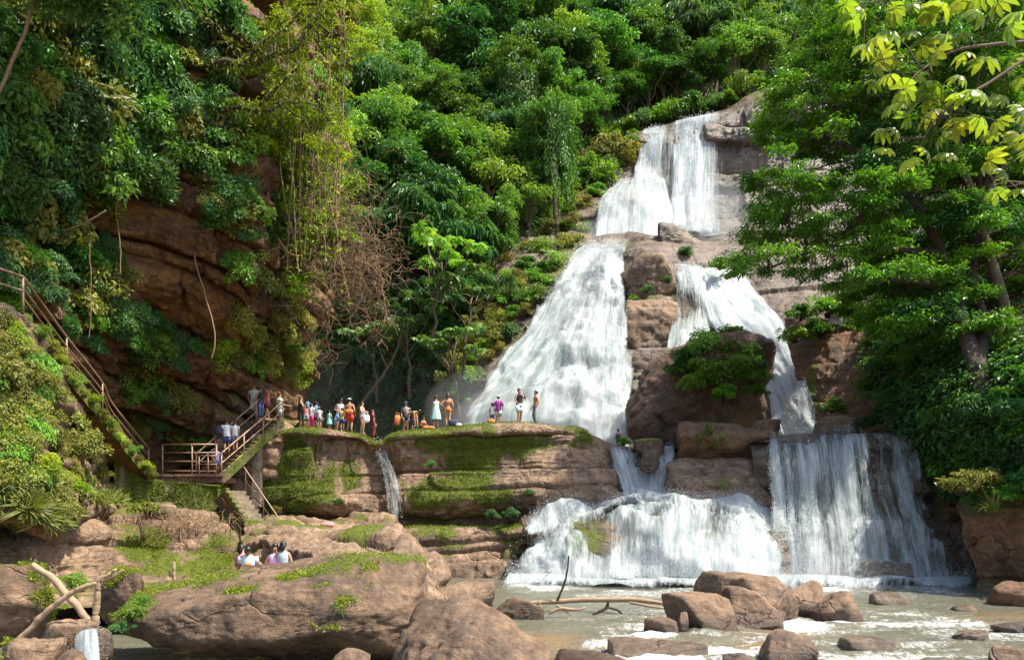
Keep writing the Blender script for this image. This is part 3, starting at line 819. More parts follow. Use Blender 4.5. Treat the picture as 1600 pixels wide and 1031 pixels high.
# thin fall right of the central rock
fall('waterfall_thin', [[(1052, 412, 54.3), (1075, 414, 54.3), (1098, 418, 54.4)],
                        [(1055, 450, 52.6), (1080, 452, 52.4), (1105, 455, 52.6)],
                        [(1048, 500, 50.9), (1080, 502, 50.6), (1110, 505, 50.8)],
                        [(1040, 555, 49.3), (1075, 556, 49.0), (1112, 560, 49.2)]],
     0.10, 'fall_mid', 231, lambda u, v: 0.02 + 0.2 * np.sin(v * 9), 'thin broken fall beside the layered rock between the two large falls', spray=2500)
# right branch
fall('waterfall_side', [[(1070, 418, 55.4), (1100, 420, 55.2), (1130, 424, 55.0), (1165, 430, 55.0)],
                        [(1092, 460, 53.4), (1120, 460, 53.0), (1150, 460, 52.8), (1185, 462, 52.6)],
                        [(1110, 515, 50.5), (1148, 511, 49.8), (1186, 506, 49.3), (1220, 500, 48.8)],
                        [(1168, 570, 48.0), (1195, 564, 47.0), (1222, 557, 46.4), (1247, 550, 45.8)],
                        [(1202, 624, 45.2), (1222, 618, 44.2), (1244, 612, 43.5), (1266, 605, 42.8)],
                        [(1214, 682, 43.2), (1240, 684, 42.2), (1268, 686, 41.5), (1298, 686, 40.8)]],
     0.09, 'fall_white', 241, lambda u, v: 0.34, 'narrow white fall curving down behind the bushy boulder', spray=7000, amp=0.25, lump=0.4, edge=0.08)
# chute from the upper pool
fall('waterfall_chute', [[(938, 702, 39.5), (965, 703, 39.4), (995, 704, 39.4), (1030, 703, 39.4), (1062, 700, 39.4)],
                         [(948, 714, 37.6), (970, 714, 37.5), (1000, 716, 37.5), (1028, 716, 37.5), (1058, 714, 37.5)],
                         [(965, 750, 36.7), (982, 750, 36.6), (1004, 752, 36.5), (1026, 752, 36.5), (1050, 752, 36.6)],
                         [(978, 785, 35.6), (990, 786, 35.3), (1006, 788, 35.2), (1022, 787, 35.2), (1040, 785, 35.4)],
                         [(972, 810, 34.6), (988, 812, 34.3), (1006, 813, 34.2), (1024, 812, 34.2), (1044, 810, 34.4)]],
     0.06, 'fall_white', 251, lambda u, v: 0.12 - 0.35 * np.exp(-((u - 0.5) / 0.12) ** 2 - ((v - 0.2) / 0.3) ** 2), 'short white chute squeezing between the ledge and the mossy rocks', spray=4000, amp=0.16, lump=0.25)
# lower right fall
fall('waterfall_curtain', [[(1190, 692, 38), (1250, 686, 38), (1330, 681, 38), (1425, 679, 38)],
                           [(1194, 702, 34.2), (1255, 688, 33.9), (1335, 680, 33.8), (1432, 688, 34.0)],
                           [(1202, 742, 33.2), (1262, 730, 32.4), (1342, 724, 32.1), (1446, 742, 32.8)],
                           [(1206, 800, 32.4), (1266, 796, 31.9), (1350, 795, 31.55), (1458, 796, 31.6)],
                           [(1205, 850, 31.8), (1270, 850, 31.2), (1358, 850, 31.0), (1478, 852, 31.0)],
                           [(1200, 910, 30.9), (1272, 912, 30.3), (1365, 912, 30.0), (1508, 910, 30.0)]],
     0.07, 'fall_thin', 261, lambda u, v: -0.02 - 0.16 * np.sin(u * 38 + 2 * np.sin(v * 3)) ** 2 + 0.22 * np.exp(-((u - 0.08) / 0.09) ** 2) + 0.10 * np.sin(u * 23) + 0.12 * v + 0.18 * np.exp(-((u - 0.2) / .2) ** 2 - ((v - 0.9) / .25) ** 2) + 0.3 * np.exp(-((v - 0.02) / .12) ** 2) * 0.3,
     'wide streaky curtain of water falling over the lowest step into the pool', spray=14000, amp=0.26, lump=0.40, spread=0.3)
# lowest cascade
fall('waterfall_cascade', [[(822, 806, 36), (880, 800, 36), (960, 795, 36), (1050, 790, 36), (1140, 792, 36), (1225, 800, 36)],
                           [(826, 840, 33.2), (880, 812, 33.3), (960, 797, 33.4), (1050, 787, 33.5), (1140, 793, 33.4), (1222, 808, 33.2)],
                           [(818, 862, 32.4), (880, 826, 32.2), (960, 811, 32.1), (1050, 801, 32.1), (1140, 808, 32.1), (1226, 822, 32.1)],
                           [(810, 886, 31.9), (880, 858, 31.0), (960, 846, 30.7), (1050, 840, 30.6), (1140, 846, 30.6), (1232, 856, 30.7)],
                           [(800, 912, 31.6), (882, 912, 30.5), (960, 912, 30.0), (1050, 912, 29.9), (1140, 912, 29.9), (1240, 912, 29.9)]],
     0.06, 'fall_splash', 271, lambda u, v: 0.22 + 0.14 * np.exp(-((v - 0.25) / .2) ** 2) + 0.22 * np.exp(-((u - 0.02) / 0.10) ** 2) - 0.42 * np.exp(-((u - 0.27) / 0.10) ** 2 - ((v - 0.7) / 0.3) ** 2) - 0.20 * np.exp(-((v - 0.68) / .2) ** 2) * (1 + 0.8 * np.sin(u * 17 + 1.0)) + 0.2 * np.exp(-((u - 0.92) / .12) ** 2) + 0.15 * np.exp(-((v - 1) / .12) ** 2),
     'low rounded cascade of white water pouring into the pool', spray=22000, amp=0.28, lump=0.5, puff=0.45, spread=0.3)
# trickle over the stepped part of the ledge
fall('trickle', [[(583, 692, 38.3), (592, 692, 38.3), (602, 692, 38.3)], [(586, 712, 37.4), (597, 712, 37.4), (608, 713, 37.4)], [(596, 745, 36.8), (609, 744, 36.8), (622, 745, 36.8)],
                 [(604, 785, 36.2), (616, 784, 36.2), (630, 786, 36.2)], [(604, 815, 36.0), (617, 815, 36.0), (630, 815, 36.0)]],
     0.06, 'fall_thin', 281, lambda u, v: -0.12 - 0.2 * v, 'thin trickle of water running down the stepped middle of the ledge', layers=1, spray=500, amp=.1, lump=.1)
# little spill between the near boulders
fall('small_spill', [[(118, 982, 13.4), (130, 981, 13.3), (143, 981, 13.3), (152, 983, 13.4)], [(118, 990, 12.9), (131, 990, 12.7), (143, 990, 12.7), (153, 990, 12.8)],
                     [(117, 1010, 12.6), (131, 1010, 12.4), (144, 1010, 12.4), (154, 1010, 12.5)], [(114, 1045, 12.4), (130, 1047, 12.2), (146, 1047, 12.2), (158, 1045, 12.3)]],
     0.025, 'fall_mid', 291, lambda u, v: 0.1, 'little spill of white water between small boulders near the bank', spray=900, amp=.05, lump=.05, gap=.05, spread=.06)

# white spray thrown off the falls: tiny elongated drops
def mist(name, c, size, dens, label):
    k = NT('mist_air')
    v = k.n('VolumePrincipled', i_Color=(0.95, 0.97, 1.0), i_Density=dens, i_Anisotropy=0.1)
    k.t.links.new(v.outputs[0], k.out.inputs[1])
    u, f = ico(3)
    o = link(name, mk_mesh(name, u * np.array(size) / 2, f, True, mats=[k.m]), None, label, kind='stuff', loc=c)
def drops(name, seed):
    r = rng(seed)
    P = np.vstack([p for p, _ in SPRAY]); F_ = np.vstack([f for _, f in SPRAY])
    D = P[:, 1:2]
    L = r.uniform(0.8, 2.6, (len(P), 1)) * D / FPX * 1.2
    w = r.uniform(0.15, 0.40, (len(P), 1)) * D / FPX * 1.2
    d = nrm(F_ + r.normal(0, 0.28, F_.shape))
    a = nrm(np.cross(d, r.normal(0, 1, d.shape))); b = np.cross(d, a)
    V = np.stack([P - d * L * 0.5, P + a * w, P + (-0.5 * a + 0.87 * b) * w, P + (-0.5 * a - 0.87 * b) * w, P + d * L * 0.5], 1).reshape(-1, 3)
    t = np.array([[0, 2, 1], [0, 3, 2], [0, 1, 3], [4, 1, 2], [4, 2, 3], [4, 3, 1]])
    f = (np.arange(len(P))[:, None, None] * 5 + t[None]).reshape(-1, 3)
    link(name, mk_mesh(name, V, f, True, mats=[M['foam']]), kind='stuff', label='fine white spray thrown off the waterfalls')
# ---- pool and stream
k = NT('river_water')
Pp = k.pos()
n1 = k.noise(k.mapping(Pp, (1, 1.0, 1)), 1.6, 6, 0.7, 0.8)
n2 = k.noise(k.mapping(Pp, (1, 0.7, 1)), 7.0, 5, 0.7)
n3 = k.noise(k.mapping(Pp, (1, 0.55, 1)), 26.0, 4, 0.7, 0.6)
fo = k.math('ADD', k.attr('foam'), k.math('MULTIPLY', k.math('SUBTRACT', n2, 0.5), 1.3))
fo = k.math('ADD', fo, k.math('MULTIPLY', k.math('SUBTRACT', n3, 0.5), 1.2))
fo = k.ramp(fo, [(0.38, 0.0), (1.05, 1.0)])
cw = k.mix(k.attr('shallow'), (0.115, 0.110, 0.078), (0.24, 0.13, 0.045))
cw = k.mix(k.ramp(n1, [(0.35, 0.0), (0.7, 0.5)]), cw, (0.19, 0.18, 0.13))
cw = k.mix(fo, cw, (0.68, 0.69, 0.68))
rg = k.math('ADD', 0.10, k.math('MULTIPLY', fo, 0.5))
hh = k.math('ADD', k.math('MULTIPLY', n1, 0.5), k.math('ADD', k.math('MULTIPLY', n2, 0.6), k.math('MULTIPLY', n3, 0.22)))
M['river_water'] = k.done(k.n('BsdfPrincipled', i_Base_Color=cw, i_Roughness=rg, i_IOR=1.33, i_Normal=k.bump(hh, 0.8, 0.16)).outputs[0])

gx = np.linspace(-18, 34, 620); gy = 5.0 + (37 - 5.0) * np.linspace(0, 1, 420) ** 1.15
X, Y = np.meshgrid(gx, gy)
Z = 0 * X
Q = np.stack([X, Y, Z], -1)
wpx = PCX + X * FPX / Y; wpy = PYH + CAM_H * FPX / Y
rap = sstep(935, 985, wpy) * sstep(820, 1000, wpx) * (0.45 + 0.55 * sstep(-0.35, 0.5, fbm(Q, 0.35, 3, 5)))
rap = np.maximum(rap, 0.6 * np.exp(-((wpx - 1230) / 120) ** 2 - ((wpy - 985) / 14) ** 2))
stream = np.stack([X * 0.55, Y * 1.5, Z], -1)
wave = 0.05 * fbm(stream, 1.6, 4, 6) * (1 - rap) + rap * (0.24 * fbm(stream, 1.3, 5, 7, .6) + 0.10 * ridged(stream, 1.5, 3, 8))
base = np.exp(-np.clip((913 - wpy) * -1, 0, None) / 20.0) * sstep(760, 830, wpx) * sstep(1600, 1480, wpx)
base = base * (0.75 + 0.8 * fbm(Q, 0.8, 4, 9))
foam = np.clip(1.15 * base, 0, 1) + rap * np.clip(0.62 + 1.5 * fbm(stream, 1.3, 5, 17, .7), 0, 1.1) + 0.12 * sstep(0.2, 0.7, fbm(stream, 0.8, 4, 19)) * sstep(905, 940, wpy) * sstep(760, 900, wpx)
shal = 0
for (x, y, rx, ry, a) in [(860, 1000, 45, 12, 1), (1230, 990, 60, 8, .8), (1180, 1012, 50, 8, .8), (1000, 1006, 60, 8, .7), (1560, 965, 60, 8, .5), (830, 1028, 60, 10, .6)]:
    shal = shal + a * np.exp(-((wpx - x) / rx) ** 2 - ((wpy - y) / ry) ** 2)
Z = wave + 0.10 * base
link('river', grid_mesh('river', np.stack([X, Y, Z], -1), M['river_water'], {'foam': foam, 'shallow': np.clip(shal, 0, 1)}), kind='structure', label='murky grey green pool and stream breaking white over stones')
# upper pool behind the ledge
X, Y = np.meshgrid(np.linspace(-5, 20, 120), np.linspace(34.3, 50, 80))
keep = X
Z = 5.85 + 0.06 * fbm(np.stack([X, Y, 0 * X], -1), 0.9, 4, 12)
sel = (Y - 38.3) - 0 * X
Yc = np.maximum(Y, np.where(X > 10.5, 34.3, 38.6))
link('upper_pool', grid_mesh('upper_pool', np.stack([X, Yc, Z], -1), M['river_water'], {'foam': 0.5 + 0.3 * fbm(np.stack([X, Y, 0 * X], -1), 0.5, 3, 13), 'shallow': 0 * X}), kind='structure')
fall('churning_foam', [[(790, 896, 31.2), (900, 896, 30.4), (1050, 898, 30.0), (1230, 896, 30.2), (1380, 900, 29.9), (1520, 900, 30.2)], [(785, 905, 30.6), (900, 904, 29.8), (1050, 905, 29.4), (1230, 904, 29.4), (1380, 906, 29.3), (1525, 908, 29.8)],
                      [(775, 914, 30.2), (900, 915, 29.2), (1050, 916, 28.8), (1230, 915, 28.8), (1380, 916, 28.8), (1530, 914, 29.4)], [(770, 922, 29.2), (900, 926, 27.9), (1050, 927, 27.6), (1230, 926, 27.6), (1380, 926, 27.7), (1535, 921, 28.9)]],
     0.06, 'fall_splash', 296, lambda u, v: 0.12 + 0.25 * np.exp(-((v - 0.35) / .25) ** 2) - 0.65 * v ** 1.5, 'churning white foam where the lowest falls strike the pool', layers=1, spray=14000, amp=0.12, lump=0.12, puff=0.4, spread=0.5, edge=0.03)
drops('spray', 77)

mist('mist', W(840, 662, 43.3), (9.5, 3.0, 5.0), 0.10, 'soft mist where the main waterfall lands')
mist('mist', W(770, 640, 45.2), (8.0, 3.0, 5.0), 0.05, 'thin mist drifting off the cliff side of the main waterfall')
mist('mist', W(590, 640, 47.5), (14.0, 5.0, 8.0), 0.006, 'faint mist hanging in the dark hollow behind the crowd')
mist('mist', W(950, 680, 42.6), (4.5, 2.5, 3.0), 0.12, 'mist above the upper pool beside the house-sized boulder')
mist('mist', W(1125, 335, 65.0), (6.0, 2.5, 6.0), 0.10, 'pale mist beside the foot of the topmost waterfall')
mist('mist', W(960, 372, 60.6), (8.0, 3.0, 3.0), 0.08, 'thin mist where the upper apron meets the main waterfall')
mist('mist', W(1120, 888, 29.6), (16.0, 1.8, 1.3), 0.14, 'low mist over the foam at the foot of the lowest falls')
# ================================================================ BOULDERS
def boulder_mesh(name, size, seed, level=4, planes=13, p=16, rough=0.05, mat='boulder_rock', moss=None, extra=(), rz=0.0, strat=0.0):
    r = rng(seed)
    u, f = ico(level)
    n = nrm(r.normal(0, 1, (planes, 3)) * np.array([1, 1, 0.9])); d = r.uniform(0.62, 1.0, planes)
    ex = [(nrm(np.array(a, float)), b) for a, b in extra]
    if ex:
        n = np.vstack([n, [a for a, _ in ex]]); d = np.concatenate([d, [b for _, b in ex]])
    n = np.vstack([n, np.eye(3), -np.eye(3)]); d = np.concatenate([d, np.full(6, 1.0)])
    rr = (np.maximum(u @ n.T, 0) / d) ** p
    v = u * (rr.sum(1) ** (-1 / p))[:, None]
    c, s = math.cos(rz), math.sin(rz)
    v = v @ np.array([[c, s, 0], [-s, c, 0], [0, 0, 1]])
    lo, hi = v.min(0), v.max(0)
    v = (v - (lo + hi) / 2) / (hi - lo) * np.asarray(size)
    m = min(size)
    nn = nrm(v / np.asarray(size) ** 2)
    v = v + nn * (m * (2.4 * rough * fbm(v, 1.5 / m, 5, seed, 0.6) + 0.9 * rough * ridged(v, 4.0 / m, 4, seed + 3)) + 0.018 * fbm(v, 7.0, 4, seed + 6, 0.6))[:, None]
    gv = v / m
    cr1 = fbm(gv, 1.1, 3, seed + 21); cr2 = fbm(gv * np.array([1, 1, 1.6]), 1.7, 3, seed + 22)
    v = v - nn * (m * (0.020 * np.exp(-(cr1 / 0.022) ** 2) + 0.014 * np.exp(-(cr2 / 0.02) ** 2)))[:, None]
    if strat:
        q = (v[:, 2] + 0.15 * fbm(v, 1.0, 2, seed + 8)) / strat
        v = v + nn * (-0.06 * strat * np.exp(-((q - np.round(q)) / 0.12) ** 2))[:, None]
    me = mk_mesh(name, v, f, True, {'moss': np.zeros(len(v))}, mats=[M[mat]])
    if moss:
        N = np.zeros(len(v) * 3, np.float32); me.vertices.foreach_get('normal', N)
        N = N.reshape(-1, 3)
        mo = moss[0] * N[:, 2] + moss[1] * fbm(v, 1.3 / m, 4, seed + 9) + moss[2]
        me.attributes['moss'].data.foreach_set('value', mo.astype(np.float32))
    return me

def boulder(px0, px1, pyt, pyb, D, seed, label, name='boulder', depth=0.8, group=None, sink=0.12, **kw):
    if group == 'boulders lying in the stream' and pyb < 1045: D = 0.985 * CAM_H * FPX / (pyb - PYH)
    w = (px1 - px0) * D / FPX
    h = (pyb - pyt) * D / FPX * (1 + sink)
    dep = depth * w
    c = W((px0 + px1) / 2, pyt, D + dep / 2)
    c[0] = ((px0 + px1) / 2 - PCX) * (D + dep * 0.3) / FPX
    c[2] = CAM_H + (PYH - pyt) * (D + dep * 0.45) / FPX - h / 2
    if group == 'boulders lying in the stream':
        zt = c[2] + h / 2
        h = (zt + 0.12) * 1.35
        c[2] = zt - h / 2
    if group == 'boulders lying in the stream' and 'mat' not in kw: kw['mat'] = 'stream_rock'
    if group == 'boulders lying in the stream': kw.setdefault('rough', 0.028)
    o = link(name, boulder_mesh(name, (w, dep, h), seed, **kw), None, label, kw.pop('cat', 'boulder'), group, None, c)
    return o

G1 = 'boulders lying in the stream'
# long mossy boulder, nearest the left
boulder(158, 662, 874, 1050, 13.6, 301, 'huge flat-topped brown boulder with bright moss along its upper edge', depth=0.5, level=6, planes=3, p=30, rough=0.045, sink=0.02,
        extra=[((-0.46, -0.34, 1), 0.50), ((0.03, -1, 0.16), 0.60), ((0.1, -0.75, -0.75), 0.66), ((-0.85, -0.3, 0.45), 0.80), ((0.75, -0.45, 0.42), 0.84), ((-0.6, -0.6, -0.4), 0.85)], moss=(0.66, 1.0, -0.20), mat='brown_rock')
boulder(608, 872, 950, 1118, 11.2, 302, 'rounded brown boulder in front of the driftwood, speckled and bare', depth=0.9, level=6, planes=5, p=10, rough=0.05, sink=0, extra=[((0.75, -0.2, 0.6), 0.62), ((-0.6, -0.4, 0.6), 0.66), ((0.1, -.75, .6), .72)])
boulder(1092, 1262, 897, 975, 19.8, 303, 'largest boulder of the midstream pile with a flat sunlit top', depth=0.75, group=G1, level=5, planes=4, extra=[((0.1, 0.0, 1), 0.62), ((-.9,-.2,.3), .7), ((.9, -.5, -.1), .75), ((0.7, -0.2, 0.5), 0.72), ((-0.6, -0.7, 0.1), 0.7)], p=80)
boulder(1128, 1240, 918, 980, 18.6, 304, 'angular pinkish boulder leaning against the largest midstream boulder', depth=0.8, group=G1, level=5, planes=7, extra=[((-0.3, -0.75, 0.5), 0.6), ((0.6, -0.3, 0.6), 0.66)], p=80)
boulder(1278, 1360, 925, 970, 20.6, 305, 'smooth rounded boulder standing alone just beside the midstream pile', depth=0.8, group=G1, level=5, planes=6, p=9)
boulder(1040, 1152, 928, 985, 18.8, 306, 'jagged dark-faced boulder where the driftwood log ends', depth=0.8, group=G1, level=5, planes=9, p=80, extra=[((0.5, -0.6, 0.5), 0.66)])
boulder(1225, 1290, 906, 962, 21.6, 307, 'dark wet boulder half hidden behind the midstream pile', depth=0.8, group=G1, level=4)
boulder(1008, 1058, 964, 990, 17.4, 308, 'small broken stone at the foot of the jagged boulder', depth=0.9, group=G1, level=4, planes=9, p=40)
boulder(1055, 1075, 955, 985, 17.5, 309, 'little upright stone against the jagged boulder', depth=0.9, group=G1, level=4, planes=9, p=40)
boulder(1188, 1276, 985, 1040, 14.6, 310, 'wet brown boulder splitting the rapids near the bottom edge', depth=0.9, group=G1, level=5, planes=9, p=20, extra=[((-0.3, -0.6, 0.6), 0.6)])
boulder(1365, 1425, 926, 944, 21.6, 311, 'low black wet stone with green weed midway to the bank', depth=0.8, group=G1, level=4, mat='wet_rock', moss=(0.3, 0.6, 0.0))
boulder(1488, 1530, 943, 952, 20.0, 312, 'tiny dark stone barely above the riffles', depth=0.8, group=G1, level=3, mat='wet_rock')
boulder(1555, 1640, 908, 945, 20.5, 313, 'dark mossy boulder cut by the frame edge below the bank', depth=0.8, group=G1, level=5, mat='red_rock', moss=(0.3, 0.6, 0.1))
boulder(1570, 1650, 972, 990, 17, 314, 'flat rusty stone washed over at the water edge', depth=0.8, group=G1, level=4, mat='wet_rock')
boulder(1490, 1550, 984, 1000, 16.2, 315, 'mottled grey stone awash in white riffles', depth=0.8, group=G1, level=4, mat='wet_rock')
boulder(1320, 1410, 996, 1010, 15.4, 316, 'long flat rusty slab awash between two rapids', depth=0.6, group=G1, level=4, mat='wet_rock', planes=10, p=40)
boulder(1555, 1610, 1010, 1050, 13.4, 317, 'pale rounded stone at the lowest corner of the rapids', depth=0.9, group=G1, level=4)
boulder(955, 1110, 1004, 1030, 14.2, 318, 'broad flat ledge of rock with water sheeting over its front', depth=0.7, group=G1, level=5, mat='wet_rock', planes=6, p=20, extra=[((0, 0, 1), 0.5)])
boulder(676, 772, 908, 960, 23.2, 319, 'light brown peaked boulder at the pool edge behind the speckled one', depth=0.8, group=G1, level=5, planes=8, p=18)
boulder(768, 850, 934, 966, 20.8, 320, 'wedge-shaped boulder supporting the thick end of the log', depth=0.8, group=G1, level=5, planes=8, p=40)
boulder(640, 720, 935, 985, 19.5, 321, 'rubble boulder wedged beside the peaked boulder', depth=0.8, group=G1, level=4, planes=9, p=22)
boulder(860, 1000, 1021, 1044, 12.4, 322, 'flat brown stone cut off by the bottom edge beside the speckled boulder', depth=0.8, group=G1, level=4, planes=8)
boulder(1130, 1180, 1018, 1040, 14.0, 323, 'rusty stone under white rapids near the bottom edge', depth=.8, group=G1, level=4, mat='wet_rock')
G2 = 'boulders at the foot of the overgrown bank'
boulder(-60, 76, 884, 1000, 13.5, 331, 'mossy block at the picture edge below the hanging grass', depth=0.7, group=G2, level=5, planes=8, p=22, moss=(0.25, 0.7, 0.22))
boulder(150, 226, 892, 975, 15.6, 332, 'mossy upright boulder behind the forked driftwood', depth=0.7, group=G2, level=5, planes=7, p=12, moss=(0.35, 0.6, 0.22))
boulder(56, 146, 972, 1024, 12.6, 333, 'flat brown slab above the little spill', depth=0.8, group=G2, level=5, planes=7, p=22, moss=(0.2, 0.7, 0.0), extra=[((0, 0, 1), .6)])
boulder(-10, 80, 1003, 1060, 9.6, 334, 'small boulder in the bottom corner, half covered in yellow moss', depth=0.8, group=G2, level=5, planes=7, p=14, moss=(0.3, 0.7, 0.1))
boulder(86, 128, 1016, 1050, 10.8, 335, 'little rounded stone beside the small spill', depth=0.8, group=G2, level=4, p=9)
boulder(140, 172, 982, 1040, 12.8, 336, 'wet stone on the far side of the small spill', depth=0.8, group=G2, level=4, mat='wet_rock', moss=(0.2, .6, .1))
boulder(520, 576, 1013, 1050, 11.6, 337, 'small stone under the overhang of the huge flat-topped boulder', depth=0.8, group=G2, level=4)
boulder(276, 302, 900, 918, 18.8, 338, 'small round stone lying on the rock shelf', depth=0.8, group=G2, level=4, p=9)
boulder(1440, 1526, 762, 880, 32.4, 340, 'dark rock in the gap beside the wide curtain of water', depth=0.6, level=5, planes=7, p=14, mat='dark_rock', moss=(.4, .5, .1))
# up by the falls
boulder(984, 1214, 534, 700, 38.9, 341, 'house-sized brown boulder crowned with bushes in front of the main fall', depth=0.75, level=6, planes=5, p=9, rough=0.06, mat='umber_rock', sink=0.05, moss=(0.2, 0.6, -0.15),
        extra=[((-0.75, -0.35, 0.5), 0.66), ((0.55, -0.65, -0.45), 0.52), ((0, -0.75, -0.5), 0.72)])
boulder(1026, 1108, 357, 412, 57.0, 342, 'rounded boulder perched above the split of the falls', depth=0.7, level=5, planes=7, p=12, mat='wet_rock', moss=(0.3, .6, -.05))
boulder(972, 1042, 384, 408, 56.0, 343, 'flat mossy slab at the head of the main fall', depth=0.7, level=5, planes=7, p=20, mat='sandstone', moss=(0.5, .5, -.1))
boulder(968, 1062, 400, 475, 52.0, 344, 'blocky moss-patched rock dividing the two large falls', depth=0.5, level=5, planes=8, p=20, mat='sandstone', moss=(0.3, .7, .0), strat=1.1)
boulder(976, 1060, 468, 560, 50.2, 345, 'layered brown rock below the blocky rock between the falls', depth=0.4, level=5, planes=6, p=16, mat='sandstone', moss=(0.3, .6, -.15), strat=0.8)
boulder(972, 1052, 545, 620, 48.6, 346, 'lower layered rock washed by the edge of the main fall', depth=0.4, level=5, planes=6, p=16, mat='wet_rock', moss=(0.2, .5, -.15), strat=0.7)
boulder(990, 1036, 686, 716, 37.0, 351, 'small boulder capped with bright moss at the head of the chute', depth=0.8, level=4, p=10, planes=6, moss=(0.8, .5, .1))
boulder(1000, 1030, 706, 736, 36.2, 352, 'brown rock splitting the chute below the mossy cap', depth=0.6, level=4, p=12, planes=6, mat='wet_rock')
boulder(1060, 1215, 656, 725, 35.4, 353, 'broad brown rock with ferny tufts above the chute', depth=0.5, level=5, planes=8, p=16, moss=(0.2, .6, 0), mat='red_rock')
boulder(1165, 1222, 656, 700, 37, 354, 'round dark boulder under the house-sized boulder', depth=0.8, level=4, p=9, planes=6, mat='red_rock')
boulder(1050, 1216, 713, 806, 33.6, 355, 'bulky layered boulder between the chute and the wide curtain', depth=0.6, level=6, planes=7, p=15, moss=(0.0, .8, -.02), mat='sandstone', strat=0.9, extra=[((0, -.4, 1), .8)])
boulder(1270, 1400, 655, 700, 37.5, 356, 'pale sloping slab at the lip of the wide curtain', depth=0.7, level=5, planes=9, p=20, mat='sandstone', moss=(0.3, .5, -.1))
boulder(1345, 1425, 876, 915, 29.6, 357, 'wet rock under the foot of the wide curtain', depth=0.5, level=4, mat='wet_rock')
boulder(838, 876, 428, 462, 56.5, 358, 'small light brown rock above the shoulder of the main fall', depth=0.8, level=4, mat='sandstone', p=14)
boulder(860, 940, 366, 420, 59.5, 359, 'brown rock in the grass where the main fall begins', depth=0.8, level=4, mat='red_rock', p=10, moss=(0.4, .5, .1))
boulder(1095, 1135, 400, 440, 55.8, 360, 'brown rock behind the leaves at the head of the side fall', depth=0.6, level=4, mat='sandstone', p=14)
# ================================================================ PLANTS
def leaf_geo(C, A, N, L, wr=0.42, fold=0.16, droop=0.15, r=None):
    """folded leaves: base C, along A, facing N"""
    L = np.broadcast_to(np.asarray(L, float), (len(C),))[:, None]
    B = nrm(np.cross(N, A))
    tip = C + A * L - np.array([0, 0, 1.0]) * droop * L
    mid = C + A * L * 0.45
    l = mid + B * L * wr * 0.5 + N * fold * L * 0.5
    g = mid - B * L * wr * 0.5 + N * fold * L * 0.5
    V = np.stack([C, g, tip, l], 1).reshape(-1, 3)
    i = np.arange(len(C))[:, None] * 4
    F_ = np.concatenate([i + np.array([[0, 1, 2]]), i + np.array([[0, 2, 3]])])
    return V, F_

def leaf_mesh(name, C, A, N, L, mat, seed, var=None, **kw):
    r = rng(seed)
    V, F_ = leaf_geo(C, A, N, L, **kw)
    if var is None:
        var = np.clip(r.normal(0.5, 0.22, len(C)), 0, 1)
    return mk_mesh(name, V, F_, False, {'var': np.repeat(var, 4)}, mats=[mat])

def clump_leaves(c, rad, n, r, flat=0.7, up=0.7, droop=0.25, open_=0.5):
    """positions, axes, normals of n leaves in a domed clump"""
    u = nrm(r.normal(0, 1, (n, 3)))
    u[:, 2] = np.where(u[:, 2] < -0.35, -u[:, 2], u[:, 2])
    q = (open_ + (1 - open_) * r.random(n))[:, None]
    P = c + u * q * rad * np.array([1, 1, flat])
    N = nrm(0.55 * u + np.array([0, 0, up]) + 0.45 * r.normal(0, 1, (n, 3)))
    A = nrm(u * np.array([1, 1, 0.2]) + 0.6 * r.normal(0, 1, (n, 3)) - np.array([0, 0, droop]))
    A = nrm(A - N * (A * N).sum(-1, keepdims=True))
    return P, A, N

def bez(a, b, n=6, sag=0.0, r=None, jit=0.0):
    t = np.linspace(0, 1, n)[:, None]
    p = np.asarray(a) * (1 - t) + np.asarray(b) * t
    p[:, 2] += sag * 4 * (t * (1 - t))[:, 0]
    if r is not None and jit:
        p[1:-1] += r.normal(0, jit, (n - 2, 3))
    return p

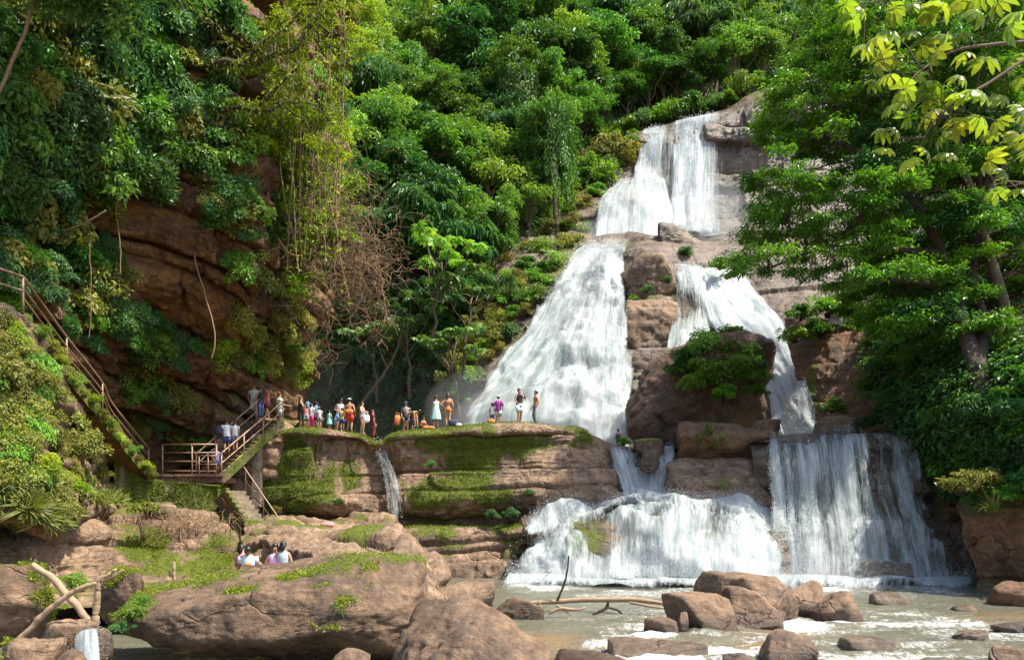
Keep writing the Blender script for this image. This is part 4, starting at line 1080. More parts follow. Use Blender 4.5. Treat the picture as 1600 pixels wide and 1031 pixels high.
def tree_proto(kind, seed, mat, bark='bark', H=8.0, rx=2.4, rz=3.3, cz=4.5, lobes=11, per=8, crad=0.78, nl=95, L=0.30, flat=0.7, droop=0.25, wr=0.42, strands=0):
    r = rng(seed)
    mb = MB()
    top = np.array([r.normal(0, 0.25), r.normal(0, 0.25), cz + rz * 0.45])
    tr = bez((0, 0, -1.2), top, 9, 0, r, 0.10)
    tr[0] = (0, 0, -1.2)
    mb.tube(tr, np.linspace(0.20, 0.05, 9) * H / 8, 7)
    Cs, As, Ns, var = [], [], [], []
    for k in range(lobes):
        az = k * 2.4 + r.uniform(-0.5, 0.5)
        el = r.uniform(-0.35, 1.0)
        d = np.array([math.cos(az) * math.cos(el), math.sin(az) * math.cos(el), math.sin(el)])
        q = r.uniform(0.5, 1.22)
        lc = np.array([0, 0, cz]) + d * q * np.array([rx, rx, rz]) * 0.78
        s = tr[np.clip(int(r.uniform(3, 8)), 0, 8)]
        mb.tube(bez(s, lc, 6, 0.2, r, 0.08), np.linspace(0.07, 0.025, 6) * H / 8, 5)
        lr = r.uniform(0.55, 1.5) * crad * 1.6
        lv = r.normal(0, 0.10)
        for j in range(per):
            dd = nrm(r.normal(0, 1, 3)) * np.array([1, 1, 0.75])
            if dd[2] < -0.3: dd[2] *= -0.6
            cc = lc + dd * lr * r.uniform(0.45, 1.0)
            mb.tube(bez(lc, cc, 4, 0.05, r, 0.04), np.linspace(0.025, 0.01, 4), 4, False)
            n = int(nl * r.uniform(0.6, 1.35))
            P, A, N = clump_leaves(cc, crad * r.uniform(0.65, 1.15), n, r, flat, 0.7, droop)
            Cs.append(P); As.append(A); Ns.append(N)
            var.append(np.clip(r.normal(0.48 + lv + r.normal(0, 0.10), 0.16, n), 0, 1))
    for s in range(strands):
        az = r.uniform(0, 6.28); q = rx * r.uniform(0.55, 1.1)
        x, y = math.cos(az) * q, math.sin(az) * q
        z1 = cz + rz * r.uniform(-0.2, 0.7); z0 = z1 - r.uniform(1.5, cz)
        n = int((z1 - z0) * 34)
        zz = r.uniform(z0, z1, n)
        P = np.stack([x + r.normal(0, 0.16, n), y + r.normal(0, 0.16, n), zz], -1)
        A = nrm(np.stack([r.normal(0, .5, n), r.normal(0, .5, n), -np.ones(n)], -1))
        N = nrm(np.stack([np.full(n, math.cos(az)) + r.normal(0, .4, n), np.full(n, math.sin(az)) + r.normal(0, .4, n), np.full(n, 0.5)], -1))
        Cs.append(P); As.append(A); Ns.append(N); var.append(np.clip(r.normal(0.55, 0.18, n), 0, 1))
    C, A, N, var = np.vstack(Cs), np.vstack(As), np.vstack(Ns), np.concatenate(var)
    me = leaf_mesh('crown', C, A, N, L * r.uniform(0.6, 1.25, len(C)), M[mat], seed, var, wr=wr, droop=droop * 0.6)
    return [('trunk', mb.mesh('trunk', M[bark])), ('crown', me)]

def palm_leaf_geo(r, n=8, L=0.5, cup=0.35):
    """one palmate leaf of n leaflets, centre at origin, normal +Z"""
    V, F_, k = [], [], 0
    for i in range(n):
        a = (i + r.uniform(-0.15, 0.15)) * 2 * math.pi * 0.86 / n + 0.3
        l = L * r.uniform(0.8, 1.1) * (0.75 + 0.25 * math.sin(math.pi * (i + 0.5) / n))
        d = np.array([math.cos(a), math.sin(a), 0]); b = np.array([-math.sin(a), math.cos(a), 0])
        w = l * 0.235
        s = [(0.05, 0.03, 0.0), (0.35, 0.55, 0.02), (0.70, 1.0, -0.10), (0.92, 0.6, -0.24), (1.0, 0.04, -0.33)]
        for (t, ww, dz) in s:
            z = np.array([0, 0, dz * l * cup / 0.35])
            V += [d * l * t - b * w * ww + z, d * l * t + z - np.array([0, 0, 0.12 * w]), d * l * t + b * w * ww + z]
        for q in range(4):
            o = k + q * 3
            F_ += [[o, o + 1, o + 4, o + 3], [o + 1, o + 2, o + 5, o + 4]]
        k += 15
    return np.array(V), np.array(F_)

def umbrella_proto(seed, mat='leaf_blue', H=6.0, heads=9, L=0.5):
    r = rng(seed)
    mb = MB()
    tr = bez((0, 0, -1), (0.5, -0.6, H * 0.72), 8, 0, r, 0.1)
    mb.tube(tr, np.linspace(0.13, 0.06, 8), 6)
    V, F_, var, n0 = [], [], [], 0
    for k in range(heads):
        az = k * 2.4
        e = np.array([math.cos(az) * r.uniform(0.8, 2.4), math.sin(az) * r.uniform(0.8, 2.4), H * r.uniform(0.72, 1.0)]) + np.array([.5, -.6, 0])
        mb.tube(bez(tr[r.integers(4, 8)], e, 6, -0.15, r, 0.05), np.linspace(0.05, 0.025, 6), 5)
        for j in range(8):
            a2 = j * 2 * math.pi / 8 + r.uniform(-0.3, 0.3)
            c = e + np.array([math.cos(a2), math.sin(a2), 0]) * r.uniform(0.3, 0.75) + np.array([0, 0, r.uniform(-0.15, 0.2)])
            v, f = palm_leaf_geo(r, 8, L * r.uniform(0.75, 1.1), 0.6)
            rot = Euler((r.normal(0, 0.35), r.normal(0, 0.35), a2)).to_matrix()
            v = v @ np.array(rot).T + c
            V.append(v); F_.append(f + n0); n0 += len(v); var.append(np.full(len(v), np.clip(r.normal(0.55, 0.2), 0, 1)))
    me = mk_mesh('crown', np.vstack(V), F_, False, {'var': np.concatenate(var)}, mats=[M[mat]])
    return [('trunk', mb.mesh('trunk', M['bark'])), ('crown', me)]

def bush_proto(seed, mat, R=1.0, clumps=14, nl=110, L=0.15, flat=0.75, droop=0.3, crad=0.42, wr=0.45, stems=True):
    r = rng(seed)
    mb = MB()
    Cs, As, Ns, var = [], [], [], []
    for k in range(clumps):
        az, el = r.uniform(0, 6.28), r.uniform(-0.1, 1.5)
        q = r.uniform(0.25, 1.0)
        c = np.array([math.cos(az) * math.cos(el), math.sin(az) * math.cos(el), math.sin(el) * flat]) * R * q
        mb.tube(bez((r.normal(0, .05), r.normal(0, .05), -0.25), c, 5, 0.06, r, 0.03), np.linspace(0.022, 0.008, 5), 4)
        n = int(nl * r.uniform(0.6, 1.4))
        P, A, N = clump_leaves(c, crad * R * r.uniform(0.6, 1.2), n, r, 0.7, 0.6, droop)
        Cs.append(P); As.append(A); Ns.append(N); var.append(np.clip(r.normal(0.5 + r.normal(0, 0.14), 0.18, n), 0, 1))
    C, A, N, var = np.vstack(Cs), np.vstack(As), np.vstack(Ns), np.concatenate(var)
    me = leaf_mesh('foliage', C, A, N, L * r.uniform(0.55, 1.3, len(C)), M[mat], seed, var, wr=wr)
    return [('stem', mb.mesh('stem', M['bark_dark'])), ('foliage', me)]

def tuft_proto(seed, mat='leaf_grass', n=60, L=0.8, w=0.022, arch=0.9, spread=0.8):
    """arching grass blades"""
    r = rng(seed)
    V, F_, var, k = [], [], [], 0
    for i in range(n):
        az = r.uniform(0, 6.28); l = L * r.uniform(0.45, 1.15); s = spread * r.uniform(0.2, 1.0)
        d = np.array([math.cos(az), math.sin(az), 0]); b = np.array([-math.sin(az), math.cos(az), 0])
        t = np.linspace(0, 1, 5)
        x = l * s * t; z = l * (t * (1 - 0.45 * s) - arch * s * 0.9 * t ** 2)
        c = r.normal(0, 0.06, 3) * np.array([1, 1, 0])
        for q in range(5):
            p = c + d * x[q] + np.array([0, 0, z[q]])
            ww = w * (1 - t[q] ** 2 * 0.95) * r.uniform(0.9, 1.1)
            V += [p - b * ww, p + b * ww]
        for q in range(4):
            o = k + q * 2
            F_.append([o, o + 1, o + 3, o + 2])
        k += 10
        var.append(np.full(10, np.clip(r.normal(0.5, 0.25), 0, 1)))
    return mk_mesh('grass_tuft', np.array(V), np.array(F_), False, {'var': np.concatenate(var)}, mats=[M[mat]])

SHRUB_NAME = {'leaf_dark': 'dark_shrub', 'leaf_blue': 'creeper', 'leaf_bank': 'dry_shrub', 'leaf_yellow': 'yellow_shrub', 'leaf_pale': 'pale_shrub', 'leaf_tree': 'green_shrub', 'leaf_hill': 'green_shrub'}
def plant(name, parts, loc, label, cat, group=None, rot=(0, 0, 0), scale=1.0):
    if name == 'shrub': name = SHRUB_NAME[parts[1][1].materials[0].name]
    e = empty(name, loc, label, cat, group)
    e.rotation_euler = rot
    e.scale = (scale,) * 3 if np.isscalar(scale) else scale
    for pn, me in parts:
        part(pn, me, e)
    return e

def in_poly(x, y, poly):
    x, y = np.atleast_1d(x), np.atleast_1d(y)
    p = np.asarray(poly, float); c = np.zeros(x.shape, bool); j = len(p) - 1
    for i in range(len(p)):
        a = ((p[i, 1] > y) != (p[j, 1] > y)) & (x < (p[j, 0] - p[i, 0]) * (y - p[i, 1]) / (p[j, 1] - p[i, 1] + 1e-9) + p[i, 0])
        c ^= a; j = i
    return c

def poly_points(poly, spacing, r, tries=4000):
    p = np.asarray(poly, float); lo, hi = p.min(0), p.max(0); out = []
    for _ in range(tries):
        q = lo + r.random(2) * (hi - lo)
        if in_poly(q[0], q[1], poly)[0] and all((q[0] - o[0]) ** 2 + (q[1] - o[1]) ** 2 > spacing ** 2 for o in out):
            out.append(q)
    return out

USED = set()
LAND = [(1065, 250, 'the topmost waterfall'), (870, 215, 'the vine-draped tree'), (900, 65, 'the round pale tree'), (690, 95, 'the pair of pale trunks'), (1145, 95, 'the bare forked trunk'),
        (685, 415, 'the umbrella-leaved tree'), (560, 410, 'the brown dead vine tangle'), (860, 440, 'the main waterfall shoulder'), (580, 640, 'the crowd on the ledge'), (945, 235, 'the round brownish bush')]
LAND_L = [(300, 400, 'the bare rock overhang'), (120, 560, 'the long stair rail'), (285, 710, 'the stair landing'), (500, 300, 'the hanging lianas'), (400, 130, 'the dark mossy limbs'), (40, 430, 'the top post of the rail'),
          (120, 800, 'the hanging bank grass'), (400, 640, 'the people at the stair head'), (185, 720, 'the mossy concrete wall')]
LAND_R = [(1530, 590, 'the dark leaning trunk'), (1340, 690, 'the pale slab at the curtain lip'), (1560, 790, 'the cracked rock block'), (1440, 720, 'the wide curtain lip'), (1290, 600, 'the reddish layered wall'), (1130, 580, 'the house-sized boulder'), (1190, 640, 'the dark boulder cleft')]
def where_label(kind, px, py, land, up='uphill', down='downhill', minus='cliffward', plus='waterfallward'):
    c = []
    for (x, y, ph) in land:
        dx, dy = px - x, py - y
        d = math.hypot(dx, dy)
        far = 'just' if d < 70 else ('a little' if d < 130 else ('well' if d < 200 else 'far'))
        if abs(dx) > 2.2 * abs(dy): s = [(plus if dx > 0 else minus) + ' of']
        elif abs(dy) > 2.2 * abs(dx): s = [(up if dy < 0 else down) + ' from']
        else: s = [(up if dy < 0 else down) + ' and ' + (plus if dx > 0 else minus) + ' of']
        c.append((d, f'{kind} {far} {s[0]} {ph}'))
    for d, t in sorted(c):
        if t not in USED:
            USED.add(t)
            return t
    n = 2
    words_ = ['second', 'third', 'fourth', 'fifth', 'sixth', 'seventh', 'eighth', 'ninth', 'tenth']
    for w in words_:
        t = w + ' ' + sorted(c)[0][1]
        if t not in USED:
            USED.add(t); return t
    return sorted(c)[0][1]

# ---------------------------------------------------------------- forest on the hillside
PR = {
    'broad': [tree_proto('broad', 501, 'leaf_hill'), tree_proto('broad', 502, 'leaf_hill', lobes=11, rx=2.2, rz=2.9, L=0.27), tree_proto('broad', 511, 'leaf_hill', lobes=13, per=7, crad=0.60, rx=2.6, L=0.25)],
    'pale': [tree_proto('pale', 503, 'leaf_pale', lobes=9, per=7, nl=75, flat=0.6, L=0.27), tree_proto('pale', 504, 'leaf_pale', lobes=10, per=6, nl=85, rz=2.6, rx=2.5, flat=0.6, L=0.26)],
    'dark': [tree_proto('dark', 505, 'leaf_dark', lobes=11, crad=0.85, L=0.34), tree_proto('dark', 506, 'leaf_dark', lobes=11, rz=3.6, rx=2.0, L=0.31)],
    'feather': [tree_proto('feather', 507, 'leaf_blue', lobes=9, per=8, nl=90, L=0.45, wr=0.26, droop=0.7, flat=0.6)],
    'drape': [tree_proto('drape', 508, 'leaf_hill', lobes=7, rx=1.9, rz=3.4, cz=5.6, strands=26, L=0.26), tree_proto('drape', 509, 'leaf_pale', lobes=6, rx=1.7, rz=3.2, cz=5.6, strands=22, L=0.26)],
}
KIND = {'broad': ('mid green tree', 'broadleaf_tree'), 'pale': ('airy pale green tree', 'pale_tree'), 'dark': ('dense dark tree', 'dark_tree'),
        'feather': ('blue green drooping tree', 'feathery_tree'), 'drape': ('creeper-cloaked tree', 'creeper_tree')}
def place_tree(kind, px, py, sc, label=None, seed=0, var=None, dD=0.0):
    r = rng(seed * 7919 + int(px) * 31 + int(py))
    b, _ = hill_at(px, py)
    k = PR[kind]
    parts = k[r.integers(0, len(k)) if var is None else var]
    D = b[1] + dD
    q = W(px, py, D)
    cpy = py - 5.4 * sc * FPX / D
    lab = label or where_label(KIND[kind][0], px, cpy, LAND)
    return plant(KIND[kind][1], parts, q - np.array([0, 0, 0.3]), lab, 'tree', 'forest trees on the hillside behind the falls', (r.normal(0, .05), r.normal(0, .05), r.uniform(0, 6.28)), sc * np.array([r.uniform(.9, 1.12), r.uniform(.9, 1.12), r.uniform(.88, 1.12)]))

fb_y = [-200, 150, 172, 200, 240, 300, 370, 400, 450, 500, 560, 600, 700]
fb_x = [1320, 1320, 1060, 985, 960, 895, 850, 850, 822, 785, 740, 715, 660]
r = rng(600)
n = 0
rows_y = np.concatenate([np.arange(30, 330, 30), np.arange(330, 560, 34)])
kinds = ['broad'] * 10 + ['pale'] * 4 + ['dark'] * 4 + ['feather'] * 2 + ['drape'] * 2
for yi, y in enumerate(rows_y):
    step = 62 if y > 150 else 56
    for x in np.arange(455 + (yi % 2) * step / 2, 1330, step):
        px, py = x + r.uniform(-18, 18), y + r.uniform(-13, 13)
        lim = np.interp(py, fb_y, fb_x)
        if px > lim - 12 or (py > 500 and px < 640) or (1165 < px < 1270 and py < 95):
            continue
        if py > 470 and px < 700: kk = 'dark' if r.random() < .6 else 'feather'
        elif py > 330: kk = ['broad', 'dark', 'feather', 'broad', 'pale'][r.integers(0, 5)]
        elif px < 640 and py < 300: kk = ['pale', 'broad', 'pale', 'drape'][r.integers(0, 4)]
        else: kk = kinds[r.integers(0, len(kinds))]
        D = hill_at(px, py)[0][1]
        sc = r.uniform(0.78, 1.35) * (1.0 if D < 70 else 1.12) * (0.8 if lim - px < 70 and py > 160 else 1)
        place_tree(kk, px, py, sc, seed=n); n += 1
# the ones that stand out
place_tree('drape', 868, 345, 1.15, 'tall creeper-draped tree with bright flank standing over the main waterfall', 901, 0, -4)
place_tree('pale', 900, 165, 1.05, 'round airy pale green tree standing out near the hilltop', 902, 0, -3)
place_tree('drape', 800, 235, 1.15, 'tree hung with creepers between the pale trunks and the round pale tree', 903, 0, -3)
place_tree('dark', 1040, 172, 0.95, 'dark dense tree leaning over the brink of the topmost waterfall', 904, 1, -1)
place_tree('broad', 985, 195, 0.8, 'bushy tree hanging over the corner of the topmost waterfall', 905, 0, -1)
BU = {'dark': [bush_proto(551, 'leaf_dark', clumps=18, nl=170, L=0.13, crad=0.36), bush_proto(552, 'leaf_dark', clumps=22, nl=150, L=0.15, crad=0.33, droop=.7)], 'blue': [bush_proto(553, 'leaf_blue', clumps=18, nl=160, L=0.13, crad=0.36), bush_proto(554, 'leaf_blue', clumps=22, nl=170, L=0.105, crad=0.33)],
      'bank': [bush_proto(555, 'leaf_bank', L=0.15), bush_proto(556, 'leaf_bank', clumps=18, L=0.12), bush_proto(557, 'leaf_bank', clumps=12, L=0.19, wr=0.6)],
      'green': [bush_proto(558, 'leaf_tree', clumps=22, nl=150, L=0.14, crad=0.36), bush_proto(559, 'leaf_hill', clumps=20, nl=150, L=0.16, crad=0.36)], 'yellow': [bush_proto(560, 'leaf_yellow', L=0.15)], 'pale': [bush_proto(561, 'leaf_pale', clumps=16, L=0.16)]}
plant('shrub', BU['bank'][0], W(942, 262, 70.5), 'round brownish green bush beside the topmost waterfall', 'shrub', None, (0, 0, 0), (2.4, 2.4, 3.0))

for (px, py) in poly_points([(815, 350), (850, 300), (900, 250), (985, 225), (978, 262), (938, 300), (900, 345), (880, 372)], 21, r, 1500):
    D_ = np.interp(py, (215, 260, 300, 345, 375), (70.5, 69.5, 67.0, 64.8, 63.2)) - 0.2
    kk = ['green', 'bank', 'pale', 'dark'][r.integers(0, 4)]
    plant('shrub', BU[kk][0], W(px, py, D_), where_label('shrub on the rock shoulder', px, py, LAND), 'shrub', 'shrubs on the rock shoulder of the topmost waterfall', (-0.3, 0, r.uniform(0, 6)), r.uniform(0.9, 1.7))
# tall bare trunks
def bare_tree(name, stems, label, crownpts, mat, D, bark='bark_pale', seed=0, crad=1.0, nl=90, L=0.32):
    r = rng(seed)
    base = W(stems[0][0][0], stems[0][0][1], D)
    mb = MB()
    for s in stems:
        pts = np.array([W(x, y, D) for x, y, *_ in s]) - base
        pts = cr(pts, np.linspace(0, len(pts) - 1, len(pts) * 4))
        pts[:, 1] += 0.15 * np.sin(np.linspace(0, 5, len(pts)))
        mb.tube(pts, np.linspace(s[0][2], s[-1][2], len(pts)) * D / FPX, 7)
    Cs = []
    for (x, y, rad) in crownpts:
        c = W(x, y, D + r.uniform(-1, 1)) - base
        Cs.append(clump_leaves(c, rad * D / FPX, int(nl * (rad / 14) ** 1.6), r, 0.55))
    C, A, N = (np.vstack([c[i] for c in Cs]) for i in range(3))
    return plant(name, [('trunk', mb.mesh('trunk', M[bark])), ('crown', leaf_mesh('crown', C, A, N, L * r.uniform(.6, 1.2, len(C)), M[mat], seed))], base, label, 'tree', 'forest trees on the hillside behind the falls')
for i, (px, kk) in enumerate([(905, 'dark'), (945, 'broad'), (1010, 'broad'), (1062, 'dark'), (1100, 'broad'), (1150, 'pale'), (1195, 'broad')]):
    y_ = np.interp(px, UX, (285, 262, 235, 205, 188, 170, 142, 128, 120))
    q_ = W(px, y_ + 4, 76.5)
    plant(KIND[kk][1], PR[kk][0], q_, where_label(KIND[kk][0] + ' on the brink', px, y_ - 60, LAND), 'tree', 'trees crowding the brink of the topmost waterfall', (0, 0, i * 1.1), 0.85 + 0.12 * (i % 3))
bare_tree('pale_trunked_tree', [[(696, 150, 4), (694, 110, 3.6), (690, 75, 3.4), (684, 55, 3.2), (690, 20, 2.4)], [(684, 55, 3), (676, 40, 2), (660, 10, 1.5)]], 'tall tree with a crooked pale trunk showing between dark crowns',
          [(690, 15, 26), (660, 5, 22), (715, 30, 20), (735, 50, 14), (640, 30, 16), (700, -10, 26)], 'leaf_pale', 80, seed=611)
bare_tree('pale_trunked_tree', [[(671, 90, 4), (672, 60, 3.6), (671, 38, 3.2), (668, 0, 2.4)]], 'shorter straight pale trunk standing close to the crooked pale trunk', [(668, 0, 22), (650, 20, 16), (680, -15, 20)], 'leaf_pale', 82, seed=612)
bare_tree('forked_tree', [[(1138, 150, 5), (1142, 110, 4.4), (1150, 85, 4), (1152, 50, 3), (1148, 5, 2.2)], [(1150, 85, 3), (1162, 60, 2.4), (1180, 35, 1.8), (1200, 20, 1.2)], [(1140, 118, 2.6), (1136, 80, 2.2), (1130, 40, 1.8), (1136, 0, 1.4)], [(1152, 50, 2), (1140, 25, 1.4), (1128, 8, 1)]],
          'bare pale forked tree rising behind the brink of the topmost waterfall', [(1150, 0, 20), (1190, 20, 20), (1205, 5, 24), (1128, 15, 16), (1175, 50, 12), (1110, 5, 20), (1160, -20, 26)], 'leaf_pale', 84, 'bark', 613)
bare_tree('pale_trunked_tree', [[(1017, 150, 6), (1092, 90, 1)][:1] + [(1093, 150, 7), (1094, 80, 6.4), (1092, 20, 6), (1094, -40, 5)]][0:1] and [[(1093, 150, 7), (1094, 80, 6.4), (1092, 20, 6), (1094, -40, 5)]], 'thick vine-wrapped trunk behind the trees above the topmost waterfall', [(1093, 100, 14), (1096, 60, 14), (1092, 30, 14), (1095, 130, 14), (1090, -10, 30)], 'leaf_hill', 88, 'bark', 614)
bare_tree('pale_trunked_tree', [[(948, 50, 2.6), (949, 20, 2.4), (948, -30, 2)]], 'thin white trunk near the top edge beyond the round pale tree', [(948, -25, 24), (935, -15, 20)], 'leaf_pale', 92, seed=615)
bare_tree('pale_trunked_tree', [[(812, 60, 2.6), (818, 30, 2.4), (826, -10, 2)]], 'thin leaning pale trunk at the top edge above the creeper-hung pale tree', [(826, -15, 24), (805, -5, 18)], 'leaf_pale', 90, seed=616)
for i, px in enumerate(range(872, 1262, 26)):
    y_ = np.interp(px, UX, (262 + 22, 262, 235, 205, 188, 170, 142, 128, 120))
    plant('shrub', BU[['green', 'dark', 'green', 'pale'][i % 4]][0], W(px, y_ - 4, 74.5), where_label('shrub along the brink', px, y_ - 20, LAND), 'shrub', 'shrubs along the brink of the topmost waterfall', (0, 0, i), (1.7, 1.7, 1.5 + 0.5 * (i % 3)))
for i, (px, y0, y1, D_) in enumerate([(590, 235, 150, 64), (622, 110, 30, 84), (746, 130, 60, 80), (835, 140, 70, 84), (1010, 120, 20, 88), (560, 130, 40, 78), (1225, 130, 30, 88), (1062, 110, 10, 90)]):
    bare_tree('pale_trunked_tree', [[(px, y0, 2.2), (px + 3, y0 * .6 + y1 * .4, 2.0), (px - 3, y0 * .3 + y1 * .7, 1.8), (px + 2, y1, 1.2)], [(px - 1, y0 * .4 + y1 * .6, 1.4), (px - 14, y1, .8)]],
              where_label('slender pale trunk', px, y1 + 20, LAND), [(px, y1, 15), (px - 16, y1 + 4, 12), (px + 14, y1 + 8, 12)], ['leaf_pale', 'leaf_hill'][i % 2], D_ - 6, seed=670 + i)
# umbrella-leaved trees in the hollow
UM = [umbrella_proto(621), umbrella_proto(622, 'leaf_blue', 5.5, 8), umbrella_proto(623, 'leaf_pale', 6.0, 9)]
for (px, py, D, sc, v, rz, lab) in [(672, 520, 47, 0.95, 2, 0.5, 'bright umbrella-leaved tree leaning out of the dark hollow'), (722, 560, 47, 0.95, 1, 1.6, 'umbrella-leaved tree nearest the main waterfall, lower in the hollow'),
                                (640, 600, 47.5, 0.85, 0, 2.7, 'umbrella-leaved tree with a curved limb low over the crowd'), (720, 640, 46.6, 0.8, 0, 4.0, 'low umbrella-leaved tree where the hollow meets the main waterfall'), (590, 610, 48, 0.7, 1, 5.2, 'small umbrella-leaved tree deep in the shaded hollow')]:
    plant('umbrella_tree', UM[v], W(px, py, D), lab, 'tree', 'umbrella-leaved trees in the hollow', (0, 0, rz), sc)
# curved limb hanging in the hollow
mb = MB(); base = W(560, 645, 47)
pts = np.array([W(x, y, 47) for x, y in [(545, 655), (580, 610), (605, 575), (622, 540), (628, 500)]]) - base
mb.tube(cr(pts, np.linspace(0, 4, 20)), np.linspace(0.10, 0.05, 20), 6)
pts = np.array([W(x, y, 47) for x, y in [(605, 575), (596, 555), (590, 530), (585, 500)]]) - base
mb.tube(cr(pts, np.linspace(0, 3, 12)), np.linspace(0.06, 0.03, 12), 6)
link('bare_limb', mb.mesh('bare_limb', M['bark']), None, 'bare curved limb reaching up out of the shaded hollow behind the crowd', 'branch', loc=base)

# undergrowth that carpets the hillside
r = rng(640)
okm = in_poly(_hpx.ravel(), _hpy.ravel(), [(380, -120), (1420, -120), (1420, 420), (1000, 420), (820, 520), (740, 760), (380, 760)])
idx = np.nonzero(okm)[0]
area = np.linalg.norm(np.cross(np.gradient(HP, axis=0), np.gradient(HP, axis=1)), axis=-1).ravel()[idx]
pk = r.choice(idx, 110000, p=area / area.sum())
C = HP.reshape(-1, 3)[pk] + r.normal(0, 0.35, (len(pk), 3))
hgt = np.clip(0.3 + 1.2 * fbm(C, 0.35, 3, 41), 0, 2) * r.random(len(pk))
C = C + HN.reshape(-1, 3)[pk] * hgt[:, None]
N = nrm(HN.reshape(-1, 3)[pk] + np.array([0, 0, .6]) + 0.5 * r.normal(0, 1, C.shape))
A = nrm(r.normal(0, 1, C.shape) - np.array([0, 0, .4])); A = nrm(A - N * (A * N).sum(-1, keepdims=True))
link('undergrowth', leaf_mesh('undergrowth', C, A, N, r.uniform(0.22, 0.5, len(C)), M['leaf_hill'], 641), kind='stuff', label='green undergrowth between the trees of the hillside')
def cover(name, P_, N_, poly, n, mat, seed, label, size=(0.2, 0.45)):
    r = rng(seed); qx, qy = to_px(P_)
    idx = np.nonzero(in_poly(qx.ravel(), qy.ravel(), poly))[0]
    pk = r.choice(idx, n)
    C = P_.reshape(-1, 3)[pk] + r.normal(0, 0.3, (n, 3)) + N_.reshape(-1, 3)[pk] * (np.clip(0.3 + 1.0 * fbm(P_.reshape(-1, 3)[pk], 0.4, 3, seed), 0, 2) * r.random(n))[:, None]
    N = nrm(N_.reshape(-1, 3)[pk] + np.array([0, 0, .6]) + 0.5 * r.normal(0, 1, C.shape))
    A = nrm(r.normal(0, 1, C.shape) - np.array([0, 0, .4])); A = nrm(A - N * (A * N).sum(-1, keepdims=True))
    link(name, leaf_mesh(name, C, A, N, r.uniform(*size, n), M[mat], seed + 1), kind='stuff', label=label)
cover('undergrowth', HP, HN, [(1420, -300), (2000, -300), (2000, 600), (1300, 600), (1300, 420), (1420, 420)], 30000, 'leaf_hill', 645, 'green undergrowth on the slope behind the leaning tree')
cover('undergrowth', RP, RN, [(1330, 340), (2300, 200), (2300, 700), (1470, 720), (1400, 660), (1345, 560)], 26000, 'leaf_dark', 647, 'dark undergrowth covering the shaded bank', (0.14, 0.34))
# shrubs in the shaded hollow and up the side of the main fall
r = rng(650)
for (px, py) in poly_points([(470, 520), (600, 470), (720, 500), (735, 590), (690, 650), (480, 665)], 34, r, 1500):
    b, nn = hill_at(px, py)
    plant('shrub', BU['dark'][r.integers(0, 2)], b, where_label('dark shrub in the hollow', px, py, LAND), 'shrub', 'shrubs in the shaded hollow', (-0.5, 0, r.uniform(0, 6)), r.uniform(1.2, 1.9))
def fallcliff_pt(px, py):
    D = np.interp(py, [f[0] for f in FD], [np.interp(px, FX, f[1]) for f in FD])
    return W(px, py, D - 0.2)
for (px, py) in poly_points([(700, 600), (740, 500), (770, 430), (800, 385), (860, 350), (915, 345), (905, 390), (868, 422), (836, 470), (796, 530), (755, 590), (712, 640), (680, 650)], 19, r, 5000):
    kk = ['bank', 'pale', 'bank', 'green', 'blue'][r.integers(0, 5)]
    plant('shrub', BU[kk][0], fallcliff_pt(px, py), where_label('slope shrub', px, py, LAND), 'shrub', 'shrubs beside the main waterfall', (-0.3, 0, r.uniform(0, 6)), r.uniform(0.7, 1.3))

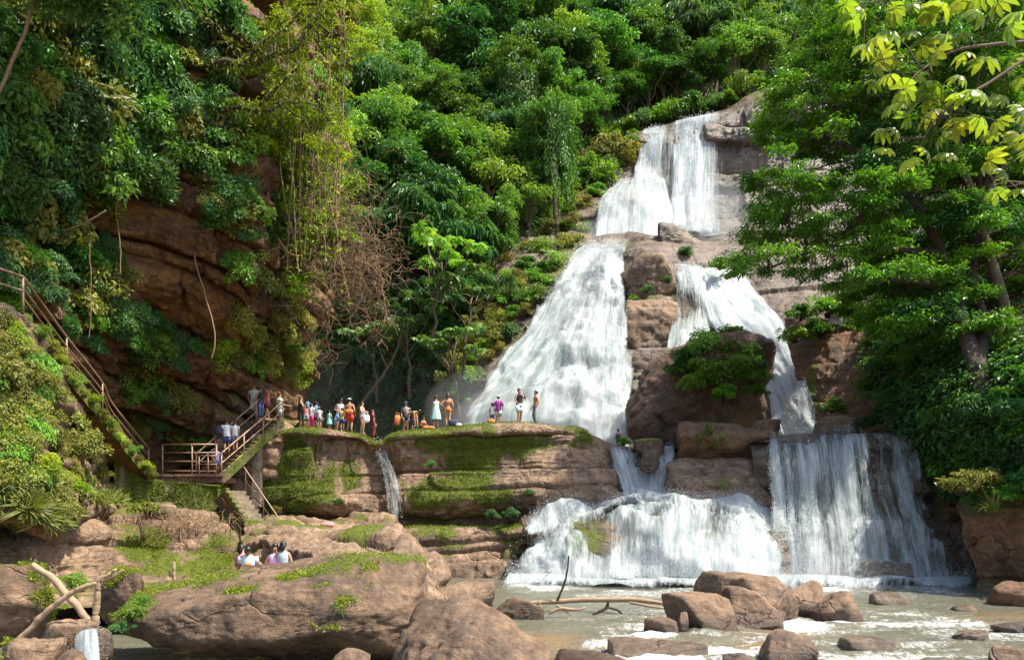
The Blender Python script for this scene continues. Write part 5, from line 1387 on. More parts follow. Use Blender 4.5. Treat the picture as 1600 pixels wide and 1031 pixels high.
# ---------------------------------------------------------------- big leafy tree over the right-hand bank
def spray_tree(name, label, poly, stems, Drange, mat, seed, spacing=34, R=(0.9, 1.5), nleaf=520, L=0.17, bark='bark_dark', trunkD=24.0, wr=0.36, tries=5000, skip=None, fuzz=0):
    r = rng(seed)
    mb = MB(); limbs = []
    base = W(stems[0][0][0], stems[0][0][1], trunkD)
    for s in stems:
        p = np.array([W(x, y, d) for x, y, d, _ in s]) - base
        q = cr(p, np.linspace(0, len(p) - 1, len(p) * 6))
        rad = lin(np.array([w for *_, w in s], float), np.linspace(0, len(p) - 1, len(q)))
        q = q + 0.05 * np.stack([fbm(q, 1.2, 2, seed), fbm(q, 1.2, 2, seed + 1), 0 * rad], -1)
        mb.tube(q, rad, 8); limbs.append(q)
    L_ = np.vstack(limbs)
    Cs, As, Ns, var = [], [], [], []
    for (px, py) in poly_points(poly, spacing, r, tries):
        D = r.uniform(*Drange)
        c = W(px, py, D) - base
        d = np.linalg.norm(L_ - c, axis=1) + np.maximum(0, L_[:, 2] - c[2]) * 0.8
        a = L_[np.argmin(d)]
        q = bez(a, c, 7, 0.25, r, 0.10)
        mb.tube(q, np.linspace(0.045, 0.012, 7), 5)
        rad = r.uniform(*R); n = int(nleaf * (rad / 1.2) ** 2 * r.uniform(0.8, 1.2))
        out = nrm((c - a) * np.array([1, 1, 0.2]) + 1e-6)
        k = 9
        tw = [c + nrm(out * r.uniform(0, 1.2) + r.normal(0, 0.8, 3) * np.array([1, 1, 0.25])) * rad * r.uniform(0.35, 1.0) for _ in range(k)]
        for t in tw:
            t[2] -= 0.18 * np.linalg.norm((t - c)[:2]) ** 1.5 - 0.1
            mb.tube(bez(c, t, 4, 0.08), np.linspace(0.014, 0.006, 4), 4, False)
        lv = r.normal(0, 0.08)
        for t in tw:
            m = n // k
            s_ = np.clip(r.beta(2.2, 1.2, m), 0, 1)[:, None]
            P = c + (t - c) * s_ + r.normal(0, 0.13, (m, 3)) * np.array([1, 1, 0.55]) * rad
            u = nrm(P - c + r.normal(0, 0.3, P.shape))
            N = nrm(np.array([0, 0, 0.9]) + 0.35 * u + 0.45 * r.normal(0, 1, P.shape))
            A = nrm(u * np.array([1, 1, 0.3]) + 0.55 * r.normal(0, 1, P.shape) - np.array([0, 0, 0.35]))
            A = nrm(A - N * (A * N).sum(-1, keepdims=True))
            Cs.append(P); As.append(A); Ns.append(N); var.append(np.clip(r.normal(0.45 + lv, 0.18, m), 0, 1))
    C, A, N, var = np.vstack(Cs), np.vstack(As), np.vstack(Ns), np.concatenate(var)
    me = leaf_mesh('crown', C, A, N, L * r.uniform(0.6, 1.25, len(C)), M[mat], seed, var, wr=wr, droop=0.12)
    ps = [('trunk', mb.mesh('trunk', M[bark])), ('crown', me)]
    if fuzz:
        c = L_[r.integers(0, len(L_), fuzz)] + r.normal(0, 0.13, (fuzz, 3)) - np.array([0, 0, 0.04]) * r.exponential(1, (fuzz, 1))
        n_ = nrm(r.normal(0, 1, c.shape)); a_ = nrm(r.normal(0, .7, c.shape) - np.array([0, 0, .7])); a_ = nrm(a_ - n_ * (a_ * n_).sum(-1, keepdims=True))
        ps.append(('moss', leaf_mesh('moss', c, a_, n_, r.uniform(.08, .3, fuzz), M['leaf_moss'], seed + 5, wr=.25)))
    return plant(name, ps, base, label, 'tree')
PA = [(1270, 80), (1222, 165), (1192, 270), (1202, 335), (1142, 380), (1134, 412), (1165, 425), (1235, 428), (1290, 430), (1350, 480), (1400, 540), (1480, 560), (1660, 500), (1660, -50), (1400, -50), (1310, 20)]
spray_tree('leaning_tree', 'large fine-leaved tree leaning out from the bank over the side waterfall', PA,
           [[(1545, 625, 29.1, 0.408), (1515, 540, 31.1, 0.312), (1492, 460, 32.5, 0.264), (1470, 395, 33.1, 0.216), (1430, 320, 33.3, 0.156), (1370, 260, 33.1, 0.108), (1290, 210, 33.3, 0.060)],
            [(1530, 580, 29.9, 0.264), (1535, 500, 32.2, 0.216), (1520, 430, 32.8, 0.168), (1530, 300, 33.8, 0.132), (1510, 150, 33.8, 0.096), (1480, 20, 33.8, 0.060)],
            [(1470, 395, 33.1, 0.144), (1400, 390, 32.9, 0.108), (1300, 385, 33.2, 0.072), (1200, 420, 33.0, 0.042)],
            [(1492, 460, 32.5, 0.144), (1420, 440, 32.2, 0.096), (1320, 440, 32.2, 0.060)],
            [(1430, 320, 33.3, 0.108), (1460, 200, 33.1, 0.084), (1400, 80, 33.1, 0.054)], [(1530, 300, 33.8, 0.096), (1590, 180, 33.8, 0.072), (1620, 60, 33.8, 0.048)]],
           (31.0, 37.0), 'leaf_tree', 701, spacing=23, R=(0.85, 1.5), nleaf=720, L=0.19, trunkD=29.1, tries=8000)
spray_tree('yellow_green_tree', 'lighter yellow green tree beyond the leaning tree near the top edge', [(1290, -50), (1262, 60), (1215, 130), (1205, 190), (1300, 220), (1400, 170), (1470, 60), (1470, -50)],
           [[(1560, 480, 35, .26), (1550, 380, 35, .22), (1530, 250, 35, .16), (1450, 120, 35, .10), (1370, 50, 35, .06)], [(1530, 250, 35, .1), (1400, 190, 35, .07), (1280, 160, 35, .04)]],
           (34, 38), 'leaf_pale', 711, spacing=34, R=(1.1, 1.7), nleaf=480, L=0.2, bark='bark', trunkD=35)
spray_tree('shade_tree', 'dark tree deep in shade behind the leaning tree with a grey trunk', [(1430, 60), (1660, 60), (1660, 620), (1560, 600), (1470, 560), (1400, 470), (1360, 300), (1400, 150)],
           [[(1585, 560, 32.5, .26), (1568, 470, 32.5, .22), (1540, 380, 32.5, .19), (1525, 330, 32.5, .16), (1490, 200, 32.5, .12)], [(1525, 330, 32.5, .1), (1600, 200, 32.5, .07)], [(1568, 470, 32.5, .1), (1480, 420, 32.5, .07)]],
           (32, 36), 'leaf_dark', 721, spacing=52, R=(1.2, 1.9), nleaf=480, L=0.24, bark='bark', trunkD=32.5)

# broad palmate leaves on a branch hanging in from the top corner, close to the camera
def palm_branch():
    r = rng(731)
    D0 = 8.2
    base = W(1660, 60, D0)
    e = empty('palmate_branch', base, 'branch of broad yellow green palmate leaves hanging into the top corner, closest foliage', 'branch')
    mb = MB()
    rails = [[(1680, 62, 8.2, .022), (1600, 66, 8.1, .019), (1550, 70, 8.0, .016), (1490, 80, 7.9, .012), (1440, 110, 7.8, .009), (1400, 150, 7.7, .006)],
             [(1680, 50, 8.4, .022), (1610, 88, 8.1, .018), (1545, 130, 8.0, .014), (1500, 155, 7.9, .010), (1460, 190, 7.8, .008), (1440, 225, 7.8, .006)],
             [(1680, -10, 8.6, .02), (1580, -5, 8.3, .016), (1500, -5, 8.2, .012), (1410, -2, 8.2, .008), (1330, 8, 8.2, .005)],
             [(1680, 170, 8.4, .016), (1620, 178, 8.2, .011), (1570, 190, 8.1, .007)], [(1680, 285, 8.4, .016), (1610, 286, 8.2, .010), (1550, 280, 8.2, .006)]]
    L_ = []
    for s in rails:
        p = np.array([W(x, y, d) for x, y, d, _ in s]) - base
        q = cr(p, np.linspace(0, len(p) - 1, len(p) * 5))
        mb.tube(q, lin(np.array([w for *_, w in s]), np.linspace(0, len(p) - 1, len(q))), 7); L_.append(q)
    L_ = np.vstack(L_)
    var = []
    for i in range(5):
        v, f = palm_leaf_geo(r, 9 if i % 2 else 8, 0.215, 0.75)
        var.append(mk_mesh('leaf', v, f, False, {'var': np.clip(np.repeat(r.normal(0.06 + 0.17 * i, 0.12, len(v) // 15), 15), 0, 1)}, mats=[M['leaf_big']]))
    pts = [(1318, 8), (1345, 14), (1395, 15), (1425, 8), (1470, 12), (1505, 2), (1530, -6), (1372, 95), (1365, 62), (1392, 50), (1440, 70), (1420, 52), (1390, 118), (1428, 128), (1462, 82), (1498, 55), (1532, 146), (1490, 196), (1442, 158), (1402, 205), (1448, 238),
           (1385, 232), (1412, 140), (1472, 212), (1560, 190), (1598, 172), (1545, 208), (1590, 212), (1572, 272), (1556, 298), (1592, 296), (1580, 42), (1540, 95), (1420, 250), (1375, 205), (1500, 150), (1620, 215), (1455, 130), (1475, 55), (1610, 160), (1360, 130), (1400, 92), (1330, 30), (1450, 20), (1530, 20), (1560, 5), (1590, 20), (1510, 85), (1415, 185), (1460, 175), (1530, 185), (1480, 240), (1395, 165), (1350, 75), (1580, 95), (1600, 120), (1565, 150), (1500, 120), (1545, 250), (1610, 240)]
    for i, (x, y) in enumerate(pts):
        c = W(x, y, 7.9 + r.uniform(-0.45, 0.45)) - base
        a = L_[np.argmin(np.linalg.norm(L_ - c, axis=1))]
        mb.tube(bez(a, c, 5, 0.04, r, .008), np.linspace(0.006, 0.004, 5), 5)
        o = part('leaf', var[r.integers(0, 5)], e, loc=c)
        o.rotation_euler = (r.normal(0.28, 0.30), r.normal(0, 0.30), r.uniform(0, 6.28))
        s = r.uniform(0.58, 0.88)
        o.scale = (s, s, s * r.uniform(0.7, 1.3))
    part('twig', mb.mesh('twig', M['bark']), e)
palm_branch()

# ---------------------------------------------------------------- bushes on the right bank, house-sized boulder, pool edge
r = rng(740)
GB = 'shrubs on the shaded bank'
for (px, py) in poly_points([(1340, 480), (1400, 520), (1470, 560), (1660, 560), (1660, 765), (1560, 755), (1490, 790), (1462, 740), (1440, 690), (1380, 655), (1345, 590)], 27, r, 4000):
    b, nn = rbank_at(px, py)
    kk = 'dark' if r.random() < 0.65 else 'green'
    plant('shrub', BU[kk][r.integers(0, 2)], b, where_label('dark bank shrub', px, py, LAND_R, 'above', 'below', 'waterfallward', 'bankward'), 'shrub', GB, (0.3, -0.3, r.uniform(0, 6)), r.uniform(0.7, 1.25))
for (px, py) in poly_points([(1235, 490), (1345, 480), (1350, 530), (1300, 520), (1240, 530)], 28, r, 500):
    plant('shrub', BU['green'][0], W(px, py, 43.5), where_label('light green shrub', px, py, LAND_R, 'above', 'below', 'waterfallward', 'bankward'), 'shrub', GB, (0, 0, r.uniform(0, 6)), r.uniform(0.8, 1.3))
GHX = 0
GH = 'bushes crowning the house-sized boulder'
for i, (px, py, D, s) in enumerate([(1072, 585, 39.6, 1.0), (1100, 560, 40.2, 1.15), (1135, 552, 40.6, 1.2), (1162, 562, 40.2, 1.0), (1105, 600, 38.9, 1.1), (1140, 600, 38.7, 1.15), (1172, 600, 38.8, 0.9), (1130, 628, 38.4, 0.7), (1180, 622, 38.8, 0.55), (1085, 612, 38.9, .65), (1150, 575, 39.5, 1.1)]):
    plant('bush', BU['pale' if i % 4 == 1 else 'green'][0 if i % 3 or i % 4 == 1 else 1], W(px, py - 8, D - 0.3), where_label('bush on the boulder', px, py, LAND_R, 'above', 'below', 'waterfallward', 'bankward'), 'bush', GH, (0, 0, i * 1.3), s * 1.12)
for i, (px, py, D, s, k_, lab) in enumerate([(1500, 765, 27.6, .75, 'bank', 'pale-leaved shrub at the edge of the cracked rock block'), (1535, 762, 27.4, .8, 'bank', 'pale flowering shrub on top of the cracked rock block'), (1578, 778, 26.6, .6, 'green', 'low green shrub on the mossy top of the cracked rock block'), (1600, 762, 26.8, .8, 'dark', 'dark shrub on the cracked rock block against the frame edge'), (1520, 785, 28.4, .5, 'dark', 'dark shrub hanging over the corner of the cracked rock block'), (1556, 770, 27.6, .7, 'green', 'bushy green shrub in the middle of the cracked rock block'),
                                             (975, 694, 38.2, .45, 'green', 'small green bush beside the bather at the pool'), (1300, 640, 40.0, .7, 'green', 'shrub growing from the foot of the reddish wall'),
                                             (1125, 418, 53.5, .8, 'green', 'shrub at the head of the side waterfall'), (1010, 455, 51.3, .55, 'blue', 'creeper on the blocky rock between the falls'), (1042, 440, 51.3, .5, 'blue', 'second creeper on the blocky rock, nearer the thin fall'), (992, 468, 51.2, .4, 'green', 'third little creeper on the blocky rock, nearer the main fall'),
                                             (1070, 398, 55.0, .8, 'blue', 'shrub below the perched rounded boulder')]):
    plant('shrub', BU[k_][i % 2], W(px, py, D), lab, 'shrub', None, (0, 0, i), s)
TU = [tuft_proto(751), tuft_proto(752, n=80, L=1.0), tuft_proto(753, n=45, L=0.7, arch=1.3)]
def tuft(px, py, D, s, label, v=0, name='grass_tuft', group=None):
    o = link(name, TU[v], None, label, 'grass', group, None, W(px, py, D))
    o.scale = (s,) * 3
    o.rotation_euler = (0, 0, px)
    return o
for i, (x, y, s) in enumerate([(1090, 690, .9), (1108, 680, 1.0), (1128, 686, .9), (1100, 700, .8), (1120, 700, .8)]):
    tuft(x, y, 35.2, s, ['ferny tuft at the near end of the broad brown rock', 'tallest ferny tuft on the broad brown rock', 'ferny tuft at the far end of the broad brown rock', 'ferny tuft hanging low over the chute', 'ferny tuft hanging below the tallest one'][i], i % 3, group='tufts on the rock above the chute')
tuft(1552, 800, 26.6, 1.0, 'arching grass tuft spilling down the face of the cracked rock block', 1)
tuft(1458, 640, 33, 1.0, 'grass tuft in the shade below the dark leaning trunk', 1)

# ---------------------------------------------------------------- plants on the rock overhang and bank, left side
r = rng(760)
GL = 'shrubs clinging to the rock overhang'
def cliff_bushes(poly, spacing, kinds_, text, smin, smax, group=GL, at=cliff_at, land=LAND_L, push=0.15, tries=2500):
    for (px, py) in poly_points(poly, spacing, r, tries):
        b, nn = at(px, py)
        kk = kinds_[r.integers(0, len(kinds_))]
        q = Vector((nn[0] * 0.8, nn[1] * 0.8, nn[2] * 0.8 + 0.75)).to_track_quat('Z', 'Y').to_euler()
        plant('shrub', BU[kk][r.integers(0, len(BU[kk]))], b + nn * push, where_label(text.get(kk) if isinstance(text, dict) else text, px, py, land, 'above', 'below', 'outward', 'waterfallward'), 'shrub', group, tuple(q), r.uniform(smin, smax))
TX = {'dark': 'dark cliff shrub', 'blue': 'blue green cliff creeper', 'green': 'mid green cliff shrub', 'bank': 'yellowish slope shrub', 'yellow': 'yellow-leaved slope shrub', 'pale': 'pale green cliff shrub'}
cliff_bushes([(-60, -40), (330, -40), (360, 60), (330, 200), (250, 270), (170, 300), (60, 330), (-60, 330)], 34, ['dark', 'dark', 'green', 'blue', 'dark', 'bank'], TX, 0.9, 1.6)
cliff_bushes([(200, 190), (420, 180), (490, 260), (470, 330), (400, 330), (330, 280), (250, 270)], 32, ['blue', 'blue', 'green', 'pale', 'dark'], TX, 0.8, 1.3)
cliff_bushes([(330, 300), (420, 300), (430, 440), (380, 450), (350, 380)], 28, ['dark', 'green', 'bank'], TX, 0.6, 1.0)
cliff_bushes([(-60, 300), (60, 300), (160, 370), (200, 460), (150, 560), (60, 480), (-60, 440)], 30, ['blue', 'blue', 'bank', 'blue', 'green'], TX, 0.65, 1.15)
cliff_bushes([(400, 110), (520, 90), (540, 260), (480, 330), (400, 260)], 30, ['green', 'yellow', 'pale', 'dark'], TX, 0.7, 1.2)
cliff_bushes([(150, 480), (200, 465), (310, 535), (300, 560), (200, 560)], 22, ['blue', 'blue', 'green'], TX, 0.6, 0.9)
cliff_bushes([(185, 585), (230, 580), (300, 640), (300, 690), (230, 680), (190, 640)], 24, ['blue', 'bank', 'pale'], TX, 0.6, 0.95)
cliff_bushes([(350, 535), (400, 480), (470, 500), (476, 596), (440, 590), (360, 575)], 22, ['bank', 'yellow', 'bank', 'pale'], TX, 0.7, 1.1, 'shrubs on the sunlit slope above the stair head')
GK = 'shrubs covering the bank below the stair rail'
cliff_bushes([(-50, 500), (25, 520), (85, 615), (140, 700), (160, 745), (160, 790), (60, 800), (-50, 800)], 21, ['bank', 'bank', 'yellow', 'bank', 'bank', 'pale'], {k_: v_.replace('slope', 'bank').replace('cliff', 'bank') for k_, v_ in TX.items()}, 0.38, 0.68, GK, bank_at, push=0.05, tries=4000)
r2 = rng(770)
for i in range(26):
    px = r2.uniform(-20, 185); py = r2.uniform(745, 815)
    b, nn = bank_at(px, py)
    o = link('grass_tuft', TU[r2.integers(0, 3)], None, where_label('drooping straw-coloured tuft', px, py, LAND_L, 'above', 'below', 'outward', 'waterfallward'), 'grass', 'grass hanging from the bank', None, b + nn * 0.1)
    o.rotation_euler = tuple(Vector((nn[0], nn[1], nn[2] + 0.5)).to_track_quat('Z', 'Y').to_euler()); o.scale = (r2.uniform(0.7, 1.15),) * 3

# tree with dark mossy limbs growing over the overhang
spray_tree('mossy_limbed_tree', 'yellow green tree with dark mossy limbs growing over the rock overhang', [(330, -40), (590, -40), (575, 60), (530, 150), (530, 230), (480, 290), (420, 250), (360, 200), (340, 100)],
           [[(255, 150, 31, .22), (320, 118, 30.5, .18), (352, 98, 30, .15), (385, 104, 30, .13), (425, 88, 30, .10), (462, 76, 30, .08), (480, 45, 30, .07), (500, 15, 30, .06), (505, -30, 30, .05)], [(320, 118, 30.5, .13), (330, 178, 30.4, .10), (372, 168, 30, .08), (410, 176, 30, .07), (452, 160, 30, .05), (485, 128, 30, .035)],
            [(380, 104, 30, .09), (410, 66, 29.6, .06), (440, 50, 29.6, .05), (475, 14, 29.5, .035)], [(400, 172, 30, .08), (440, 130, 29.6, .06), (470, 100, 29.5, .04)]],
           (30.6, 34.5), 'leaf_yellow', 781, spacing=31, R=(0.7, 1.2), nleaf=700, L=0.17, trunkD=31, fuzz=2600)
spray_tree('overhang_tree', 'bushy tree with pale green leaves leaning out beside the hanging lianas', [(400, 230), (480, 200), (545, 260), (560, 330), (500, 420), (440, 470), (415, 420), (450, 340)],
           [[(405, 460, 35, .2), (430, 420, 34.5, .16), (455, 380, 34, .12), (470, 320, 34, .09), (490, 260, 34, .06)], [(430, 420, 34.5, .1), (470, 420, 34, .07), (505, 380, 34, .05), (530, 350, 34, .03)], [(430, 420, 34.5, .1), (440, 470, 34, .07), (470, 510, 34, .04)]],
           (34, 36.5), 'leaf_yellow', 791, spacing=24, R=(0.7, 1.1), nleaf=700, L=0.18, trunkD=35)
spray_tree('canopy_tree', 'tall shady tree on top of the cliff, its crown cut off by the top edge', [(-160, -420), (300, -420), (270, -70), (220, -25), (150, -20), (-160, -30)],
           [[(120, 60, 27, .35), (140, -60, 26, .28), (180, -200, 25, .18), (260, -320, 24, .1)], [(140, -60, 26, .2), (60, -180, 24, .12), (-40, -300, 23, .08)], [(140, -60, 26, .18), (220, -120, 25, .12), (270, -180, 25, .06)]],
           (20, 29), 'leaf_dark', 795, spacing=46, R=(1.2, 2.0), nleaf=420, L=0.26, trunkD=27)
# lianas hanging in front of the forest
r = rng(800)
def liana(pts, D, rad, label, seed, leaves=40, mat='leaf_yellow', group='lianas hanging beside the overhang'):
    r = rng(seed)
    p = np.array([W(x, y, D) for x, y in pts]); base = p[0].copy()
    q = cr(p - base, np.linspace(0, len(p) - 1, len(p) * 7))
    q = q + 0.10 * np.stack([fbm(q + seed, 0.9, 3, seed), fbm(q + seed, 0.9, 3, seed + 1), 0 * q[:, 0]], -1)
    mb = MB().tube(q, rad, 5)
    ps = [('stem', mb.mesh('stem', M['dead_vine']))]
    if leaves:
        C = q[r.integers(0, len(q), leaves)] + r.normal(0, 0.14, (leaves, 3))
        N = nrm(r.normal(0, 1, C.shape) + np.array([0, -.3, .8])); A = nrm(r.normal(0, 1, C.shape) - np.array([0, 0, .6])); A = nrm(A - N * (A * N).sum(-1, keepdims=True))
        ps.append(('foliage', leaf_mesh('foliage', C, A, N, r.uniform(0.1, 0.26, leaves), M[mat], seed)))
    return plant('liana', ps, base, label, 'liana', group)
for i in range(18):
    x = 448 + i * 5.4 + r.uniform(-2, 2); y0 = r.uniform(-40, 130); y1 = r.uniform(300, 470)
    liana([(x, y0), (x + r.uniform(-6, 6), y0 * .6 + y1 * .4), (x + r.uniform(-8, 8), y0 * .25 + y1 * .75), (x + r.uniform(-14, 14), y1)], r.uniform(31.5, 33.4), r.uniform(0.014, 0.034),
          where_label('thin brown liana hanging', x, (y0 + y1) / 2, LAND_L, 'above', 'below', 'outward', 'waterfallward') if i % 2 else where_label('brown liana with yellow leaves', x, (y0 + y1) / 2, LAND_L, 'above', 'below', 'outward', 'waterfallward'), 810 + i, 30 if i % 2 else 70)
def tangle(name, label, c, ext, n, seed, D, rad=(0.008, 0.022), fall_=0.3, length=16, step=0.16):
    r = rng(seed); base = W(c[0], c[1], D); mb = MB()
    for i in range(n):
        p = W(c[0] + r.normal(0, ext[0] / 2), c[1] + r.normal(0, ext[1] / 2), D + r.normal(0, 0.6)) - base
        d = nrm(r.normal(0, 1, 3)); pts = [p]
        for k_ in range(length):
            d = nrm(d + r.normal(0, 0.38, 3) - np.array([0, 0, fall_ * 0.25])); pts.append(pts[-1] + d * step * r.uniform(.7, 1.2))
        mb.tube(np.array(pts), np.linspace(r.uniform(*rad), rad[0] * .6, len(pts)), 4, False)
    return link(name, mb.mesh(name, M['dead_vine']), None, label, 'vines', loc=base)
tangle('dead_vine_tangle', 'large brown tangle of dead vines hanging beside the lianas', (545, 395), (75, 85), 420, 851, 34.5, (0.006, 0.016))
tangle('dead_vine_tangle', 'upper straggle of brown vines among the hanging lianas', (510, 290), (50, 90), 130, 852, 34)
def rootlets(label, x, y0, y1, n, seed, D):
    r = rng(seed); base = W(x, y0, D); mb = MB()
    for i in range(n):
        p = np.array([W(x + r.normal(0, 6) + k_ * r.normal(0, 3), y0 + (y1 - y0) * k_ / 6 * r.uniform(.7, 1), D + r.normal(0, .15)) for k_ in range(7)]) - base
        mb.tube(cr(p, np.linspace(0, 6, 26)) + r.normal(0, .015, (26, 3)), np.linspace(r.uniform(.02, .045), .008, 26), 5, False)
        for _ in range(4):
            s = p[r.integers(2, 7)]; mb.tube(bez(s, s + r.normal(0, .35, 3) - np.array([0, 0, .3]), 5, 0, r, .04), np.linspace(.015, .006, 5), 4, False)
    return link('hanging_roots', mb.mesh('hanging_roots', M['dead_vine']), None, label, 'roots', 'bare roots hanging over the hollow', loc=base)
rootlets('bare hanging roots ending just above the crowd', 503, 470, 585, 7, 861, 34.5)
rootlets('bare hanging roots under the vine tangle nearer the waterfall', 592, 400, 540, 9, 862, 34.8)
rootlets('thin bare roots between the two longer hanging bundles', 555, 440, 500, 5, 863, 34.6)
# thin vines across the overhang
for i, (pts, D) in enumerate([([(305, 300), (300, 380), (318, 460), (335, 520), (328, 560)], 31), ([(178, 290), (182, 350), (190, 430)], 28.6), ([(55, -20), (40, 50), (15, 110), (-10, 160)], 22), ([(165, 330), (130, 350), (90, 365)], 27), ([(140, 380), (142, 450), (140, 530)], 27.2), ([(418, 300), (425, 350), (445, 390), (462, 400)], 33)]):
    liana(pts, D, [.03, .018, .05, .03, .015, .06][i], ['long bare vine looping down the face of the bare rock overhang', 'thin vine hanging down the inner edge of the bare overhang', 'thick slanting vine in the top corner over the cliff', 'short horizontal root on the cliff above the stair rail', 'thin straight vine hanging behind the stair rail', 'twisted dark stem at the outer corner of the overhang'][i], 870 + i, 0, group='vines on the overhang')
# plants on and around the near boulders
for i, (px, py, D, s, k_, lab) in enumerate([(205, 966, 13.3, .26, 'pale', 'leafy plant on the end of the huge flat-topped boulder'), (190, 985, 13.2, .22, 'blue', 'lower leafy plant at the end of the huge flat-topped boulder'), (222, 945, 13.8, .2, 'pale', 'upper small leafy plant at the end of the huge flat-topped boulder'),
        (118, 918, 14.0, .3, 'pale', 'bright leafy plant behind the forked driftwood'), (340, 902, 22, .4, 'bank', 'weedy shrub on the rock shelf behind the sitting man'), (232, 798, 28.6, .55, 'bank', 'pale weedy shrub on the rim under the mossy wall'),
        (800, 806, 35.0, .5, 'blue', 'leafy plant in the dark recess under the ledge'), (770, 808, 35.2, .45, 'blue', 'second leafy plant in the recess under the ledge, nearer the stepped trickle'), (825, 772, 35.2, .35, 'blue', 'small plant on the ledge face above the recess'), (672, 728, 36.0, .35, 'blue', 'small plant on the ledge face below the crowd'),
        (530, 786, 36.0, .35, 'blue', 'pale weed on the mossy ledge beside the stepped trickle'), (470, 782, 36.5, .35, 'bank', 'pale weed on the mossy ledge near the stairs'), (700, 676, 37.4, .3, 'bank', 'small weed on the rim of the ledge'), (430, 800, 36, .35, 'bank', 'weed in the shade under the stair pillar')]):
    plant('weed', BU[k_][i % len(BU[k_])], W(px, py, D), lab, 'plant', None, (0, 0, i * 1.7), s)
tuft(530, 958, 13.4, .30, 'grass tuft growing from the face of the huge flat-topped boulder', 2)
tuft(125, 925, 13.9, .45, 'broad-bladed grass behind the forked driftwood', 0)
tuft(118, 935, 13.7, .35, 'lower grass tuft behind the forked driftwood', 2)
# cushions of moss on the huge boulder
def cushion(px, py, D, w, d, seed, label):
    r = rng(seed); n = int(2600 * w)
    a = r.uniform(0, 6.28, n); q = np.sqrt(r.random(n))
    x, y = np.cos(a) * q * w / 2, np.sin(a) * q * d / 2
    z = 0.10 * (1 - q ** 2) * (0.6 + 0.8 * fbm(np.stack([x, y, 0 * x], -1), 3, 3, seed)) + r.uniform(-.02, .02, n)
    C = np.stack([x, y, z], -1); N = nrm(np.array([0, 0, 1.0]) + .5 * r.normal(0, 1, C.shape)); A = nrm(r.normal(0, 1, C.shape)); A = nrm(A - N * (A * N).sum(-1, keepdims=True))
    return link('moss_cushion', leaf_mesh('moss_cushion', C, A, N, r.uniform(.03, .075, n), M['leaf_bank'], seed, wr=.7), None, label, 'moss', 'moss cushions on the huge flat-topped boulder', None, W(px, py, D))
# ================================================================ STAIRS, WALL, RAILINGS, DRIFTWOOD
M['rail'] = plain('rail', (0.23, 0.14, 0.09), 0.55, 0.15, 0.35, 14, 0.2)
M['rail_light'] = plain('rail_light', (0.25, 0.155, 0.10), 0.5, 0.2, 0.3, 14, 0.2)
M['step_red'] = rock_mat('step_red', (0.15, 0.07, 0.045), (0.24, 0.12, 0.075), (0.28, 0.15, 0.10), 0.8)
M['concrete'] = rock_mat('concrete', (0.18, 0.14, 0.09), (0.30, 0.23, 0.15), (0.34, 0.27, 0.18), 1.0)
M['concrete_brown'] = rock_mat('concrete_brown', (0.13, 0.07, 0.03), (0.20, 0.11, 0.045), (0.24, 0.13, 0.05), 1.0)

def moss_attr(me, up=0.3, noise=0.7, bias=0.2, seed=0, sc=1.2):
    n = len(me.vertices); c = np.zeros(n * 3, np.float32); me.vertices.foreach_get('co', c)
    m = bias + noise * fbm(c.reshape(-1, 3), sc, 4, seed)
    if 'moss' not in me.attributes: me.attributes.new('moss', 'FLOAT', 'POINT')
    me.attributes['moss'].data.foreach_set('value', m.astype(np.float32))
    return me

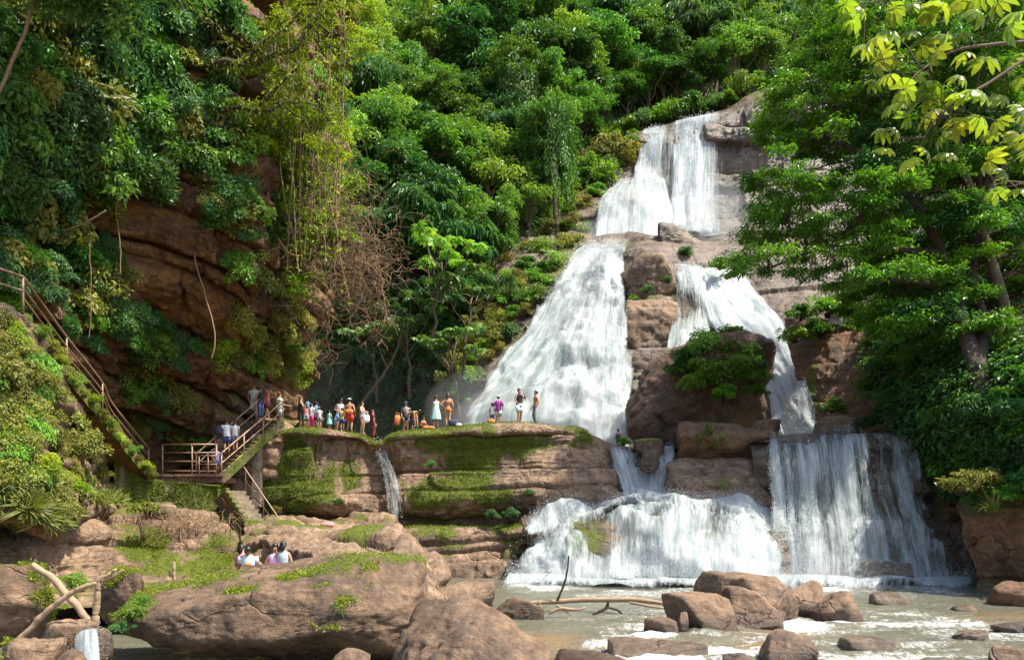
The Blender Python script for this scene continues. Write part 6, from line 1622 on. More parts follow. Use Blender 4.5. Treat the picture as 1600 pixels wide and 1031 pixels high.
def flight(name, label, a, b, n, side, width, mat, slab=0.22, mossy=0.0, step_label=None, edge_moss=None, sdepth=0.34):
    """steps from low point a to high point b; the given edge is the visible one, the flight is `width` wide towards `side`"""
    a, b, side = np.array(a, float), np.array(b, float), nrm(np.array(side, float))
    e = empty(name, a, label, 'stairs')
    d = (b - a); h = nrm(d * np.array([1, 1, 0])); run = np.linalg.norm(d[:2]) / n; rise = d[2] / n
    sw = nrm(side - h * (side @ h))
    Mx = np.stack([h, sw, [0, 0, 1]], 1)
    st = moss_attr(MB().box((0, 0, 0), (run * 1.12, width, rise * 0.96), Mx).mesh('step', M[mat], False), bias=mossy, seed=3)
    cols = [moss_attr(MB().box((0, 0, 0), (run * 1.12, width, rise * 0.96), Mx).mesh('step', M[mat], False), bias=mossy + (i - 1) * 0.15, seed=3 + i) for i in range(3)]
    for i in range(n):
        c = d * 0 + h * run * (i + 0.5) + np.array([0, 0, rise * (i + 0.5)]) + sw * width / 2
        part('step', cols[i % 3], e, loc=c)
    # sloping slab below
    k = nrm(d)
    up = np.cross(sw, k); up = up if up[2] > 0 else -up
    L = np.linalg.norm(d)
    sl = MB().box(d / 2 + sw * width / 2 - up * (slab / 2 + rise * 0.45), (L * 1.02, width - 0.06, slab), np.stack([k, sw, up], 1))
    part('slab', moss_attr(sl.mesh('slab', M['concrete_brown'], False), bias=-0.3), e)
    if edge_moss is not None:   # stepped mossy string along the visible edge
        V, F_, k_ = [], [], 0
        m = n * 2
        P = []
        for i in range(n):
            p0 = h * run * i + np.array([0, 0, rise * i + 0.10]); P += [p0 + np.array([0, 0, rise]), p0 + np.array([0, 0, rise]) + h * run]
        P = np.array(P)
        low = np.array([(p @ h) * h + np.array([0, 0, (p @ h) / run * rise - sdepth]) for p in P])
        q = np.linspace(0, len(P) - 1, len(P) * 4)
        top, bot = lin(P, q), lin(low, q)
        G = np.stack([lin(np.stack([bot, top]), np.array([t])) [0] for t in np.linspace(0, 1, 10)])
        out = -sw * 0.05
        nz = 0.07 * fbm(G * 1.0, 2.2, 4, 9)
        Gf = G + out + (-sw)[None, None] * nz[..., None]
        back = top + sw * 0.14
        Gf = np.concatenate([Gf, (back + np.array([0, 0, 0.0]))[None]], 0)
        me = grid_mesh('string', Gf, M['concrete'], {'moss': edge_moss + 0.6 * fbm(Gf, 0.9, 3, 5)})
        part('string', me, e)
    return e, h, sw, run, rise

def railing(name, label, pts, heights, post_idx, mat, rad=0.035, post_h=1.0, base=None):
    """pts: foot line; heights: rail heights above it; posts at the given indices"""
    pts = np.array(pts, float); o = pts[0].copy()
    e = empty(name, o, label, 'railing')
    for i, hh in enumerate(heights):
        q = pts - o + np.array([0, 0, hh])
        part('rail', MB().tube(q if len(q) < 3 else cr(q, np.linspace(0, len(q) - 1, len(q) * 5)), rad * (1.15 if i == 0 else 0.85), 8).mesh('rail', M[mat]), e)
    for i in post_idx:
        p = lin(pts, np.array([float(i)]))[0] - o
        part('post', MB().tube([p - np.array([0, 0, 0.15]), p + np.array([0, 0, max(heights) + 0.005])], rad, 8).mesh('post', M[mat]), e)
    return e

A0 = W(236, 744, 33.0); T0 = W(36, 494, 22.4)
flight('stairs', 'long concrete stairs climbing along the cliff above the overgrown bank', A0, T0, 24, (-1, 0, 0), 1.2, 'concrete', 0.16, 0.35, edge_moss=0.62)
railing('railing', 'long rusty railing descending along the cliff stairs', [W(36, 488, 22.4), W(104, 574, 26.2), W(160, 640, 29.4), W(176, 672, 30.4), W(232, 738, 33.0)], (1.0, 0.68, 0.40), (0, 1, 2, 4), 'rail', 0.035)
railing('railing', 'short piece of rusty rail running out of the frame from the top post', [W(36, 488, 22.4), W(-30, 470, 21.0), W(-90, 460, 19.8)], (1.0, 0.6), (2,), 'rail', 0.035)
# landing
lz = A0[2]
e = empty('stair_landing', (A0[0], A0[1], lz), 'reddish landing slab between the stair flights', 'landing')
part('slab', moss_attr(MB().box((1.45, 0.75, -0.13), (3.1, 1.6, 0.24)).mesh('slab', M['step_red'], False), bias=-0.2), e)
part('kerb', moss_attr(MB().box((1.45, -0.08, 0.045), (3.1, 0.12, 0.1)).mesh('kerb', M['step_red'], False), bias=-0.1), e)
P1 = lambda px: np.array([(px - PCX) * 33.0 / FPX, 33.0, lz])
railing('railing', 'brown railing of four bars along the front of the landing', [P1(254), P1(338)], (1.32, 0.98, 0.62, 0.22), (0, 0.55, 1), 'rail', 0.036)
railing('railing', 'thin crossbars beside the boy on the landing', [P1(312) + np.array([0, -.06, 0]), P1(340) + np.array([0, -.06, 0])], (0.85, 0.5), (0, 0.5), 'rail_light', 0.02)
# upper flight
L0 = W(346, 745, 33.0); U0 = W(442, 656, 36.6)
dv = nrm((U0 - L0) * np.array([1, 1, 0])); lf = np.array([-dv[1], dv[0], 0])
flight('stairs', 'reddish stairs rising from the landing to the top of the ledge', L0, U0, 16, lf, 1.5, 'step_red', 0.22, -0.25, edge_moss=0.66)
railing('railing', 'pale railing on the near side of the reddish stairs', [L0 - dv * 0.1, L0 * .5 + U0 * .5, U0 + dv * 0.1], (0.92, 0.50, 0.10), (0.05, 0.7, 1.3, 1.95), 'rail_light', 0.034)
railing('railing', 'pale railing on the far side of the reddish stairs', [L0 + lf * 1.45, (L0 + U0) * .5 + lf * 1.45, U0 + lf * 1.45], (0.95, 0.5), (0.05, 1.0, 1.95), 'rail_light', 0.032)
link('stair_pillar', moss_attr(MB().box((0, 0, 0), (0.36, 0.36, 3.2)).mesh('stair_pillar', M['concrete'], False), bias=0.25), None, 'square mossy pillar carrying the reddish stairs', 'pillar', loc=W(402, 735, 35.3))
# lower flight, seen from below
q0 = W(414, 862, 31.3); q1 = W(350, 766, 32.2)
dh = nrm((q1 - q0) * np.array([1, 1, 0])); sd = np.array([dh[1], -dh[0], 0]); sd = sd if sd[1] > 0 else -sd
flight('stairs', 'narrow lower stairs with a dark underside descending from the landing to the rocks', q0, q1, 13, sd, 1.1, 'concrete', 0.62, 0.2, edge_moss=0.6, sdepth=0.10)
railing('railing', 'thin leaning railing along the narrow lower stairs', [q0 + sd * 1.1, (q0 + q1) / 2 + sd * 1.1, q1 + sd * 1.1], (1.0, 0.55), (0.05, 1, 1.9), 'rail_light', 0.026)
# mossy retaining wall below the landing
wall, _, _ = rock_patch('concrete_wall', [[(178, 690, 33.0), (205, 708, 34.6), (236, 748, 34.6), (290, 751, 34.6), (344, 754, 34.6), (352, 754, 35)],
                          [(178, 692, 30.9), (205, 712, 32.0), (236, 750, 32.8), (290, 753, 32.8), (344, 756, 32.8), (350, 756, 34.5)],
                          [(178, 745, 30.9), (205, 755, 32.0), (236, 772, 32.75), (290, 775, 32.75), (344, 778, 32.75), (350, 778, 34.5)],
                          [(178, 800, 30.8), (205, 802, 31.9), (236, 802, 32.7), (290, 805, 32.7), (344, 812, 32.7), (350, 812, 34.5)],
                          [(178, 840, 30.8), (205, 840, 31.9), (236, 840, 32.7), (290, 840, 32.7), (344, 850, 32.7), (350, 850, 34.5)]],
                 0.06, 'concrete', 401, 'yellow-mossed concrete wall under the stair landing', moss_fn(0.1, 0.8, 0.9, 0.7, 31, [(262, 780, 9, 30, -.5), (190, 770, 6, 40, -.4)]), None, 0.10, kind='thing', fn=lin, cat='wall')
# trodden rock at the stair head
_, HPt, HNt = rock_patch('stair_head_rock', [[(300, 632, 41), (360, 638, 41), (420, 646, 41), (470, 655, 42)], [(330, 655, 38), (370, 658, 37.6), (415, 656, 37.4), (462, 664, 39)],
                              [(335, 680, 36.6), (375, 672, 37), (420, 662, 37.0), (456, 680, 38.2)], [(335, 720, 36.2), (375, 715, 36.8), (420, 706, 37.2), (456, 715, 38)], [(335, 830, 36), (375, 830, 36.6), (420, 820, 37.2), (456, 820, 38)]],
                 0.07, 'sandstone', 411, moss=moss_fn(0.1, .7, .05, .7, 33), st=dict(thick=0.6, amp=.18, block=.25, bw=1.2), lump=.2)

r = rng(455)
for i in range(16):
    t = 0.06 + i * 0.058
    p = A0 * (1 - t) + T0 * t + np.array([0.16, -0.05, -0.18 + r.normal(0, .06)])
    plant('shrub', BU[['bank', 'yellow', 'bank', 'pale'][i % 4]][0], p, ['lowest', 'second', 'third', 'fourth', 'fifth', 'sixth', 'seventh', 'eighth', 'ninth', 'tenth', 'eleventh', 'twelfth', 'thirteenth', 'fourteenth', 'fifteenth', 'topmost'][i] + ' mossy weed along the edge of the long stairs, counting up', 'weed', 'weeds along the stair edge', (0, 0.5, i), r.uniform(.22, .42))
# ---------------------------------------------------------------- moss with real thickness on the rocks
def moss_cover(name, obs, n, size, seed, thr=0.5):
    r = rng(seed); Cs, Ns = [], []
    for o in obs:
        me = o.data; k_ = len(me.vertices)
        c = np.zeros(k_ * 3, np.float32); me.vertices.foreach_get('co', c); nn = np.zeros(k_ * 3, np.float32); me.vertices.foreach_get('normal', nn)
        a = np.zeros(k_, np.float32); me.attributes['moss'].data.foreach_get('value', a)
        c = c.reshape(-1, 3) + np.array(o.location); nn = nn.reshape(-1, 3)
        sel = np.nonzero((a > thr) & (c[:, 1] < 60))[0]
        Cs.append(c[sel]); Ns.append(nn[sel])
    C0, N0 = np.vstack(Cs), np.vstack(Ns)
    pk = r.integers(0, len(C0), n)
    C_ = C0[pk] + r.normal(0, 0.03, (n, 3)); N_2 = N0[pk]
    A = nrm(r.normal(0, 0.7, (n, 3)) + N_2 * 0.9 + np.array([0, 0, 0.2])); N = nrm(np.cross(A, r.normal(0, 1, (n, 3))))
    return link(name, leaf_mesh(name, C_, A, N, size * r.uniform(.5, 1.3, n), M['leaf_moss'], seed, wr=0.5), kind='stuff', label='short bright moss growing on the rocks')
moss_cover('moss', [o for o in SC.objects if o.type == 'MESH' and o.name.split('.')[0] in ('rock_ledge', 'rock_tier', 'concrete_wall', 'stair_head_rock')], 90000, 0.07, 461)
moss_cover('moss', [o for o in SC.objects if o.type == 'MESH' and o.name.split('.')[0] in ('rock_slope', 'rock_shelf')], 26000, 0.055, 463, 0.60)
moss_cover('moss', [o for o in SC.objects if o.type == 'MESH' and o.name.split('.')[0] == 'boulder' and o.location.y < 18 and o.location.x < -1], 22000, 0.045, 462, 0.50)
# ---------------------------------------------------------------- driftwood
def wood(name, label, chains, D, seed, cat='driftwood', mat='driftwood', rough=0.02):
    r = rng(seed); base = W(chains[0][0][0], chains[0][0][1], D); mb = MB()
    for ch in chains:
        p = np.array([W(c[0], c[1], c[3] if len(c) > 3 else D) for c in ch]) - base
        t = np.linspace(0, len(p) - 1, len(p) * 7)
        q = cr(p, t) + rough * np.stack([fbm(p[0] + t[:, None] * np.ones(3), 1.3, 3, seed + i) for i in range(3)], -1)
        rad = lin(np.array([c[2] for c in ch], float), t) * D / FPX * (1 + 0.22 * fbm(t[:, None] * np.ones(3), 2.5, 3, seed + 7))
        mb.tube(q, rad, 9)
    return link(name, mb.mesh(name, M[mat]), None, label, cat, loc=base)
wood('driftwood_log', 'long weathered log lying across the pool between boulders', [[(812, 943, 3.2, 22.6), (860, 940, 4, 22.5), (905, 937, 4.4, 22.4), (960, 936, 4.2, 22.2), (1010, 938, 3.8, 22), (1058, 946, 2.8, 21.8)], [(985, 941, 2, 21.9), (1010, 946, 2, 21.6), (1042, 951, 1.5, 21.4)]], 22.2, 421)
wood('stick', 'thin dark stick standing up out of the log', [[(871, 938, 2), (880, 915, 1.8), (886, 893, 1.5), (889, 868, 1.2)]], 22.3, 422, 'stick', 'bark_dark')
wood('broken_branch', 'broken branch half under water below the log', [[(935, 956, 2.5), (948, 948, 2.5), (951, 938, 2)], [(948, 948, 2), (965, 953, 2), (972, 958, 1.5)], [(925, 960, 2), (935, 956, 2)]], 20.8, 423, 'branch', 'bark_dark')
wood('broken_branch', 'tangle of small branches caught by the thick end of the log', [[(858, 958, 2), (875, 950, 3), (900, 952, 2), (915, 949, 1.5)], [(870, 945, 2), (882, 952, 2), (892, 960, 1.5)], [(842, 938, 1.2), (846, 950, 1), (852, 955, 1)]], 21.2, 424, 'branch')
wood('forked_driftwood', 'forked grey driftwood branches propped among the mossy boulders', [[(50, 883, 4.5), (75, 897, 5.5), (95, 918, 6), (118, 945, 6), (140, 972, 6.5), (148, 977, 6)], [(148, 978, 6), (150, 950, 5.5), (153, 925, 5), (154, 907, 5), (170, 898, 3.5), (182, 890, 2.5)], [(154, 907, 3), (178, 900, 2.2), (193, 889, 1.4)]], 13.3, 425)
wood('driftwood_branch', 'long thin driftwood branch slanting up across the forked driftwood', [[(22, 1006, 4.5), (45, 985, 5), (62, 965, 5), (85, 945, 4.5), (108, 928, 4.5), (130, 917, 4), (150, 910, 2.5)], [(120, 922, 4), (138, 912, 3)]], 12.7, 426)
wood('stump', 'short bare stake standing on the rock shelf', [[(273, 912, 3), (272, 895, 2.6), (271, 878, 2.2)]], 18.6, 427, 'stake')
wood('stump', 'tiny broken stake beside the short bare stake', [[(320, 912, 2.2), (319, 906, 1.6)]], 18.6, 428, 'stake')
tangle('dry_roots', 'heap of dry brown roots on the rim below the concrete wall', (300, 818), (70, 16), 300, 431, 28.6, (0.006, 0.016), 0.5, 9, 0.10)['kind'] = 'stuff'
cushion(450, 912, 14.9, 1.0, .8, 441, 'round pale green moss cushion midway along the boulder top')
cushion(520, 900, 15.1, .9, .8, 442, 'pale green moss cushion nearest the raised end of the boulder')
cushion(400, 925, 14.6, .8, .6, 443, 'pale green moss cushion farthest from the raised end')
cushion(545, 912, 14.7, .7, .5, 444, 'small moss cushion spilling over the boulder edge')

# ---------------------------------------------------------------- things people left lying about
M['cloth_orange'] = plain('cloth_orange', (0.65, 0.20, 0.06), 0.8)
M['cloth_white'] = plain('cloth_white', (0.78, 0.78, 0.80), 0.7)
M['cloth_navy'] = plain('cloth_navy', (0.04, 0.05, 0.09), 0.8)
M['cloth_pink'] = plain('cloth_pink', (0.6, 0.22, 0.25), 0.8)
def bag(name, label, P, size, mat, seed, strap=True):
    r = rng(seed); u, f = ico(3)
    v = np.sign(u) * np.abs(u) ** 0.75 * np.array(size) / 2
    v = v * (1 + 0.10 * fbm(v / max(size), 3.0, 3, seed))[:, None] + np.array([0, 0, size[2] / 2])
    e = empty(name, P, label, 'bag')
    part('pouch', mk_mesh('pouch', v, f, True, mats=[M[mat]]), e)
    if strap:
        t = np.linspace(0, math.pi, 9)
        part('strap', MB().tube(np.stack([np.cos(t) * size[0] * 0.3, 0 * t, size[2] * 0.9 + np.sin(t) * size[2] * 0.35], -1), 0.015, 6).mesh('strap', M[mat]), e)
    return e
# ================================================================ PEOPLE
def surf_z(P, N, x, y, zmin, zmax=99, nz=0.35):
    p = P.reshape(-1, 3); n = N.reshape(-1, 3)
    k = np.nonzero((n[:, 2] > nz) & (p[:, 2] > zmin) & (p[:, 2] < zmax))[0]
    d = (p[k, 0] - x) ** 2 + (p[k, 1] - y) ** 2
    return p[k[np.argsort(d)[:12]], 2].max()
SK = {'light': (0.42, 0.24, 0.15), 'tan': (0.36, 0.19, 0.105), 'brown': (0.26, 0.13, 0.07)}
SKM = {k_: plain('skin_' + k_, v_, 0.5, 0, 0.06) for k_, v_ in SK.items()}
HAIR = {'black': plain('hair_black', (0.012, 0.010, 0.009), 0.4, 0, .3, 60, .3), 'brown': plain('hair_brown', (0.06, 0.025, 0.012), 0.45, 0, .3, 60, .3)}
_cm = {}
def cloth(col, stripes=None):
    key = (col, stripes)
    if key not in _cm:
        if stripes is None:
            _cm[key] = plain('cloth', col, 0.85, 0, 0.12, 20, 0.15)
        else:
            k = NT('cloth_pattern')
            t = k.n('TexWave', i_Vector=k.coord(), i_Scale=stripes[0], i_Distortion=3.0, bands_direction=stripes[2]).outputs['Fac']
            _cm[key] = k.done(k.n('BsdfPrincipled', i_Base_Color=k.mix(k.ramp(t, [(0.4, 0.0), (0.6, 1.0)]), col, stripes[1]), i_Roughness=0.85).outputs[0])
    return _cm[key]
EYE = plain('eye', (0.015, 0.012, 0.01), 0.2)
LIP = plain('lip', (0.30, 0.10, 0.08), 0.5)

def person(loc, h, face, label, skin='tan', top=None, bottom=None, hair=('short', 'black'), pose='stand', arms=((None, None), (None, None)), bend=0.0, sleeve=0.5, hat=None, build=1.0, legs=None, nod=0.0):
    """feet (or seat) at loc; face 0 looks at the camera, 180 away from it; arms = ((elbow, wrist) for x<0, for x>0) in units of height"""
    e = empty('person', loc, label, 'person', None, R(face))
    sit = pose == 'sit'
    PZ = 0.115 if sit else 0.515
    dz = PZ - 0.515
    def bd(p):                                     # torso bend about the pelvis, forward is -Y
        p = np.asarray(p, float) + np.array([0, 0, dz])
        c = np.array([0, 0, PZ]); q = p - c
        a = R(bend)
        y, z = q[..., 1], q[..., 2]
        out = np.stack([q[..., 0], y * math.cos(a) - z * math.sin(a), y * math.sin(a) + z * math.cos(a)], -1)
        return out + c
    def nd(p):                                     # head nod about the neck base
        p = np.asarray(p, float); c = np.array([0, 0, 0.85]); q = p - c; a = R(nod)
        y, z = q[..., 1], q[..., 2]
        return np.stack([q[..., 0], y * math.cos(a) - z * math.sin(a), y * math.sin(a) + z * math.cos(a)], -1) + c
    rr_ = rng(abs(hash(label)) % 1000 if False else sum(map(ord, label)))
    jl, ja = rr_.normal(0, 1, (2, 2)), rr_.normal(0, 1, (2, 3))
    V, E, Rd = [], [], []
    def add(p, r, par=None):
        V.append(np.asarray(p, float)); Rd.append(r)
        if par is not None: E.append((par, len(V) - 1))
        return len(V) - 1
    b = build
    pel = add((0, 0, PZ), 0.074 * b)
    wa = add(bd((0, 0, 0.60)), 0.066 * b, pel); ch = add(bd((0, 0, 0.70)), 0.078 * b, wa); up = add(bd((0, 0.006, 0.785)), 0.062 * b, ch)
    ne = add(bd((0, 0.004, 0.840)), 0.029, up); he = add(bd(nd((0, -0.010, 0.885))), 0.041, ne); cw = add(bd(nd((0, 0.0, 0.935))), 0.049, he); add(bd(nd((0, 0.004, 0.968))), 0.034, cw)
    add(bd(nd((0, -0.058, 0.902))), 0.008, he)
    sh_, el_, wr_, hip_, kn_, an_ = {}, {}, {}, {}, {}, {}
    for s, (ae, aw) in zip((-1, 1), arms):
        sh = bd((s * 0.092 * b, 0.006, 0.795)); el = np.array(ae, float) if ae is not None else (bd((s * (0.130 + 0.015 * abs(ja[(s + 1) // 2, 0])) * b, 0.018 + 0.02 * ja[(s + 1) // 2, 1], 0.640)) if bend < 30 else bd((s * 0.10, 0, 0.795)) + np.array([0, -0.02, -0.17]))
        wr = np.array(aw, float) if aw is not None else (bd((s * (0.135 - 0.03 * abs(ja[(s + 1) // 2, 2])) * b, -0.03 - 0.06 * abs(ja[(s + 1) // 2, 1]), 0.490 + 0.05 * abs(ja[(s + 1) // 2, 1]))) if bend < 30 else el + np.array([0, -0.03, -0.15]))
        if sit and aw is None: wr = np.array([s * 0.09, -0.14, 0.17]); el = np.array([s * 0.15, -0.01, 0.20])
        i = add(sh, 0.037 * b, up); j = add((sh * .45 + el * .55), 0.029 * b, i); j = add(el, 0.024, j); k = add(el * .6 + wr * .4, 0.023, j); k = add(wr, 0.015, k)
        d = nrm(wr - el); fw = nrm(np.cross(d, [s, 0, 0.01]))
        side = nrm(np.cross(d, fw))
        pm = add(wr + d * 0.035, 0.014, k)
        for q, (o, l) in enumerate([(-0.016, .034), (-0.006, .040), (0.005, .037), (0.015, .029)]):
            a1 = add(wr + d * 0.055 + fw * o, 0.0052, pm); a2 = add(wr + d * (0.055 + l * .6) + fw * o * 1.2 + side * 0.006 * s, 0.0048, a1); add(wr + d * (0.055 + l) + fw * o * 1.2 + side * 0.018 * s, 0.0042, a2)
        t1 = add(wr + d * 0.022 - fw * 0.024, 0.006, pm); add(wr + d * 0.045 - fw * 0.034 + side * .008 * s, 0.0052, t1)
        sh_[s], el_[s], wr_[s] = sh, el, wr
        if legs is not None: kn, an = (np.array(q_, float) for q_ in legs[0 if s < 0 else 1])
        elif sit: kn, an = np.array([s * 0.075, -0.22, 0.20]), np.array([s * 0.07, -0.30, -0.03])
        else: kn, an = np.array([s * 0.052 + 0.006 * jl[0, 0], -0.012 - 0.03 * abs(jl[(s + 1) // 2, 1]), 0.285]), np.array([s * (0.062 + 0.012 * jl[1, 0]), 0.016 + 0.03 * s * jl[0, 1], 0.048])
        hp = np.array([s * 0.047 * b, 0, PZ - 0.030])
        i = add(hp, 0.060 * b, pel); i = add(hp * .55 + kn * .45, 0.050 * b, i); i = add(kn, 0.035, i); i = add(kn * .65 + an * .35 + np.array([0, 0.010, 0]), 0.035, i); i = add(an, 0.020, i)
        add(an + np.array([s * 0.006, -0.045, -0.028]), 0.019, i); add(an + np.array([s * 0.010, -0.095, -0.034]), 0.013, len(V) - 1)
        hip_[s], kn_[s], an_[s] = hp, kn, an
    me = bpy.data.meshes.new('body')
    me.from_pydata([tuple(v * h) for v in V], E, [])
    me.materials.append(SKM[skin])
    o = part('body', me, e)
    m_ = o.modifiers.new('skin', 'SKIN'); m_.use_smooth_shade = True; m_.branch_smoothing = 0.6
    for i, r_ in enumerate(Rd):
        me.skin_vertices[0].data[i].radius = (r_ * h, r_ * h)
    me.skin_vertices[0].data[0].use_root = True
    s_ = o.modifiers.new('sub', 'SUBSURF'); s_.levels = s_.render_levels = 1
    X = np.array([1.0, 0, 0])
    def ringset(mb, zs, rx, ry, hz=None):
        c = np.array([bd((0, 0.003, z)) for z in zs]) * h
        ax = np.array([[x, 0, 0] for x in rx]) * h * b
        ay = np.array([(bd((0, y, z)) - bd((0, 0, z))) for y, z in zip(ry, zs)]) * h * b
        mb.rings(c, ax, ay, 14)
    def limb(mb, pts, rad): mb.tube(np.array(pts) * h, np.array(rad) * h, 10)
    if top is not None:
        mb = MB(); kind_, mt = top
        if kind_ in ('shirt', 'tank', 'vest'): ringset(mb, (0.47, 0.54, 0.61, 0.70, 0.775, 0.815, 0.828), (0.098, 0.094, 0.088, 0.101, 0.106, 0.080, 0.048), (0.080, 0.076, 0.072, 0.084, 0.074, 0.052, 0.036))
        if kind_ == 'shirt':
            for s in (-1, 1): limb(mb, [sh_[s] * 1.0, sh_[s] * (1 - sleeve * .5) + el_[s] * sleeve * .5, sh_[s] * (1 - sleeve) + el_[s] * sleeve], [0.046 * b, 0.042 * b, 0.039 * b])
        if kind_ == 'bra': ringset(mb, (0.69, 0.72, 0.75), (0.093, 0.096, 0.096), (0.082, 0.088, 0.082))
        if kind_ == 'suit': ringset(mb, (0.47, 0.52, 0.61, 0.70, 0.75), (0.092, 0.090, 0.080, 0.094, 0.094), (0.078, 0.076, 0.070, 0.084, 0.078))
        part('shirt' if kind_ in ('shirt', 'tank', 'vest') else 'swimsuit', mb.mesh('shirt', mt), e)
    if bottom is not None:
        mb = MB(); kind_, mt, *rest = bottom
        if kind_ in ('shorts', 'trousers', 'briefs'):
            c = [(0, 0, PZ + .045), (0, 0, PZ), (0, 0, PZ - .045)]
            mb.rings(np.array(c) * h, np.array([[.086, 0, 0], [.096, 0, 0], [.094, 0, 0]]) * h * b, np.array([[0, .072, 0], [0, .078, 0], [0, .072, 0]]) * h * b, 14)
            t = {'shorts': 0.75, 'trousers': 1.0, 'briefs': 0.15}[kind_]
            for s in (-1, 1):
                pts = [hip_[s] + np.array([0, 0, .01]), hip_[s] * (1 - t) + kn_[s] * t]; rd = [0.066 * b, 0.056 * b]
                if kind_ == 'trousers': pts += [kn_[s] * .4 + an_[s] * .6, an_[s] + np.array([0, 0, .01])]; rd[1] = 0.046 * b; rd += [0.042, 0.036]
                limb(mb, pts, rd)
            nm = 'shorts' if kind_ != 'trousers' else 'trousers'
        else:
            z0, z1, fl = rest
            zs = np.linspace(z0, z1, 7); q = np.linspace(0, 1, 7)
            rx = 0.092 + (fl - 0.092) * q ** 0.8; ry = rx * 0.82
            th = np.arange(24) * 2 * math.pi / 24
            c = np.array([bd((0, 0.003, z)) if z > 0.515 else np.array([0, 0.003, z + dz]) for z in zs])
            ring = c[:, None] + np.stack([np.cos(th)[None] * rx[:, None], np.sin(th)[None] * ry[:, None], 0 * th[None] * rx[:, None]], -1) * b * (1 + (0.10 * q[:, None] * np.sin(th * 7)[None]))[..., None]
            nv, nu = ring.shape[:2]
            i = np.arange(nv - 1)[:, None] * nu; jx = np.arange(nu)[None]; kx = (jx + 1) % nu
            mb.add(ring.reshape(-1, 3) * h, np.stack([i + jx, i + kx, i + nu + kx, i + nu + jx], -1).reshape(-1, 4))
            if kind_ == 'dress': ringset(mb, (z0 - .02, 0.61, 0.70, 0.765, 0.80), (0.092, 0.084, 0.098, 0.100, 0.074), (0.076, 0.072, 0.084, 0.074, 0.054))
            nm = kind_
        part(nm, mb.mesh(nm, mt), e)
    if hair is not None:
        st, hc = hair; mb = MB()
        u, f = ico(3)
        v = u * np.array([0.053, 0.058, 0.053]) + np.array([0, 0.011, 0.940])
        v = v * 1.0
        low = (v[:, 1] < -0.012) & (v[:, 2] < 0.945)
        v[low] = np.array([0, 0.0, 0.945]) + (v[low] - np.array([0, 0.0, 0.945])) * 0.72
        mb.add(bd(nd(v)) * h, f)
        if st in ('long', 'bob'):
            z1 = 0.74 if st == 'long' else 0.83
            zz = np.linspace(0.945, z1, 6)
            c = np.stack([0 * zz, np.linspace(0.030, 0.058, 6), zz], -1)
            wd = np.array([.050, .054, .055, .054, .048, .030]); dp = np.array([.030, .034, .030, .024, .020, .010])
            mb.rings(bd(nd(c)) * h, np.stack([wd, 0 * wd, 0 * wd], -1) * h, np.stack([0 * dp, dp, 0 * dp], -1) * h, 10)
        if st == 'bun': mb.ball(bd(nd((0, 0.055, 0.965))) * h, 0.026 * h, 8)
        part('hair', mb.mesh('hair', HAIR[hc]), e)
    if hat is not None:
        mb = MB(); u, f = ico(3)
        v = u * np.array([0.060, 0.064, 0.045]); v[:, 2] = np.maximum(v[:, 2], 0); mb.add(bd(nd(v + np.array([0, 0.006, 0.955]))) * h, f)
        mb.rings(np.array([bd(nd((0, -0.062, 0.957))), bd(nd((0, -0.062, 0.963)))]) * h, np.array([[.042, 0, 0]] * 2) * h, np.array([[0, .045, 0]] * 2) * h, 12)
        part('cap', mb.mesh('cap', hat), e)
    mb = MB()
    for s in (-1, 1): mb.ball(bd(nd((s * 0.019, -0.046, 0.916))) * h, 0.0068 * h, 6)
    part('eyes', mb.mesh('eyes', EYE), e)
    part('mouth', MB().ball(bd(nd((0, -0.046, 0.872))) * h, np.array([.014, .006, .004]) * h, 6).mesh('mouth', LIP), e)
    return e

WHITE, BLACK, NAVY = cloth((0.75, 0.75, 0.76)), cloth((0.018, 0.018, 0.022)), cloth((0.03, 0.04, 0.09))
RED, PINK, HOT = cloth((0.55, 0.045, 0.03)), cloth((0.55, 0.20, 0.24)), cloth((0.80, 0.04, 0.22))
TURQ, BLUE, ROYAL = cloth((0.22, 0.56, 0.50)), cloth((0.12, 0.27, 0.52)), cloth((0.03, 0.07, 0.42))
MAROON, PURPLE, LILAC = cloth((0.16, 0.02, 0.03)), cloth((0.30, 0.05, 0.25)), cloth((0.62, 0.42, 0.62))
GREY, LGREY, MINT = cloth((0.20, 0.21, 0.23)), cloth((0.52, 0.54, 0.58)), cloth((0.50, 0.58, 0.50))
YELLOW, ORANGE, DENIM = cloth((0.65, 0.52, 0.16)), cloth((0.62, 0.17, 0.04)), cloth((0.05, 0.08, 0.20))
TQS = cloth((0.20, 0.52, 0.46), (11.0, (0.55, 0.66, 0.60), 'X'))
SWIM = cloth((0.55, 0.45, 0.42), (9.0, (0.10, 0.07, 0.12), 'DIAGONAL'))

def on_ledge(px, D, dz=0.0):
    x = (px - PCX) * D / FPX
    return np.array([x, D, surf_z(EP, EN, x, D, 6.1) + dz])
N_ = (None, None)
fold = lambda s: ((s * 0.15, -0.05, 0.66), (s * 0.06, -0.15, 0.66))
hip_hand = lambda s: ((s * 0.19, 0.05, 0.66), (s * 0.11, 0.0, 0.55))
person(on_ledge(470, 38.9), 1.62, 115, 'woman in a black dress with long dark hair holding a small child', 'light', None, ('dress', BLACK, 0.58, 0.27, 0.125), ('long', 'black'), arms=(fold(-1), fold(1)))
person(on_ledge(481, 38.7, 0.98), 0.72, 200, 'dark-haired toddler in pale blue held by the woman in the black dress', 'light', ('shirt', BLUE), ('shorts', GREY), pose='sit')
person(on_ledge(487, 38.6), 1.22, 150, 'girl in a white top and hot pink trousers', 'light', ('shirt', WHITE), ('trousers', HOT), ('bob', 'black'))
person(on_ledge(478, 39.6), 1.45, 20, 'person in a pink top standing behind the black dress', 'light', ('shirt', PINK), ('shorts', GREY), ('short', 'brown'))
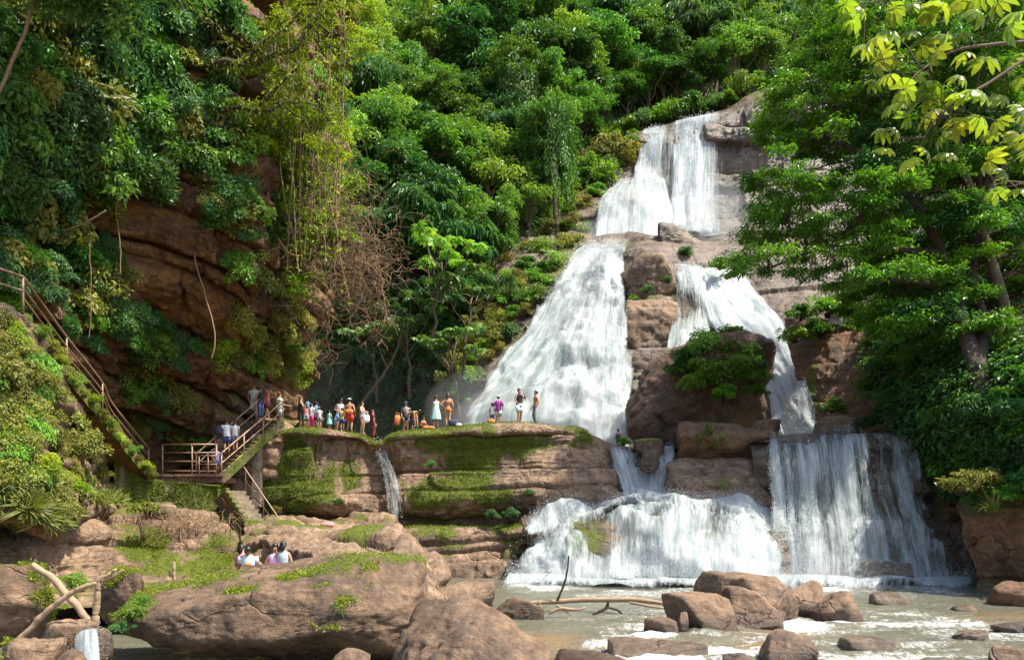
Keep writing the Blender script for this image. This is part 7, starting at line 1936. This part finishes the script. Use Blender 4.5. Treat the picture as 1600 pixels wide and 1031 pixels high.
person(on_ledge(494, 39.3), 1.4, 170, 'youngster in a blue top behind the girl with hot pink trousers', 'tan', ('shirt', BLUE), ('shorts', NAVY), ('short', 'black'))
person(on_ledge(499, 38.5), 1.05, 185, 'small child carrying a light blue backpack', 'tan', ('shirt', LGREY), ('shorts', GREY), ('short', 'brown'))
person(on_ledge(514.5, 38.5), 0.92, 160, 'small girl in a turquoise dress', 'light', None, ('dress', TURQ, 0.58, 0.26, 0.16), ('bob', 'black'))
person(on_ledge(524, 38.6), 0.70, 140, 'toddler in grey blue next to the turquoise dress', 'tan', ('shirt', BLUE), ('shorts', GREY), ('short', 'brown'))
person(on_ledge(530, 39.2), 1.66, 40, 'woman in a white tank top and blue shorts bending over children', 'light', ('tank', WHITE), ('shorts', BLUE), ('short', 'black'), bend=14, nod=25)
person(on_ledge(534.5, 38.4), 1.12, 170, 'child in a yellow shirt and royal blue shorts', 'tan', ('shirt', YELLOW), ('shorts', ROYAL), ('short', 'brown'))
person(on_ledge(546, 38.1), 1.62, 175, 'bare-backed man in red shorts and a pale cap', 'tan', None, ('shorts', RED), ('short', 'black'), hat=LGREY, build=1.18)
bag('waist_bag', 'orange red bag slung across the back of the man in red shorts', on_ledge(545.5, 37.90, 0.86), (0.40, 0.16, 0.22), 'cloth_orange', 5, False)
person(on_ledge(566, 38.2), 1.60, 70, 'woman in a patterned swimsuit with a white bag', 'light', ('suit', SWIM), ('briefs', SWIM), ('bun', 'black'), arms=(fold(-1), N_))
bag('shoulder_bag', 'white bag hanging from the woman in the patterned swimsuit', on_ledge(572, 37.95, 0.62), (0.34, 0.14, 0.38), 'cloth_white', 6)
person(on_ledge(582.5, 38.5), 1.45, 120, 'woman in maroon clothes with long brown hair', 'tan', ('shirt', MAROON), ('trousers', MAROON), ('long', 'brown'))
person(on_ledge(634, 38.6), 1.66, 78, 'shirtless man bending forward in dark shorts', 'tan', None, ('shorts', BLACK), ('short', 'black'), bend=82)
person(on_ledge(634, 39.6), 1.58, 10, 'person in a blue cap behind the bending man', 'tan', ('shirt', GREY), ('shorts', GREY), ('short', 'black'), hat=cloth((0.08, 0.12, 0.32)))
person(on_ledge(645, 39.2), 1.1, 60, 'child in pink bending behind the bending man', 'light', ('shirt', PINK), ('shorts', NAVY), ('short', 'brown'), bend=35)
bag('backpack', 'tan orange backpack on the ledge behind the bending man', on_ledge(621, 38.7, 0.35), (0.32, 0.25, 0.5), 'cloth_orange', 7)
person(on_ledge(681, 38.4), 1.60, 170, 'woman with bare shoulders in a turquoise patterned dress', 'light', None, ('dress', TQS, 0.66, 0.27, 0.17), ('bun', 'brown'), arms=(fold(-1), fold(1)))
person(on_ledge(700, 38.4), 1.66, 180, 'woman seen from behind in an orange bikini with one hand at her hip', 'light', ('bra', ORANGE), ('briefs', ORANGE), ('bob', 'brown'), arms=(N_, hip_hand(1)))
person(on_ledge(662, 38.9), 1.1, 30, 'person sitting low on the ledge beside the turquoise patterned dress', 'tan', ('bra', ORANGE), ('shorts', ORANGE), ('short', 'brown'), pose='sit')
bag('towel_bundle', 'flat orange towel bundle on the ledge near the turquoise patterned dress', on_ledge(670, 38.2), (0.6, 0.3, 0.16), 'cloth_orange', 8, False)
bag('backpack', 'dark grey backpack at the feet of the woman in the orange bikini', on_ledge(709, 38.2), (0.5, 0.35, 0.36), 'cloth_navy', 9)
bag('clothes_pile', 'little pale heap of clothes on the ledge by the dark grey backpack', on_ledge(717, 38.1), (0.3, 0.25, 0.14), 'cloth_white', 10, False)
person(on_ledge(778.5, 38.3), 1.42, 165, 'stout person in a purple shirt and white cap', 'tan', ('shirt', PURPLE), ('shorts', LGREY), ('short', 'black'), hat=WHITE, sleeve=0.9, build=1.15, nod=15)
person(on_ledge(769, 38.4), 1.12, 150, 'child in white and blue shorts pressed to the purple shirt', 'tan', ('shirt', WHITE), ('shorts', DENIM), ('short', 'black'))
bag('bag', 'orange bag on the ledge at the feet of the child with blue shorts', on_ledge(767.5, 37.95), (0.36, 0.28, 0.24), 'cloth_orange', 11)
person(on_ledge(811.5, 37.9), 1.72, 30, 'man in a black vest and white shorts raising a hand to his face', 'tan', ('tank', BLACK), ('shorts', WHITE), ('short', 'black'), arms=(N_, ((0.17, -0.06, 0.70), (0.06, -0.12, 0.86))))
person(on_ledge(837, 38.0), 1.70, -65, 'shirtless man in long dark trousers in front of the falling water', 'tan', None, ('trousers', GREY), ('short', 'black'))
# stairs and stair head
def at(px, D, z): return WZ(px, D, z)
hz = lambda px, D: surf_z(HPt, HNt, (px - PCX) * D / FPX, D, 5.0)
def on_head(px, D): return at(px, D, hz(px, D))
person(on_head(437, 37.4), 1.68, 130, 'man in a loose pale shirt at the very top of the reddish stairs', 'tan', ('shirt', MINT), ('shorts', LGREY), ('short', 'brown'), build=1.1)
person(on_head(397, 37.9), 1.70, 20, 'man in a pale green shirt and cap at the stair head', 'tan', ('shirt', MINT), ('trousers', cloth((0.5, 0.42, 0.33))), ('short', 'black'), hat=cloth((0.16, 0.13, 0.2)), build=1.1)
person(on_head(407, 37.6), 1.55, 60, 'woman in a black top and blue jeans at the stair head', 'tan', ('tank', BLACK), ('trousers', DENIM), ('short', 'black'))
person(on_head(417, 37.9), 1.58, -60, 'woman in a dusty red top beside the blue jeans', 'tan', ('shirt', cloth((0.42, 0.12, 0.13))), ('shorts', MAROON), ('short', 'black'), hat=NAVY)
person(on_head(386, 38.6), 1.6, 10, 'dark-haired person half hidden behind the pale green shirt', 'brown', ('shirt', LGREY), ('shorts', BLACK), ('bob', 'black'))
person(W(358, 628, 39.2), 1.5, 175, 'person in dark clothes sitting on the slope above the stairs', 'tan', ('shirt', cloth((0.03, 0.06, 0.08))), ('trousers', BLACK), ('short', 'black'), pose='sit', build=1.2)
def stair_pt(t, w): return L0 * (1 - t) + U0 * t + lf * w + np.array([0, 0, 0.05])
person(stair_pt(0.36, 1.0), 1.60, 200, 'woman in a white top and dark shorts climbing the reddish stairs', 'tan', ('shirt', WHITE), ('shorts', DENIM), ('bun', 'brown'), bend=18, nod=10)
bag('backpack', 'black backpack on the woman climbing the reddish stairs', stair_pt(0.36, 1.12) + np.array([-0.22, -0.12, 0.85]), (0.32, 0.26, 0.40), 'cloth_navy', 12, False)
person(stair_pt(0.42, 0.75), 1.35, 190, 'child in a white shirt climbing just ahead of the woman with the backpack', 'light', ('shirt', WHITE), ('shorts', GREY), ('short', 'brown'))
person(np.array([(338 - PCX) * 33.35 / FPX, 33.35, lz]), 1.30, 40, 'boy in a blue violet tank top holding the landing rail', 'brown', ('tank', cloth((0.17, 0.17, 0.50))), ('shorts', DENIM), ('short', 'black'), arms=(N_, ((0.16, -.02, .68), (0.19, -.14, .62))))
# the three by the rocks
gz = lambda px, py, D: W(px, py, D)
e_man = person(gz(388, 909, 20.2), 1.62, 15, 'man in a pale grey t-shirt with an orange print looking down by the rock shelf', 'brown', ('shirt', LGREY), ('shorts', GREY), ('short', 'black'), pose='sit', bend=10, nod=35, build=1.1)
part('shirt_print', MB().rings(np.array([(0, -0.185, 0.45), (0, -0.200, 0.45)]), np.array([[.10, 0, 0]] * 2), np.array([[0, 0, .045]] * 2), 14).mesh('shirt_print', ORANGE), e_man)
person(gz(378, 902, 21.0), 1.50, 160, 'person almost hidden behind the man in the pale grey t-shirt', 'light', ('shirt', PINK), ('shorts', GREY), ('bob', 'black'), pose='sit')
person(gz(430, 905, 20.4), 1.58, 5, 'young woman in a lilac tank top and pink skirt facing the camera', 'tan', ('tank', LILAC), ('shorts', cloth((0.75, 0.18, 0.20))), ('bob', 'black'), pose='sit', nod=8, arms=(((-0.17, 0.0, 0.20), (-0.13, -0.03, 0.06)), N_))
person(gz(443, 902, 20.3), 1.58, 170, 'young woman in a pale grey vest with her back to the camera', 'tan', ('tank', cloth((0.36, 0.42, 0.46))), ('shorts', BLACK), ('bob', 'black'), pose='sit', arms=(N_, ((0.16, 0.0, 0.22), (0.20, -0.05, 0.08))))
person(at(966, 39.6, 5.75), 1.2, 150, 'small bather at the edge of the upper pool below the main fall', 'tan', ('suit', NAVY), ('briefs', NAVY), ('short', 'black'))
bag('clothes_pile', 'heap of pink and white clothes on the brown rock slope', W(512, 824, 32.4), (0.55, 0.4, 0.22), 'cloth_pink', 13, False)
bag('plastic_bag', 'white plastic bag standing on the brown rock slope', W(532, 840, 31.6), (0.30, 0.22, 0.34), 'cloth_white', 14)
